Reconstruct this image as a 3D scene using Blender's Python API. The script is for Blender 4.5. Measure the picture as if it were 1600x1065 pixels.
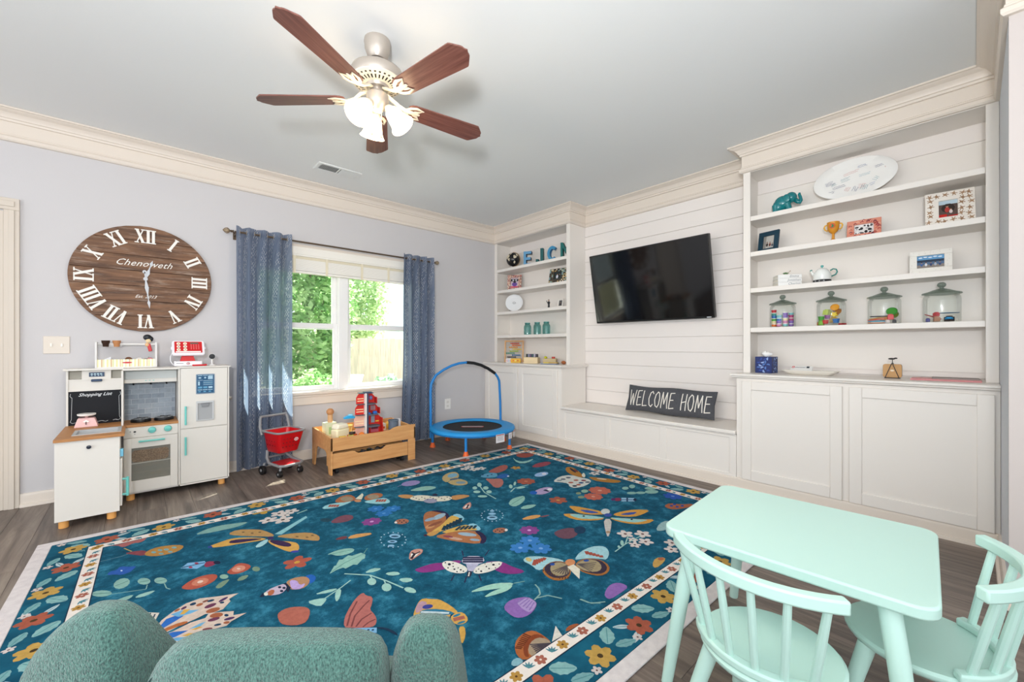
import bpy, bmesh, math, random
from mathutils import Vector, Matrix
R_ = math.radians
PI = math.pi
for o in list(bpy.data.objects):
    bpy.data.objects.remove(o)
SC = bpy.context.scene
COL = SC.collection

# ---------------------------------------------------------------- camera
CAM_H = 1.11
YAW = 47.97
cam_d = bpy.data.cameras.new('camera')
cam_d.sensor_width = 36.0
cam_d.sensor_fit = 'HORIZONTAL'
cam_d.lens = 36.0 * 650.0 / 1600.0
cam_d.shift_y = 8.5 / 1600.0
cam_d.clip_start = 0.05
cam_d.clip_end = 200
cam = bpy.data.objects.new('camera', cam_d)
COL.objects.link(cam)
cam.location = (0, 0, CAM_H)
cam.rotation_euler = (R_(90), 0, R_(YAW - 90))
SC.camera = cam

# ---------------------------------------------------------------- world, sun, exposure
W = bpy.data.worlds.new('world'); SC.world = W
W.use_nodes = True
bg = W.node_tree.nodes['Background']
bg.inputs[0].default_value = (0.93, 0.965, 1.0, 1)
bg.inputs[1].default_value = 1.9
sun_d = bpy.data.lights.new('sun', 'SUN')
sun_d.energy = 32.0
sun_d.angle = R_(0.6)
sun_d.color = (1.0, 0.95, 0.86)
sun = bpy.data.objects.new('sun', sun_d)
COL.objects.link(sun)
sun.rotation_euler = Vector((-0.95, -0.62, -1.0)).to_track_quat('-Z', 'Y').to_euler()
sun.location = (5, 9, 9)
# added fill light behind the camera, standing for daylight from unseen rooms
def area(name, loc, target, sx, sy, power, color):
    d = bpy.data.lights.new(name, 'AREA')
    d.shape = 'RECTANGLE'; d.size = sx; d.size_y = sy
    d.energy = power; d.color = color
    o = bpy.data.objects.new(name, d); COL.objects.link(o)
    o.location = loc
    o.rotation_euler = (Vector(target) - Vector(loc)).to_track_quat('-Z', 'Y').to_euler()
    return o
area('added_fill_light', (-3.6, 0.9, 1.15), (3.5, 1.6, 1.5), 2.6, 2.0, 30, (0.97, 0.985, 1.0))
# the photographer's flash, bounced off the ceiling from beside the camera
area('bounce_flash', (-.45, -.25, 1.45), (.15, .75, 2.72), .24, .24, 88, (.95, .975, 1.0))
SC.view_settings.view_transform = 'Standard'
SC.view_settings.look = 'None'
SC.view_settings.gamma = 1.0
SC.view_settings.use_curve_mapping = False
SC.view_settings.exposure = 0.12

# ---------------------------------------------------------------- materials
def lin(c):
    return c / 12.92 if c <= 0.04045 else ((c + 0.055) / 1.055) ** 2.4
def hx(h):
    h = h.lstrip('#')
    return tuple(lin(int(h[i:i + 2], 16) / 255.0) for i in (0, 2, 4)) + (1.0,)
MATS = {}
def M(name, col='#808080', rough=0.5, metal=0.0, var=0.0, vscale=8.0, stretch=(1, 1, 1), bump=0.0, bscale=60.0,
      emit=None, estr=0.0, spec=0.5, col2=None, sheen=0.0, coat=0.0, trans=0.0, alpha=1.0, ior=1.45):
    if name in MATS:
        return MATS[name]
    m = bpy.data.materials.new(name); m.use_nodes = True
    nt = m.node_tree; b = nt.nodes['Principled BSDF']
    c = hx(col)
    b.inputs['Base Color'].default_value = c
    b.inputs['Roughness'].default_value = rough
    b.inputs['Metallic'].default_value = metal
    b.inputs['Specular IOR Level'].default_value = spec
    b.inputs['IOR'].default_value = ior
    if sheen: b.inputs['Sheen Weight'].default_value = sheen
    if coat: b.inputs['Coat Weight'].default_value = coat; b.inputs['Coat Roughness'].default_value = 0.1
    if trans: b.inputs['Transmission Weight'].default_value = trans
    if alpha < 1: b.inputs['Alpha'].default_value = alpha
    if emit:
        b.inputs['Emission Color'].default_value = hx(emit); b.inputs['Emission Strength'].default_value = estr
    if var or col2 or bump:
        tc = nt.nodes.new('ShaderNodeTexCoord'); mp = nt.nodes.new('ShaderNodeMapping')
        mp.inputs['Scale'].default_value = stretch
        nt.links.new(tc.outputs['Object'], mp.inputs['Vector'])
    if var or col2:
        n = nt.nodes.new('ShaderNodeTexNoise'); n.inputs['Scale'].default_value = vscale
        n.inputs['Detail'].default_value = 5; n.inputs['Roughness'].default_value = 0.6
        nt.links.new(mp.outputs[0], n.inputs['Vector'])
        r = nt.nodes.new('ShaderNodeValToRGB')
        r.color_ramp.elements[0].position = 0.32; r.color_ramp.elements[1].position = 0.68
        c2 = hx(col2) if col2 else tuple(min(1, x * (1 + var)) for x in c[:3]) + (1,)
        c1 = c if col2 else tuple(x * (1 - var) for x in c[:3]) + (1,)
        r.color_ramp.elements[0].color = c1; r.color_ramp.elements[1].color = c2
        nt.links.new(n.outputs[0], r.inputs[0]); nt.links.new(r.outputs[0], b.inputs['Base Color'])
    if bump:
        n2 = nt.nodes.new('ShaderNodeTexNoise'); n2.inputs['Scale'].default_value = bscale
        n2.inputs['Detail'].default_value = 3
        nt.links.new(mp.outputs[0], n2.inputs['Vector'])
        bp = nt.nodes.new('ShaderNodeBump'); bp.inputs['Strength'].default_value = bump; bp.inputs['Distance'].default_value = 0.01
        nt.links.new(n2.outputs[0], bp.inputs['Height']); nt.links.new(bp.outputs[0], b.inputs['Normal'])
    MATS[name] = m
    return m
def P(col, rough=0.5):
    """plain painted colour"""
    return M('paint_' + col.lstrip('#') + '_%d' % int(rough * 100), col, rough)
def glass_mat(name, tint='#ffffff', amt=0.08, rough=0.02):
    if name in MATS: return MATS[name]
    m = bpy.data.materials.new(name); m.use_nodes = True
    nt = m.node_tree; nt.nodes.clear()
    out = nt.nodes.new('ShaderNodeOutputMaterial'); mix = nt.nodes.new('ShaderNodeMixShader')
    tr = nt.nodes.new('ShaderNodeBsdfTransparent'); gl = nt.nodes.new('ShaderNodeBsdfGlossy')
    lw = nt.nodes.new('ShaderNodeLayerWeight'); lw.inputs['Blend'].default_value = 0.25
    ma = nt.nodes.new('ShaderNodeMath'); ma.operation = 'MULTIPLY_ADD'
    ma.inputs[1].default_value = 0.45; ma.inputs[2].default_value = amt
    tr.inputs[0].default_value = hx(tint); gl.inputs['Roughness'].default_value = rough
    nt.links.new(lw.outputs['Fresnel'], ma.inputs[0]); nt.links.new(ma.outputs[0], mix.inputs[0])
    nt.links.new(tr.outputs[0], mix.inputs[1]); nt.links.new(gl.outputs[0], mix.inputs[2])
    nt.links.new(mix.outputs[0], out.inputs[0])
    MATS[name] = m
    return m

# ---------------------------------------------------------------- mesh builder
class MB:
    def __init__(s): s.v = []; s.f = []; s.m = []; s.mats = []
    def mi(s, mat):
        if mat not in s.mats: s.mats.append(mat)
        return s.mats.index(mat)
    def add(s, vs, fs, mat, T=None):
        k = len(s.v); i = s.mi(mat)
        for p in vs:
            p = Vector(p)
            s.v.append(tuple(T @ p) if T else tuple(p))
        for f in fs:
            s.f.append([k + a for a in f]); s.m.append(i)
        return s
    def box(s, x0, x1, y0, y1, z0, z1, mat, T=None):
        x0, x1 = sorted((x0, x1)); y0, y1 = sorted((y0, y1)); z0, z1 = sorted((z0, z1))
        vs = [(x0, y0, z0), (x1, y0, z0), (x1, y1, z0), (x0, y1, z0), (x0, y0, z1), (x1, y0, z1), (x1, y1, z1), (x0, y1, z1)]
        fs = [(0, 3, 2, 1), (4, 5, 6, 7), (0, 1, 5, 4), (1, 2, 6, 5), (2, 3, 7, 6), (3, 0, 4, 7)]
        return s.add(vs, fs, mat, T)
    def tube(s, pts, r, mat, n=8, closed=False, T=None, cap=True, flat=None):
        pts = [Vector(p) for p in pts]; N = len(pts)
        rs = r if isinstance(r, (list, tuple)) else [r] * N
        vs = []; fs = []
        prev = None
        for i, p in enumerate(pts):
            a = pts[i - 1] if (i > 0 or closed) else p
            b = pts[(i + 1) % N] if (i < N - 1 or closed) else p
            t = (b - a).normalized()
            if prev is None:
                up = Vector((0, 0, 1)) if abs(t.z) < 0.9 else Vector((1, 0, 0))
                u = t.cross(up).normalized()
            else:
                u = (prev - t * prev.dot(t)).normalized()
            w = t.cross(u); prev = u
            for k in range(n):
                an = 2 * PI * k / n
                f1, f2 = flat if flat else (1, 1)
                vs.append(p + u * math.cos(an) * rs[i] * f1 + w * math.sin(an) * rs[i] * f2)
        L = N if closed else N - 1
        for i in range(L):
            for k in range(n):
                a = i * n + k; b = i * n + (k + 1) % n
                c = ((i + 1) % N) * n + (k + 1) % n; d = ((i + 1) % N) * n + k
                fs.append((a, b, c, d))
        if cap and not closed:
            fs.append(tuple(reversed(range(n)))); fs.append(tuple(range((N - 1) * n, N * n)))
        return s.add(vs, fs, mat, T)
    def lathe(s, prof, mat, n=20, c=(0, 0, 0), T=None, cap=True, sx=1, sy=1):
        vs = []; fs = []; N = len(prof); c = Vector(c)
        for r, z in prof:
            for k in range(n):
                an = 2 * PI * k / n
                vs.append(c + Vector((math.cos(an) * r * sx, math.sin(an) * r * sy, z)))
        for i in range(N - 1):
            for k in range(n):
                fs.append((i * n + k, i * n + (k + 1) % n, (i + 1) * n + (k + 1) % n, (i + 1) * n + k))
        if cap:
            if prof[0][0] > 1e-6: fs.append(tuple(reversed(range(n))))
            if prof[-1][0] > 1e-6: fs.append(tuple(range((N - 1) * n, N * n)))
        return s.add(vs, fs, mat, T)
    def ball(s, c, r, mat, n=14, m=8, T=None):
        if not isinstance(r, (tuple, list)): r = (r, r, r)
        vs = []; fs = []
        for i in range(m + 1):
            ph = PI * i / m - PI / 2
            for k in range(n):
                an = 2 * PI * k / n
                vs.append((c[0] + r[0] * math.cos(ph) * math.cos(an), c[1] + r[1] * math.cos(ph) * math.sin(an), c[2] + r[2] * math.sin(ph)))
        for i in range(m):
            for k in range(n):
                fs.append((i * n + k, i * n + (k + 1) % n, (i + 1) * n + (k + 1) % n, (i + 1) * n + k))
        return s.add(vs, fs, mat, T)
    def prism(s, poly, d0, d1, mat, T=None, side=None):
        """2-D polygon in local xy, extruded along local z"""
        n = len(poly)
        vs = [(x, y, d0) for x, y in poly] + [(x, y, d1) for x, y in poly]
        ar = sum(poly[i][0] * poly[(i + 1) % n][1] - poly[(i + 1) % n][0] * poly[i][1] for i in range(n))
        q = [(i, (i + 1) % n, n + (i + 1) % n, n + i) for i in range(n)]
        bot = tuple(reversed(range(n))); top = tuple(range(n, 2 * n))
        if ar < 0:
            q = [tuple(reversed(f)) for f in q]; bot = tuple(reversed(bot)); top = tuple(reversed(top))
        s.add(vs, [bot, top], mat, T)
        k = len(s.v) - 2 * n; i = s.mi(side or mat)
        for f in q: s.f.append([k + a for a in f]); s.m.append(i)
        return s
    def grid(s, pts, mat, T=None, closed_u=False):
        """rows of points"""
        nr = len(pts); nc = len(pts[0])
        vs = [p for r in pts for p in r]; fs = []
        for i in range(nr - 1):
            for j in range(nc if closed_u else nc - 1):
                fs.append((i * nc + j, i * nc + (j + 1) % nc, (i + 1) * nc + (j + 1) % nc, (i + 1) * nc + j))
        return s.add(vs, fs, mat, T)
    def build(s, name, parent=None, bevel=0.0, smooth=35, loc=None, rot=None, seg=2, subsurf=0, solid=0):
        me = bpy.data.meshes.new(name)
        me.from_pydata([tuple(v) for v in s.v], [], s.f)
        for m in s.mats: me.materials.append(m)
        me.polygons.foreach_set('material_index', s.m)
        me.update()
        if smooth:
            me.polygons.foreach_set('use_smooth', [True] * len(me.polygons))
            if smooth < 180: me.set_sharp_from_angle(angle=R_(smooth))
        o = bpy.data.objects.new(name, me); COL.objects.link(o)
        if parent: o.parent = parent
        if loc: o.location = loc
        if rot: o.rotation_euler = rot
        if solid:
            md = o.modifiers.new('solid', 'SOLIDIFY'); md.thickness = solid; md.offset = 0
        if bevel:
            md = o.modifiers.new('bevel', 'BEVEL'); md.width = bevel; md.segments = seg; md.limit_method = 'ANGLE'; md.angle_limit = R_(40)
            md.harden_normals = False
        if subsurf:
            md = o.modifiers.new('sub', 'SUBSURF'); md.levels = subsurf; md.render_levels = subsurf
        return o

def frame(o, x, y, z):
    """matrix with columns x, y, z axes and origin o"""
    x, y, z = Vector(x).normalized(), Vector(y).normalized(), Vector(z).normalized()
    return Matrix(((x.x, y.x, z.x, o[0]), (x.y, y.y, z.y, o[1]), (x.z, y.z, z.z, o[2]), (0, 0, 0, 1)))
def rotz(a, loc=(0, 0, 0)):
    return Matrix.Translation(loc) @ Matrix.Rotation(R_(a), 4, 'Z')
def tag(o, label, cat, group=None, kind=None):
    o['label'] = label; o['category'] = cat
    if group: o['group'] = group
    if kind: o['kind'] = kind
    return o
def thing(name, label, cat, loc=(0, 0, 0), rz=0.0, group=None, rot=None):
    o = bpy.data.objects.new(name, None); COL.objects.link(o)
    o.empty_display_size = 0.05
    o.location = loc
    o.rotation_euler = rot if rot else (0, 0, R_(rz))
    return tag(o, label, cat, group)
def struct(o, label=None, cat=None):
    o['kind'] = 'structure'
    if label: o['label'] = label
    if cat: o['category'] = cat
    return o
def dup(root, loc=None, rz=None, label=None, group=None):
    def rec(o, par):
        c = o.copy(); COL.objects.link(c)
        c.parent = par
        for ch in [x for x in o.children]: rec(ch, c)
        return c
    r = rec(root, None)
    if loc is not None: r.location = loc
    if rz is not None: r.rotation_euler = (0, 0, R_(rz))
    if label: r['label'] = label
    if group: r['group'] = group
    return r
def text_mesh(body, size, mat, T, depth=0.001, shear=0.0, align='CENTER', space=1.0, xs=1.0, bold=0.0):
    """MB holding lettering, local x right, y up, z out of the surface"""
    cu = bpy.data.curves.new('txt', 'FONT'); cu.body = body; cu.size = size; cu.shear = shear
    cu.align_x = align; cu.align_y = 'CENTER'; cu.extrude = depth / 2; cu.space_character = space
    cu.offset = bold; cu.resolution_u = 2
    ob = bpy.data.objects.new('txt', cu); COL.objects.link(ob)
    dg = bpy.context.evaluated_depsgraph_get()
    me = ob.evaluated_get(dg).to_mesh()
    vs = [(v.co.x * xs, v.co.y, v.co.z) for v in me.vertices]; fs = [tuple(p.vertices) for p in me.polygons]
    mb = MB(); mb.add(vs, fs, mat, T)
    ob.evaluated_get(dg).to_mesh_clear()
    bpy.data.objects.remove(ob); bpy.data.curves.remove(cu)
    return mb
def merge(dst, src):
    k = len(dst.v); dst.v += src.v
    for f, i in zip(src.f, src.m):
        dst.f.append([k + a for a in f]); dst.m.append(dst.mi(src.mats[i]))
    return dst
def rrect(w, h, r, n=4, cx=0, cy=0):
    """rounded rectangle polygon"""
    out = []
    for qx, qy, a0 in ((1, 1, 0), (-1, 1, 90), (-1, -1, 180), (1, -1, 270)):
        for i in range(n + 1):
            a = R_(a0 + 90 * i / n)
            out.append((cx + qx * (w / 2 - r) + r * math.cos(a), cy + qy * (h / 2 - r) + r * math.sin(a)))
    return out
def ell(rx, ry, n=20, cx=0, cy=0, a0=0):
    return [(cx + rx * math.cos(2 * PI * i / n + a0), cy + ry * math.sin(2 * PI * i / n + a0)) for i in range(n)]
# frame for things standing on the long built-in wall and facing the room (-X): local x runs to the viewer's right (-Y)
def face_room(x, y, z, tilt=0.0, turn=0.0):
    T = Matrix.Translation((x, y, z)) @ Matrix.Rotation(R_(turn), 4, 'Z') @ frame((0, 0, 0), (0, -1, 0), (0, 0, 1), (-1, 0, 0))
    return T @ Matrix.Rotation(R_(-tilt), 4, 'X')
# ---------------------------------------------------------------- shell
YW, XTV, XB, XC = 4.41, 3.93, 3.65, 3.48      # window wall, shiplap wall, bookcase face, cabinet face
YR, CEIL = -0.10, 2.72
m_wall = M('wall_grey', '#cdcacb', 0.9, bump=0.05, bscale=180)
m_white = M('trim_white', '#e3d8cc', 0.42)
m_white2 = M('shiplap_white', '#ede6e1', 0.5)
m_ceil = M('ceiling_paint', '#eceeee', 0.95, bump=0.05, bscale=150)

# floor: dark vinyl planks running along Y
def wood_floor_mat(name, base, dark, light):
    m = bpy.data.materials.new(name); m.use_nodes = True
    nt = m.node_tree; b = nt.nodes['Principled BSDF']
    b.inputs['Roughness'].default_value = 0.42
    b.inputs['Specular IOR Level'].default_value = 0.45
    tc = nt.nodes.new('ShaderNodeTexCoord'); oi = nt.nodes.new('ShaderNodeObjectInfo')
    mp = nt.nodes.new('ShaderNodeMapping'); mp.inputs['Scale'].default_value = (22, 1.6, 1)
    cb = nt.nodes.new('ShaderNodeVectorMath'); cb.operation = 'ADD'
    sc = nt.nodes.new('ShaderNodeVectorMath'); sc.operation = 'SCALE'; sc.inputs['Scale'].default_value = 37.0
    co = nt.nodes.new('ShaderNodeCombineXYZ')
    nt.links.new(oi.outputs['Random'], co.inputs[0]); nt.links.new(oi.outputs['Random'], co.inputs[1])
    nt.links.new(co.outputs[0], sc.inputs[0])
    nt.links.new(tc.outputs['Object'], cb.inputs[0]); nt.links.new(sc.outputs[0], cb.inputs[1])
    nt.links.new(cb.outputs[0], mp.inputs['Vector'])
    n = nt.nodes.new('ShaderNodeTexNoise'); n.inputs['Scale'].default_value = 1.0; n.inputs['Detail'].default_value = 8
    n.inputs['Roughness'].default_value = 0.65; n.inputs['Distortion'].default_value = 0.6
    nt.links.new(mp.outputs[0], n.inputs['Vector'])
    r = nt.nodes.new('ShaderNodeValToRGB')
    e = r.color_ramp.elements
    e[0].position = 0.3; e[0].color = hx(dark); e[1].position = 0.72; e[1].color = hx(light)
    k = e.new(0.5); k.color = hx(base)
    nt.links.new(n.outputs[0], r.inputs[0])
    mul = nt.nodes.new('ShaderNodeMixRGB'); mul.blend_type = 'MULTIPLY'; mul.inputs[0].default_value = 1
    ra = nt.nodes.new('ShaderNodeMapRange'); ra.inputs[3].default_value = 0.8; ra.inputs[4].default_value = 1.2
    nt.links.new(oi.outputs['Random'], ra.inputs[0])
    nt.links.new(r.outputs[0], mul.inputs[1]); nt.links.new(ra.outputs[0], mul.inputs[2])
    nt.links.new(mul.outputs[0], b.inputs['Base Color'])
    bp = nt.nodes.new('ShaderNodeBump'); bp.inputs['Strength'].default_value = 0.12; bp.inputs['Distance'].default_value = 0.004
    nt.links.new(n.outputs[0], bp.inputs['Height']); nt.links.new(bp.outputs[0], b.inputs['Normal'])
    return m
m_floor = wood_floor_mat('vinyl_plank', '#72655d', '#4d433d', '#928679')
m_sub = M('subfloor', '#3a322d', 0.8)
fl = MB(); fl.box(-4.2, 4.2, -3.4, 4.55, -0.12, -0.006, m_sub)
floor = struct(fl.build('floor'), 'dark grey-brown wood plank floor', 'floor')
rnd = random.Random(5)
pw, pl = 0.15, 1.22
plank_me = None
x = -1.05; row = 0
while x < 3.9:
    y = -0.55 - rnd.random() * pl
    while y < 4.5:
        y0, y1 = max(y, -0.55), min(y + pl, 4.46)
        if y1 - y0 > 0.03:
            if y1 - y0 > pl - 1e-6 and plank_me:
                o = bpy.data.objects.new('plank', plank_me); COL.objects.link(o); o.parent = floor; o.location = (x, y0, 0)
            else:
                b = MB(); b.box(0.0007, pw - 0.0007, 0.0007, y1 - y0 - 0.0007, -0.006, 0, m_floor)
                o = b.build('plank', floor, smooth=0); o.location = (x, y0, 0)
                if y1 - y0 > pl - 1e-6: plank_me = o.data
        y += pl
    x += pw
b = MB(); b.box(-4.2, -1.05, -3.4, 4.46, -0.006, 0, m_floor); b.box(-1.05, 4.2, -3.4, -0.55, -0.006, 0, m_floor)
b.build('plank_field', floor, smooth=0)['kind'] = 'stuff'

b = MB(); b.box(-4.2, 4.2, -3.4, 4.55, CEIL, CEIL + 0.1, m_ceil)
struct(b.build('ceiling'), 'smooth pale grey painted ceiling', 'ceiling')

# window wall with the window opening and a door opening at the far left
WX0, WX1, WZ0, WZ1 = 0.79, 2.42, 0.655, 2.02
DX0, DX1, DZ = -1.53, -0.695, 2.03
b = MB()
b.box(DX1, WX0, YW, YW + 0.14, 0, CEIL, m_wall); b.box(WX1, 4.2, YW, YW + 0.14, 0, CEIL, m_wall)
b.box(WX0, WX1, YW, YW + 0.14, 0, WZ0, m_wall); b.box(WX0, WX1, YW, YW + 0.14, WZ1, CEIL, m_wall)
b.box(DX0, DX1, YW, YW + 0.14, DZ, CEIL, m_wall); b.box(-4.2, DX0, YW, YW + 0.14, 0, CEIL, m_wall)
struct(b.build('wall_back', smooth=0), 'light grey painted wall with the window and wall clock', 'wall')
# wall behind the built-ins: horizontal boards with narrow gaps
b = MB(); b.box(XTV + 0.012, 4.2, -3.4, 4.55, 0, CEIL, m_white2)
wtv = struct(b.build('wall_right', smooth=0), 'white shiplap wall behind television and bookcases', 'wall')
z = 2.396 + 0.149 * 2
for k in range(15):
    z1 = min(2.396 + 0.149 * (2 - k), CEIL); z0 = z1 - 0.149 if k else 2.396 + 0.149
    if z0 < 0.35: break
    b = MB(); b.box(XTV, XTV + 0.014, YR, YW, z0 + 0.0013, z1 - 0.0013, m_white2)
    b.build('shiplap_board', wtv, bevel=0.002, smooth=0, seg=1)
# short return wall at the right
b = MB(); b.box(2.75, 4.0, YR - 0.14, YR, 0, CEIL, M('wall_cool', '#d6d9df', 0.9)); b.box(2.745, 2.76, YR - 3.2, YR - 0.0, 0, CEIL, M('wall_warm', '#cbc2be', 0.9))
struct(b.build('wall_side', smooth=0), 'short return wall ending the built-ins at the right', 'wall')

def sweep(mb, path, prof, mat, cap=True):
    """profile (out, z) swept along a 2-D path; 'out' is to the right of the walking direction"""
    path = [Vector(p) for p in path]; N = len(path); rows = []
    for i, p in enumerate(path):
        def nrm(a, b):
            d = (b - a).normalized(); return Vector((d.y, -d.x))
        if i == 0: n = nrm(path[0], path[1]); k = 1
        elif i == N - 1: n = nrm(path[-2], path[-1]); k = 1
        else:
            n1 = nrm(path[i - 1], p); n2 = nrm(p, path[i + 1]); n = (n1 + n2).normalized(); k = 1 / max(0.2, n.dot(n1))
        rows.append([(p.x + n.x * o * k, p.y + n.y * o * k, z) for o, z in prof])
    mb.grid(rows, mat)
    if cap:
        q = len(prof); k = len(mb.v) - N * q
        mb.f.append([k + a for a in range(q)]); mb.m.append(mb.mi(mat))
        mb.f.append([k + (N - 1) * q + a for a in reversed(range(q))]); mb.m.append(mb.mi(mat))
CROWN = [(0, 2.508), (0.016, 2.510), (0.024, 2.520), (0.024, 2.538), (0.014, 2.548), (0.013, 2.556), (0.009, 2.560), (0.009, 2.640), (0.020, 2.643), (0.022, 2.656),
         (0.030, 2.660), (0.034, 2.672), (0.050, 2.690), (0.074, 2.700), (0.080, 2.706), (0.090, 2.708), (0.090, CEIL - 0.001), (0, CEIL - 0.001)]
b = MB()
sweep(b, [(-4.1, YW), (XB, YW), (XB, 3.07), (XTV, 3.07), (XTV, 1.25), (XB, 1.25), (XB, YR), (2.75, YR), (2.745, YR), (2.745, -3.2)], CROWN, m_white)
struct(b.build('trim_1', smooth=25), 'white crown moulding around the room', 'moulding')
BASE = [(0, 0.092), (0.010, 0.090), (0.013, 0.082), (0.014, 0.072), (0.014, 0.022), (0.024, 0.020), (0.026, 0.006), (0.026, 0.0), (0, 0.0)]
b = MB(); sweep(b, [(-0.60, YW), (XC, YW)], BASE, m_white)
struct(b.build('baseboard_back', smooth=25), 'white baseboard under the window', 'baseboard')
b = MB(); sweep(b, [(XC, YW - 0.02), (XC, YR), (2.75, YR), (2.745, YR), (2.745, -3.2)], BASE, m_white)
struct(b.build('baseboard_right', smooth=25), 'white baseboard along the built-in cabinets', 'baseboard')

# door at the far left
m_door = M('door_paint', '#d3c8bb', 0.5)
b = MB()
b.box(-0.672, -0.60, YW - 0.020, YW - .0005, 0, 2.04, m_door); b.box(-0.650, -0.622, YW - 0.027, YW - 0.0202, 0, 2.04, m_door)
b.box(DX0 - 0.10, -0.60, YW - 0.020, YW - .0005, 2.0402, 2.120, m_door); b.box(DX0 - 0.08, -0.622, YW - 0.027, YW - 0.0202, 2.062, 2.10, m_door)
b.box(DX0 - 0.10, DX0 - 0.03, YW - 0.020, YW - .0005, 0, 2.04, m_door)
b.box(-0.7, -0.6722, YW - 0.012, YW + 0.139, 0, 2.0298, m_door)
struct(b.build('trim_2', bevel=0.003), 'beige casing around the door', 'door casing')
b = MB(); b.box(DX0, -0.702, YW + 0.012, YW + 0.05, 0.012, 2.028, m_door)
d1 = struct(b.build('door_1', bevel=0.002), 'beige painted door at the left edge', 'door')
for (x0, x1, z0, z1) in ((-1.42, -1.15, .25, .85), (-1.07, -.80, .25, .85), (-1.42, -1.15, 1.0, 1.9), (-1.07, -.80, 1.0, 1.9)):
    c = MB(); c.box(x0, x1, YW + 0.006, YW + 0.013, z0, z1, m_door); c.build('door_panel', d1, bevel=0.004)

# ---------------------------------------------------------------- window
win = bpy.data.objects.new('window_1', None); COL.objects.link(win); win.location = (1.605, YW, WZ0)
struct(win, 'white twin double-hung window looking onto the garden', 'window')
m_vinyl = M('window_vinyl', '#f4f3f1', 0.35)
def wpart(mb, name, **k):
    o = mb.build(name, None, **k); o.parent = win; o.matrix_parent_inverse = Matrix.Translation((-1.605, -YW, -WZ0)); return o
b = MB()
b.box(WX0 - .075, WX0, YW - .018, YW, .62, 2.10, m_white); b.box(WX1, WX1 + .075, YW - .018, YW, .62, 2.10, m_white)
b.box(WX0 - .075, WX1 + .075, YW - .020, YW, WZ1, 2.105, m_white)
wpart(b, 'casing', bevel=0.004)
b = MB(); b.box(WX0 - .09, WX1 + .09, YW - .045, YW + .10, .632, .664, m_white); wpart(b, 'sill', bevel=0.008)
b = MB(); b.box(WX0 - .075, WX1 + .075, YW - .018, YW, .535, .632, m_white); b.box(WX0 - .075, WX1 + .075, YW - .026, YW - .018, .61, .632, m_white); wpart(b, 'apron', bevel=0.004)
b = MB()
b.box(WX0, WX0 + .03, YW, YW + .14, .664, WZ1, m_vinyl); b.box(WX1 - .03, WX1, YW, YW + .14, .664, WZ1, m_vinyl)
b.box(WX0, WX1, YW, YW + .14, WZ1 - .03, WZ1, m_vinyl); b.box(WX0, WX1, YW + .03, YW + .14, .655, .672, m_vinyl)
wpart(b, 'jamb', bevel=0.002)
b = MB(); b.box(1.558, 1.655, YW + .005, YW + .13, .664, WZ1, m_vinyl); wpart(b, 'mullion', bevel=0.003)
m_glass = glass_mat('window_glass', '#f4fbf8', 0.035)
for (x0, x1) in ((WX0 + .03, 1.558), (1.655, WX1 - .03)):
    for (z0, z1, y, nm) in ((.672, 1.345, YW + .045, 'lower_sash'), (1.285, WZ1 - .03, YW + .085, 'upper_sash')):
        b = MB(); w = .042
        b.box(x0, x0 + w, y, y + .035, z0, z1, m_vinyl); b.box(x1 - w, x1, y, y + .035, z0, z1, m_vinyl)
        b.box(x0 + w, x1 - w, y, y + .035, z0, z0 + w, m_vinyl); b.box(x0 + w, x1 - w, y, y + .035, z1 - w - .008, z1, m_vinyl)
        s = wpart(b, nm, bevel=0.003)
        g = MB(); g.box(x0 + w - .004, x1 - w + .004, y + .015, y + .019, z0 + w - .004, z1 - w, m_glass)
        o = g.build('pane', s, smooth=0)
# raised slatted blind in the top of the window: head rail and each slat of the stack
m_slat = M('blind_slat', '#f3efe6', 0.5)
m_slat2 = M('blind_wood', '#e6dcc2', 0.5)
bl = thing('window_blind', 'raised white slatted blind gathered at the top of the window', 'blind', (1.605, YW - .02, 1.82))
def bpart(mb, name, **k):
    o = mb.build(name, None, **k); o.parent = bl; o.matrix_parent_inverse = Matrix.Translation((-1.605, -(YW - .02), -1.82)); return o
b = MB(); b.box(WX0 + .005, WX1 - .005, YW - .045, YW - .022, 1.985, 2.075, m_slat); b.box(WX0 + .005, WX1 - .005, YW - .05, YW - .045, 2.0, 2.06, m_slat); bpart(b, 'valance', bevel=0.004)
for k in range(16):
    z = 1.845 + k * 0.0086
    b = MB(); b.box(WX0 + .012, WX1 - .012, YW - .048, YW + .0, z, z + 0.0078, m_slat if k < 13 else m_slat2)
    bpart(b, 'slat', smooth=0)
b = MB(); b.box(WX0 + .012, WX1 - .012, YW - .05, YW + .0, 1.822, 1.842, m_slat); bpart(b, 'bottom_rail', bevel=0.003)
for xx in (1.12, 1.42, 1.78, 2.08):
    b = MB(); b.box(xx - .012, xx + .012, YW - .0515, YW - .0495, 1.82, 1.985, m_slat2); bpart(b, 'ladder_tape', smooth=0)
def wp(mb, name, root, **k):
    """part modelled in room coordinates, parented to a thing (or to a part of one)"""
    o = mb.build(name, None, **k)
    o.parent = root
    mw = Matrix.Identity(4); r = root
    while r is not None:
        mw = (r.matrix_parent_inverse if r.parent else Matrix.Identity(4)) @ (Matrix.LocRotScale(r.location, r.rotation_euler, r.scale)) @ mw if not r.parent else r.matrix_parent_inverse @ Matrix.LocRotScale(r.location, r.rotation_euler, r.scale) @ mw
        r = r.parent
    o.matrix_parent_inverse = mw.inverted()
    return o
m_cab = M('cabinet_white', '#ece6df', 0.38)
SHELF_Z = [2.15, 1.865, 1.575, 1.26]
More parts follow.
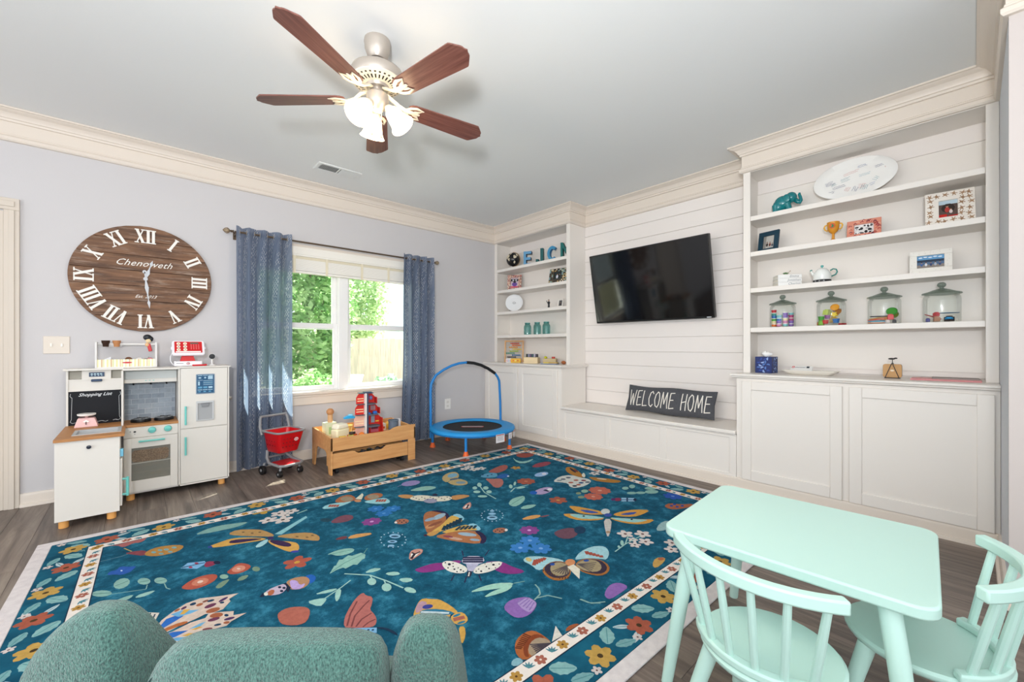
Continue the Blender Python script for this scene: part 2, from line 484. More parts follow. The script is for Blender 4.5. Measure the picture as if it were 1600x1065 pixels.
def bookcase(y0, y1, label):
    t = thing('bookcase', label, 'bookcase', (XB, (y0 + y1) / 2, 0.90))
    b = MB(); b.box(XB + .018, XTV - .001, y0, y0 + .02, .90, 2.62, m_cab); wp(b, 'side_panel', t, smooth=0)
    b = MB(); b.box(XB + .018, XTV - .001, y1 - .02, y1, .90, 2.62, m_cab); wp(b, 'side_panel', t, smooth=0)
    b = MB(); b.box(XB, XB + .018, y0, y0 + .052, .90, 2.62, m_cab); wp(b, 'stile', t, bevel=0.002)
    b = MB(); b.box(XB, XB + .018, y1 - .052, y1, .90, 2.62, m_cab); wp(b, 'stile', t, bevel=0.002)
    b = MB(); b.box(XB, XB + .018, y0 + .052, y1 - .052, 2.505, 2.62, m_cab); wp(b, 'header', t, bevel=0.002)
    b = MB(); b.box(XB + .018, XTV - .001, y0 + .02, y1 - .02, 2.51, 2.53, m_cab); wp(b, 'top_panel', t, smooth=0)
    b = MB(); b.box(XTV - .009, XTV - .001, y0 + .02, y1 - .02, .945, 2.392, m_cab); wp(b, 'back_panel', t, smooth=0)
    for z in SHELF_Z:
        # front edge reaches between the stiles only
        b = MB(); b.box(XB + .019, XTV - .0095, y0 + .021, y1 - .021, z - .036, z, m_cab); b.box(XB + .001, XB + .019, y0 + .053, y1 - .053, z - .036, z, m_cab)
        wp(b, 'shelf', t, bevel=0.0015)
    return t
bookcase(3.07, YW - .001, 'tall white built-in bookcase in the corner beside the window')
bookcase(YR + .001, 1.25, 'wide white built-in bookcase on the right holding candy jars')
def shaker_door(root, y0, y1, z0, z1, x=XC, fw=.065, brail=.075, name='door'):
    b = MB(); t = .02
    b.box(x - t, x - .001, y0, y0 + fw, z0, z1, m_cab); b.box(x - t, x - .001, y1 - fw, y1, z0, z1, m_cab)
    b.box(x - t, x - .001, y0 + fw, y1 - fw, z0, z0 + brail, m_cab); b.box(x - t, x - .001, y0 + fw, y1 - fw, z1 - fw, z1, m_cab)
    d = wp(b, name, root, bevel=0.003)
    b = MB(); b.box(x - .010, x - .001, y0 + fw - .002, y1 - fw + .002, z0 + brail - .002, z1 - fw + .002, m_cab)
    wp(b, 'panel', d, smooth=0)
    return d
def base_cabinet(y0, y1, doors, label):
    t = thing('base_cabinet', label, 'cabinet', (XC, (y0 + y1) / 2, 0))
    b = MB(); b.box(XC, XTV - .02, y0, y1, 0, .868, m_cab); wp(b, 'body', t, bevel=0.002)
    for (a, c) in doors: shaker_door(t, a, c, .092, .845)
    return t
base_cabinet(3.045, YW - .001, ((3.098, 3.717), (3.75, 4.362)), 'white two-door built-in cabinet under the corner bookcase')
base_cabinet(YR + .001, 1.24, ((.582, 1.196), (-.078, .546)), 'white two-door built-in cabinet under the right bookcase')
def counter(y0, y1, label, ends):
    b = MB()
    prof = [(0.0, .900), (0.030, .900), (0.036, .896), (0.036, .886), (0.028, .880), (0.026, .872), (0.018, .868), (0.0, .868)]
    path = [(XTV - .02, y1), (XC, y1), (XC, y0), (XTV - .02, y0)] if ends == 'both' else \
           ([(XC, y1), (XC, y0), (XTV - .02, y0)] if ends == 'lo' else [(XTV - .02, y1), (XC, y1), (XC, y0)])
    # walking toward -Y along the face puts the room on the right-hand side
    sweep(b, path, prof, m_cab)
    b.box(XC - .001, XTV - .001, y0, y1, .868, .900, m_cab)
    return tag(b.build('countertop', smooth=25), label, 'countertop')
counter(3.045, YW - .002, 'white countertop with moulded edge below the corner bookcase', 'lo')
counter(YR + .002, 1.24, 'white countertop with moulded edge below the right bookcase', 'hi')
# window-seat bench under the television
t = thing('built_in_bench', 'long low white panelled bench under the television', 'bench', (XC, 2.145, 0))
b = MB()
Y0, Y1 = 1.241, 3.044
b.box(XC + .01, XTV - .02, Y0, Y1, 0, .42, m_cab)
wp(b, 'body', t, smooth=0)
b = MB()
pans = [(2.465, 2.993), (1.882, 2.412), (1.291, 1.821)]
b.box(XC - .005, XC + .01, Y0, Y1, .0, .112, m_cab); b.box(XC - .005, XC + .01, Y0, Y1, .392, .42, m_cab)
for (a, c) in ((2.993, Y1), (2.412, 2.465), (1.821, 1.882), (Y0, 1.291)): b.box(XC - .005, XC + .01, a, c, .112, .392, m_cab)
wp(b, 'face_frame', t, bevel=0.002)
for (a, c) in pans:
    b = MB(); b.box(XC + .004, XC + .012, a - .001, c + .001, .111, .393, m_cab); wp(b, 'panel', t, smooth=0)
b = MB(); b.box(XC - .028, XTV - .001, Y0, Y1, .424, .453, m_cab); b.box(XC - .014, XC, Y0, Y1, .412, .425, m_cab); wp(b, 'seat_board', t, bevel=0.006)
# ---------------------------------------------------------------- garden beyond the window
def leaf_mat(name, c, c2):
    m = bpy.data.materials.new(name); m.use_nodes = True
    nt = m.node_tree; nt.nodes.clear()
    out = nt.nodes.new('ShaderNodeOutputMaterial'); mix = nt.nodes.new('ShaderNodeMixShader'); mix.inputs[0].default_value = 0.5
    d = nt.nodes.new('ShaderNodeBsdfDiffuse'); t = nt.nodes.new('ShaderNodeBsdfTranslucent')
    tc = nt.nodes.new('ShaderNodeTexCoord'); n = nt.nodes.new('ShaderNodeTexNoise'); n.inputs['Scale'].default_value = 3.5; n.inputs['Detail'].default_value = 4
    nt.links.new(tc.outputs['Object'], n.inputs['Vector'])
    r = nt.nodes.new('ShaderNodeValToRGB'); r.color_ramp.elements[0].position = .35; r.color_ramp.elements[1].position = .65
    r.color_ramp.elements[0].color = hx(c); r.color_ramp.elements[1].color = hx(c2)
    nt.links.new(n.outputs[0], r.inputs[0]); nt.links.new(r.outputs[0], d.inputs[0]); nt.links.new(r.outputs[0], t.inputs[0])
    nt.links.new(d.outputs[0], mix.inputs[1]); nt.links.new(t.outputs[0], mix.inputs[2]); nt.links.new(mix.outputs[0], out.inputs[0])
    return m
m_leaf1 = leaf_mat('leaf_green', '#78a866', '#c6e0ac'); m_leaf2 = leaf_mat('leaf_pale', '#9cbf8a', '#dbe8c6'); m_leaf3 = leaf_mat('leaf_fern', '#8fb094', '#c4dac6')
m_bark = M('bark', '#6b5a4a', 0.9, var=.3)
b = MB(); b.box(-8, 16, YW + .14, 26, -.62, -.5, M('garden_soil', '#8a8468', 0.95, var=.25, vscale=3))
struct(b.build('ground', smooth=0), 'garden ground outside the window', 'ground')
b = MB(); b.box(-1, 5.5, YW + .14, 5.36, 2.58, 2.66, m_white)  # added out-of-view slab, sized to cut the sun coming through the window
struct(b.build('added_sun_blocker', smooth=0), 'added overhang outside, out of view, keeping sun off the upper window', 'added sun blocker')
def shrub(name, label, c, rad, n, mat, size, seed, trunk=True, group='garden shrubs outside the window'):
    rr = random.Random(seed)
    t = thing(name, label, 'shrub', (c[0], c[1], -.5), group=group)
    vs = []; fs = []
    for i in range(n):
        # shell-biased points of a lumpy ellipsoid
        while True:
            d = Vector((rr.gauss(0, 1), rr.gauss(0, 1), rr.gauss(0, 1)))
            if d.length > .1: break
        d.normalize(); q = rr.uniform(.45, 1.0) ** .6
        lump = 1 + .18 * math.sin(d.x * 7 + seed) * math.cos(d.z * 6 + d.y * 5)
        p = Vector((c[0] + d.x * rad[0] * q * lump, c[1] + d.y * rad[1] * q * lump, c[2] + d.z * rad[2] * q * lump))
        if p.z < -.48: continue
        a = Vector((rr.gauss(0, 1), rr.gauss(0, 1), rr.gauss(0, .6))).normalized()
        w = a.cross(Vector((rr.gauss(0, 1), rr.gauss(0, 1), rr.gauss(0, 1)))).normalized()
        s = size * rr.uniform(.6, 1.3); k = len(vs)
        vs += [p - a * s, p + w * s * .45, p + a * s, p - w * s * .45]; fs.append((k, k + 1, k + 2, k + 3))
    b = MB(); b.add(vs, fs, mat); wp(b, 'foliage', t, smooth=0)['kind'] = 'stuff'
    b = MB()
    for k in range(5):
        an = k * 1.3 + seed
        b.tube([(c[0] + .05 * math.cos(an), c[1] + .05 * math.sin(an), -.5), (c[0] + rad[0] * .25 * math.cos(an), c[1] + rad[1] * .25 * math.sin(an), c[2] * .5),
                (c[0] + rad[0] * .5 * math.cos(an), c[1] + rad[1] * .5 * math.sin(an), c[2] + rad[2] * .4)], [.05, .03, .012], m_bark, 6)
    wp(b, 'branch', t)
    return t
shrub('garden_shrub', 'tall leafy green shrub filling the left window panes', (2.55, 9.4, 1.7), (1.0, .65, 2.3), 9000, m_leaf1, .09, 1)
shrub('garden_shrub', 'lower bright green shrub beneath the tall one', (2.35, 7.9, .05), (.55, .5, .60), 2600, m_leaf1, .06, 2)
shrub('garden_shrub', 'pale leafy tree in the upper right window pane', (4.75, 12.9, 2.6), (1.35, 1.2, 1.75), 6500, m_leaf2, .10, 3)
shrub('garden_shrub', 'dense background tree left of the fence', (.9, 16.2, 2.6), (1.8, 1.2, 2.8), 7000, m_leaf2, .11, 4)
shrub('garden_shrub', 'small pale fern-like bush near the window pane', (2.10, 6.6, -.05), (.25, .25, .42), 700, m_leaf3, .06, 5)
shrub('garden_shrub', 'leafy bush in front of the garden fence', (4.35, 9.1, -.05), (.4, .35, .5), 1000, m_leaf3, .07, 6)
# wooden fence, board by board
m_fence = M('fence_wood', '#e8d3cd', 0.9, var=.18, vscale=4, stretch=(6, 6, .6))
fn = thing('garden_fence', 'weathered brown board fence behind the shrubs', 'fence', (6.0, 10.6, -.5))
b = MB(); b.box(2.2, 11, 10.62, 10.66, .0, .09, m_fence); b.box(2.2, 11, 10.62, 10.66, .95, 1.04, m_fence); wp(b, 'rail', fn, smooth=0)
x = 2.2
while x < 10.8:
    b = MB(); b.box(x, x + .138, 10.6, 10.62, -.5, 1.32 + .01 * math.sin(x * 9), m_fence); wp(b, 'board', fn, smooth=0); x += .146
for x in (3.6, 6.0, 8.4):
    b = MB(); b.box(x, x + .1, 10.66, 10.76, -.5, 1.35, m_fence); wp(b, 'post', fn, smooth=0)
# white pot standing on the ledge outside
b = MB(); b.lathe([(.06, 0), (.075, .09), (.095, .17), (.10, .175), (.088, .175), (.06, .02)], P('#f2f4f4', .5), 14)
tag(b.build('flower_pot', smooth=40, loc=(1.90, 4.86, .60)), 'white ruffled pot outside the lower right window pane', 'pot')
b = MB(); b.box(1.0, 2.6, 4.70, 5.05, -.5, .60, M('deck_box', '#d8d4cf', 0.8, var=.1))
tag(b.build('planter_ledge', bevel=.01), 'pale ledge outside under the window', 'ledge')
# ---------------------------------------------------------------- television
m_blk = M('black_plastic', '#0c0d0f', 0.35)
t = thing('television', 'large black flat-screen television tilted forward on the shiplap wall', 'television', (3.80, 2.197, 1.37))
T = frame((3.79, 2.197, 1.7365), (0, -1, 0), Vector((-.14, 0, .733)).normalized(), Vector((-.733, 0, -.14)).normalized())
tvW, tvH = 1.289, .746
b = MB(); b.prism(rrect(tvW, tvH, .006, 2), -.03, .012, m_blk, T); wp(b, 'bezel', t, bevel=.002)
b = MB(); b.box(-tvW / 2 + .012, tvW / 2 - .012, -tvH / 2 + .018, tvH / 2 - .012, .0121, .0135, M('tv_screen', '#06070a', 0.07, spec=0.65), T); wp(b, 'screen', t, smooth=0)
b = MB(); b.box(-.4, .4, -.25, .18, -.06, -.03, m_blk, T); wp(b, 'back_housing', t, bevel=.01)
b = MB(); b.box(.575, .615, -tvH / 2 + .005, -tvH / 2 + .012, .012, .0135, P('#c8ccd0'), T); wp(b, 'logo_badge', t, smooth=0)
b = MB(); b.box(3.915, 3.929, 2.0, 2.4, 1.6, 1.9, m_blk); b.box(3.86, 3.92, 2.08, 2.12, 1.55, 1.95, m_blk); b.box(3.86, 3.92, 2.28, 2.32, 1.55, 1.95, m_blk); wp(b, 'wall_bracket', t)

# ---------------------------------------------------------------- cushion with lettering
m_cush = M('charcoal_cloth', '#505156', 0.95, var=.18, vscale=120, bump=.25, bscale=300)
t = thing('cushion', 'long charcoal lumbar cushion with white WELCOME HOME lettering', 'cushion', (3.74, 1.955, .4535))
T = frame((3.775, 1.955, .586), (0, -1, 0), Vector((.30, 0, .95)).normalized(), Vector((-.95, 0, .30)).normalized())
def pillow(w, h, d, nx=24, ny=12, pinch=.03):
    top = []; bot = []
    for j in range(ny + 1):
        v = -1 + 2 * j / ny; r1 = []; r2 = []
        for i in range(nx + 1):
            u = -1 + 2 * i / nx
            q = (1 - abs(u) ** 6) ** .5 * (1 - abs(v) ** 3.2) ** .6
            x = u * w / 2 * (1 - pinch * (1 - abs(v)) * abs(u)); y = v * h / 2 * (1 - pinch * 1.6 * (1 - u * u * .75))
            y += .006 * math.sin(u * 5 + 1) * v
            r1.append((x, y, d / 2 * q + .004)); r2.append((x, y, -d / 2 * q - .004))
        top.append(r1); bot.append(list(reversed(r2)))
    return top, bot
top, bot = pillow(.885, .262, .10)
b = MB(); b.grid(top, m_cush, T); b.grid(bot, m_cush, T); wp(b, 'cover', t, smooth=180)
m_let = P('#e9e4da', .9)
tm = MB()
def zpil(x, y):
    u, v = x / .4425, y / .131
    return .05 * max(0, (1 - abs(u) ** 6)) ** .5 * max(0, (1 - abs(v) ** 3.2)) ** .6 + .0055
def stroke(mb, pts, w, T, mat, zf=None, depth=.0015):
    """flat pen stroke lying on a surface"""
    out = []
    for i in range(len(pts) - 1):
        a = Vector(pts[i]); c = Vector(pts[i + 1]); L = (c - a).length
        if L < 1e-6: continue
        d = (c - a) / L; n = Vector((-d.y, d.x)) * w / 2; e = d * w * .35
        k = max(1, int(L / .02)) if zf else 1
        for s in range(k):
            p = a + (c - a) * (s / k) - (e if s == 0 else Vector((0, 0))); q = a + (c - a) * ((s + 1) / k) + (e if s == k - 1 else Vector((0, 0)))
            vs = []
            for pt, sg in ((p, -1), (q, -1), (q, 1), (p, 1)):
                xy = pt + n * sg; vs.append((xy.x, xy.y, (zf(xy.x, xy.y) if zf else depth)))
            mb.add(vs, [(0, 1, 2, 3)], mat, T)
GL = {'W': [[(0, 1), (.22, 0), (.45, .75), (.68, 0), (.92, 1)]], 'E': [[(.6, 1), (.08, .97), (0, .0), (.62, .05)], [(.04, .52), (.5, .55)]],
      'L': [[(.05, 1), (0, 0), (.6, .04)]], 'C': [[(.62, .85), (.45, 1), (.2, .9), (.03, .5), (.15, .1), (.4, 0), (.62, .15)]],
      'O': [[(.35, 1), (.1, .8), (.0, .45), (.15, .08), (.4, 0), (.62, .2), (.68, .6), (.55, .92), (.35, 1)]],
      'M': [[(0, 0), (.12, 1), (.4, .25), (.72, 1), (.85, 0)]], 'H': [[(.05, 1), (0, 0)], [(.62, 1), (.58, 0)], [(.02, .45), (.6, .55)]]}
x = -.385; hgt = .15
for ch in 'WELCOME HOME':
    if ch == ' ': x += .052; continue
    wd = max(p[0] for s_ in GL[ch] for p in s_) * .072
    tm = MB()
    for s_ in GL[ch]:
        stroke(tm, [(x + p[0] * .072, -.078 + p[1] * hgt) for p in s_], .0085, T, m_let, zpil)
    wp(tm, 'letter', t, smooth=0)
    x += wd + .019

# ---------------------------------------------------------------- wall clock
m_clock = M('clock_wood', '#4e3424', 0.6, col2='#865f43', vscale=2.6, stretch=(1.6, 6, 16))
def worn_wood(m, col, amt=.75, scale=(3, 3, 26)):
    nt = m.node_tree; b_ = nt.nodes['Principled BSDF']; src = b_.inputs['Base Color'].links[0].from_socket
    tc = nt.nodes.new('ShaderNodeTexCoord'); mp = nt.nodes.new('ShaderNodeMapping'); mp.inputs['Scale'].default_value = scale
    n = nt.nodes.new('ShaderNodeTexNoise'); n.inputs['Scale'].default_value = 1.6; n.inputs['Detail'].default_value = 8; n.inputs['Roughness'].default_value = .7
    nt.links.new(tc.outputs['Object'], mp.inputs[0]); nt.links.new(mp.outputs[0], n.inputs['Vector'])
    r = nt.nodes.new('ShaderNodeValToRGB'); r.color_ramp.elements[0].position = .52; r.color_ramp.elements[1].position = .78
    r.color_ramp.elements[0].color = (0, 0, 0, 1); r.color_ramp.elements[1].color = (amt, amt, amt, 1)
    mx = nt.nodes.new('ShaderNodeMixRGB'); mx.inputs[2].default_value = hx(col)
    nt.links.new(n.outputs[0], r.inputs[0]); nt.links.new(r.outputs[0], mx.inputs[0]); nt.links.new(src, mx.inputs[1]); nt.links.new(mx.outputs[0], b_.inputs['Base Color'])
worn_wood(m_clock, '#b9a595')
t = thing('wall_clock', 'large oval dark wood plank wall clock with white Roman numerals', 'clock', (.05, YW - .03, 1.64))
TC = frame((.05, YW - .002, 1.6425), (1, 0, 0), (0, 0, 1), (0, -1, 0))
CA, CB_ = .424, .4155
nb = 7; edges = [-CB_ + 2 * CB_ * k / nb for k in range(nb + 1)]
for k in range(nb):
    y0, y1 = edges[k] + .0012, edges[k + 1] - .0012
    L = []; Rr = []
    for s in range(9):
        y = y0 + (y1 - y0) * s / 8; xx = CA * math.sqrt(max(0, 1 - (y / CB_) ** 2))
        Rr.append((xx, y)); L.append((-xx, y))
    poly = Rr + list(reversed(L))
    poly = [p for i, p in enumerate(poly) if (Vector(p) - Vector(poly[i - 1])).length > 1e-5]
    b = MB(); b.prism(poly, .004, .024, m_clock, TC); wp(b, 'plank', t, smooth=0, bevel=.0012, seg=1)
b = MB(); b.prism(ell(CA - .01, CB_ - .01, 48), 0, .006, M('clock_dark', '#2d1f16', .8), TC); wp(b, 'backing_board', t, smooth=0)
m_num = P('#efece6', .6)
def roman(s, h):
    """list of 2-D polygons, serif Roman numeral, centred"""
    polys = []; x = 0; th = h * .17
    def bar(xa, xb, w): polys.append([(xa - w / 2, -h / 2), (xa + w / 2, -h / 2), (xb + w / 2, h / 2), (xb - w / 2, h / 2)])
    def serif(xa, y, w): polys.append([(xa - w / 2, y - h * .035), (xa + w / 2, y - h * .035), (xa + w / 2, y + h * .035), (xa - w / 2, y + h * .035)])
    for c in s:
        if c == 'I':
            bar(x + .14 * h, x + .14 * h, th); serif(x + .14 * h, h * .47, h * .3); serif(x + .14 * h, -h * .47, h * .3); x += .30 * h
        elif c == 'V':
            bar(x + .30 * h, x + .12 * h, th); bar(x + .30 * h, x + .48 * h, h * .07); serif(x + .12 * h, h * .47, h * .3); serif(x + .48 * h, h * .47, h * .22); x += .62 * h
        elif c == 'X':
            bar(x + .48 * h, x + .12 * h, th); bar(x + .12 * h, x + .48 * h, h * .07)
            for q in (.12, .48): serif(x + q * h, h * .47, h * .24); serif(x + q * h, -h * .47, h * .24)
            x += .62 * h
    w = x
    return [[(p[0] - w / 2, p[1]) for p in q] for q in polys]
for i, s in enumerate(['XII', 'I', 'II', 'III', 'IV', 'V', 'VI', 'VII', 'VIII', 'IX', 'X', 'XI']):
    an = R_(90 - 30 * i); r = .335
    c = Vector((r * math.cos(an) * 1.02, r * math.sin(an)))
    b = MB()
    Tn = TC @ Matrix.Translation((c.x, c.y, 0)) @ Matrix.Rotation(an - PI / 2 if not 3 < i < 9 or True else 0, 4, 'Z')
    for k, q in enumerate(roman(s, .105)): b.prism(q, .0235, .029 + .0003 * k, m_num, Tn)
    wp(b, 'numeral', t, smooth=0)
m_hand = P('#c9ccd2', .5)
def hand(ang, L, tail, w, z):
    b = MB(); Th = TC @ Matrix.Rotation(R_(-ang), 4, 'Z')
    b.prism([(-w * .25, 0), (-w * .5, L * .12), (-w, L * .30), (-w * .35, L * .5), (-w * .22, L * .72), (-w * .8, L * .80), (0, L), (w * .8, L * .80), (w * .22, L * .72), (w * .35, L * .5), (w, L * .30), (w * .5, L * .12), (w * .25, 0)], z, z + .002, m_hand, Th)
    b.prism([(-w * .3, 0), (w * .3, 0), (w * .3, -tail), (-w * .3, -tail)], z, z + .002, m_hand, Th)
    b.prism(ell(w * 1.1, w * 1.1, 12, 0, -tail), z, z + .002, m_hand, Th)
    wp(b, 'hand', t, smooth=0)
hand(16, .155, .0, .013, .034); hand(174, .235, .055, .012, .037)
b = MB(); b.prism(ell(.013, .013, 14), .024, .041, m_hand, TC); wp(b, 'hub', t)
wp(text_mesh('Chenoweth', .068, m_num, TC @ Matrix.Translation((-.01, .118, .0245)), .001, shear=.5, space=1.05), 'lettering', t, smooth=0)['kind'] = 'stuff'
wp(text_mesh('Est. 2013', .034, m_num, TC @ Matrix.Translation((.0, -.14, .0245)), .001, shear=.5), 'lettering', t, smooth=0)['kind'] = 'stuff'

# ---------------------------------------------------------------- switch plate, outlet
m_plate = P('#ddd2c5', .4)
t = thing('light_switch', 'cream double light-switch plate beside the door', 'light switch', (-.429, YW - .004, 1.12))
b = MB(); b.box(-.494, -.364, YW - .006, YW - .0005, 1.058, 1.183, m_plate); wp(b, 'plate', t, bevel=.003)
for xx in (-.455, -.403):
    b = MB(); b.box(xx - .005, xx + .005, YW - .012, YW - .006, 1.108, 1.132, P('#f2ece2', .3)); wp(b, 'toggle', t, bevel=.0015)
t = thing('wall_outlet', 'white power outlet on the wall behind the trampoline', 'outlet', (2.888, YW - .004, .39))
b = MB(); b.box(2.845, 2.93, YW - .006, YW - .0005, .325, .455, P('#f4f1ec', .4)); wp(b, 'plate', t, bevel=.003)
for z in (.365, .415):
    b = MB(); b.box(2.872, 2.904, YW - .008, YW - .006, z - .014, z + .014, P('#e3dfd8', .4)); wp(b, 'socket', t, bevel=.002)

# ---------------------------------------------------------------- ceiling vent
t = thing('ceiling_vent', 'white slatted air vent in the ceiling near the window', 'vent', (1.367, 3.895, CEIL - .005))
m_vent = P('#e9ebea', .5)
b = MB()
x0, x1, y0, y1 = 1.178, 1.558, 3.81, 3.985
for q in ((x0, x1, y0, y0 + .028), (x0, x1, y1 - .028, y1), (x0, x0 + .028, y0 + .028, y1 - .028), (x1 - .028, x1, y0 + .028, y1 - .028), (1.362, 1.374, y0 + .028, y1 - .028)):
    b.box(*q, CEIL - .008, CEIL - .0005, m_vent)
wp(b, 'frame', t, bevel=.002)
b = MB(); b.box(x0 + .02, x1 - .02, y0 + .02, y1 - .02, CEIL - .0016, CEIL - .0006, P('#4c5254', .8)); wp(b, 'duct', t, smooth=0)
sl = None
for k in range(24):
    xx = x0 + .034 + k * .0135
    if abs(xx - 1.368) < .009: continue
    tl = -38 if xx < 1.368 else 38
    b = MB(); b.box(-.0055, .0055, y0 + .03, y1 - .03, -.0006, .0006, m_vent, Matrix.Translation((xx, 0, CEIL - .0058)) @ Matrix.Rotation(R_(tl), 4, 'Y'))
    wp(b, 'slat', t, smooth=0)

# ---------------------------------------------------------------- ceiling fan
FX, FY = .942, 2.105
m_nick = M('brushed_nickel', '#b9b0a6', 0.38, metal=.55)
m_iron = M('cream_gold_metal', '#e2d9c6', 0.4, metal=.2)
m_blade = M('fan_blade_wood', '#5f362f', 0.36, col2='#80544a', vscale=4, stretch=(1, 22, 1))
m_shade = M('frosted_shade', '#fff4e0', 0.4, emit='#ffe3b8', estr=9.0)
t = thing('ceiling_fan', 'five-blade ceiling fan with dark wood blades and lit frosted shades', 'ceiling fan', (FX, FY, CEIL))
b = MB(); b.lathe([(.066, 2.7195), (.068, 2.705), (.066, 2.698), (.064, 2.672), (.050, 2.632), (.040, 2.620), (.0, 2.620)][::-1], m_nick, 24, (FX, FY, 0)); wp(b, 'canopy', t, smooth=50)
b = MB(); b.lathe([(.014, 2.56), (.014, 2.64)], m_blk, 12, (FX, FY, 0)); b.lathe([(.035, 2.612), (.028, 2.6), (.018, 2.596)][::-1], m_blk, 14, (FX, FY, 0)); wp(b, 'downrod', t)
b = MB(); b.lathe([(.0, 2.465), (.055, 2.465), (.062, 2.478), (.105, 2.488), (.128, 2.497), (.134, 2.506), (.136, 2.535), (.130, 2.552), (.100, 2.572), (.05, 2.582), (.02, 2.584)], m_nick, 32, (FX, FY, 0)); mo = wp(b, 'motor_housing', t, smooth=40)
b = MB(); b.lathe([(.060, 2.4765), (.105, 2.4865), (.1285, 2.4955), (.131, 2.5), (.131, 2.503)], m_iron, 32, (FX, FY, 0), cap=False); wp(b, 'vent_ring', mo, smooth=60)
b = MB()
for k in range(30):
    a = 2 * PI * k / 30
    Tk = Matrix.Translation((FX, FY, 0)) @ Matrix.Rotation(a, 4, 'Z')
    b.add([(.076, -.0032, 2.4790), (.117, -.0055, 2.4903), (.117, .0055, 2.4903), (.076, .0032, 2.4790)], [(0, 1, 2, 3)], m_blk, Tk)
wp(b, 'vent_slot', mo, smooth=0)
BZ = 2.405
for k in range(5):
    a = R_(66 + 72 * k)
    Tb = Matrix.Translation((FX, FY, BZ)) @ Matrix.Rotation(a, 4, 'Z') @ Matrix.Rotation(R_(-11), 4, 'X')
    poly = [(.165, -.036), (.18, -.050), (.20, -.055), (.565, -.069), (.580, -.069), (.588, -.064), (.622, -.030), (.626, -.022), (.628, -.012), (.636, .0), (.628, .012), (.626, .022), (.622, .030), (.588, .064), (.580, .069), (.565, .069), (.20, .055), (.18, .050), (.165, .036)]
    b = MB(); b.prism(poly, 0, .007, m_blade); bl_ = b.build('blade', t, bevel=.001, seg=1)
    bl_.location = (0, 0, BZ - CEIL); bl_.rotation_euler = (Matrix.Rotation(a, 4, 'Z') @ Matrix.Rotation(R_(-11), 4, 'X')).to_euler()
    b = MB(); Ti = Matrix.Translation((FX, FY, 0)) @ Matrix.Rotation(a, 4, 'Z')
    b.tube([(.05, 0, 2.452), (.085, .008, 2.438), (.12, .0, 2.415), (.16, 0, 2.402), (.19, 0, 2.401)], [.009, .011, .010, .011, .008], m_iron, 8, T=Ti, flat=(1.3, .7))
    for sgn in (-1, 1):
        b.tube([(.15, 0, -.002), (.175, sgn * .030, -.003), (.205, sgn * .042, -.003), (.245, sgn * .036, -.003), (.225, sgn * .02, -.003), (.20, sgn * .012, -.003)], [.007, .008, .008, .004, .006, .006], m_iron, 6, T=Tb, flat=(1.2, .6))
    b.tube([(.17, 0, -.003), (.215, 0, -.003), (.235, 0, -.003)], [.012, .010, .005], m_iron, 8, T=Tb, flat=(1.3, .5))
    wp(b, 'blade_iron', bl_, smooth=60)
b = MB(); b.lathe([(.0, 2.352), (.025, 2.352), (.040, 2.365), (.052, 2.385), (.056, 2.40), (.056, 2.432), (.050, 2.438), (.030, 2.438), (.030, 2.466)], m_nick, 24, (FX, FY, 0)); wp(b, 'light_kit', t, smooth=40)
for k, an in enumerate((-42, 78, 198)):
    Tl = Matrix.Translation((FX, FY, 2.362)) @ Matrix.Rotation(R_(an), 4, 'Z')
    b = MB(); b.tube([(.02, 0, .005), (.045, 0, .012), (.062, 0, .0)], .009, m_iron, 8, T=Tl)
    Ts = Tl @ Matrix.Translation((.060, 0, .002)) @ Matrix.Rotation(R_(180 - 38), 4, 'Y')
    b.lathe([(.018, -.01), (.024, 0), (.024, .018)], m_iron, 14, T=Ts)
    ar = wp(b, 'lamp_arm', t, smooth=60)
    b = MB(); pr = [(.024, .012), (.034, .02), (.040, .035), (.044, .06), (.050, .09), (.058, .108), (.066, .118), (.064, .1185), (.056, .107), (.048, .09), (.042, .06), (.038, .036), (.030, .022)]
    b.lathe(pr, m_shade, 22, T=Ts, cap=False); wp(b, 'shade', ar, smooth=180)
    b = MB(); b.ball((0, 0, .055), (.02, .02, .03), M('bulb_glow', '#fff2d8', .4, emit='#ffe2b0', estr=40.0), T=Ts); wp(b, 'bulb', ar, smooth=180)
    d = bpy.data.lights.new('fan_lamp', 'POINT'); d.energy = 9; d.color = (1.0, .80, .56); d.shadow_soft_size = .03
    o = bpy.data.objects.new('fan_lamp', d); COL.objects.link(o); o.location = Ts @ Vector((0, 0, .10)); o.parent = None
for (dx, dy, L) in ((.012, -.02, .13), (-.025, .01, .115)):
    b = MB(); b.tube([(FX + dx, FY + dy, 2.36), (FX + dx, FY + dy, 2.36 - L)], .0015, m_iron, 5); b.lathe([(.0, -.026), (.006, -.022), (.005, -.008), (.002, 0)], P('#d8c193', .4), 8, (FX + dx, FY + dy, 2.36 - L)); wp(b, 'pull_chain', t)
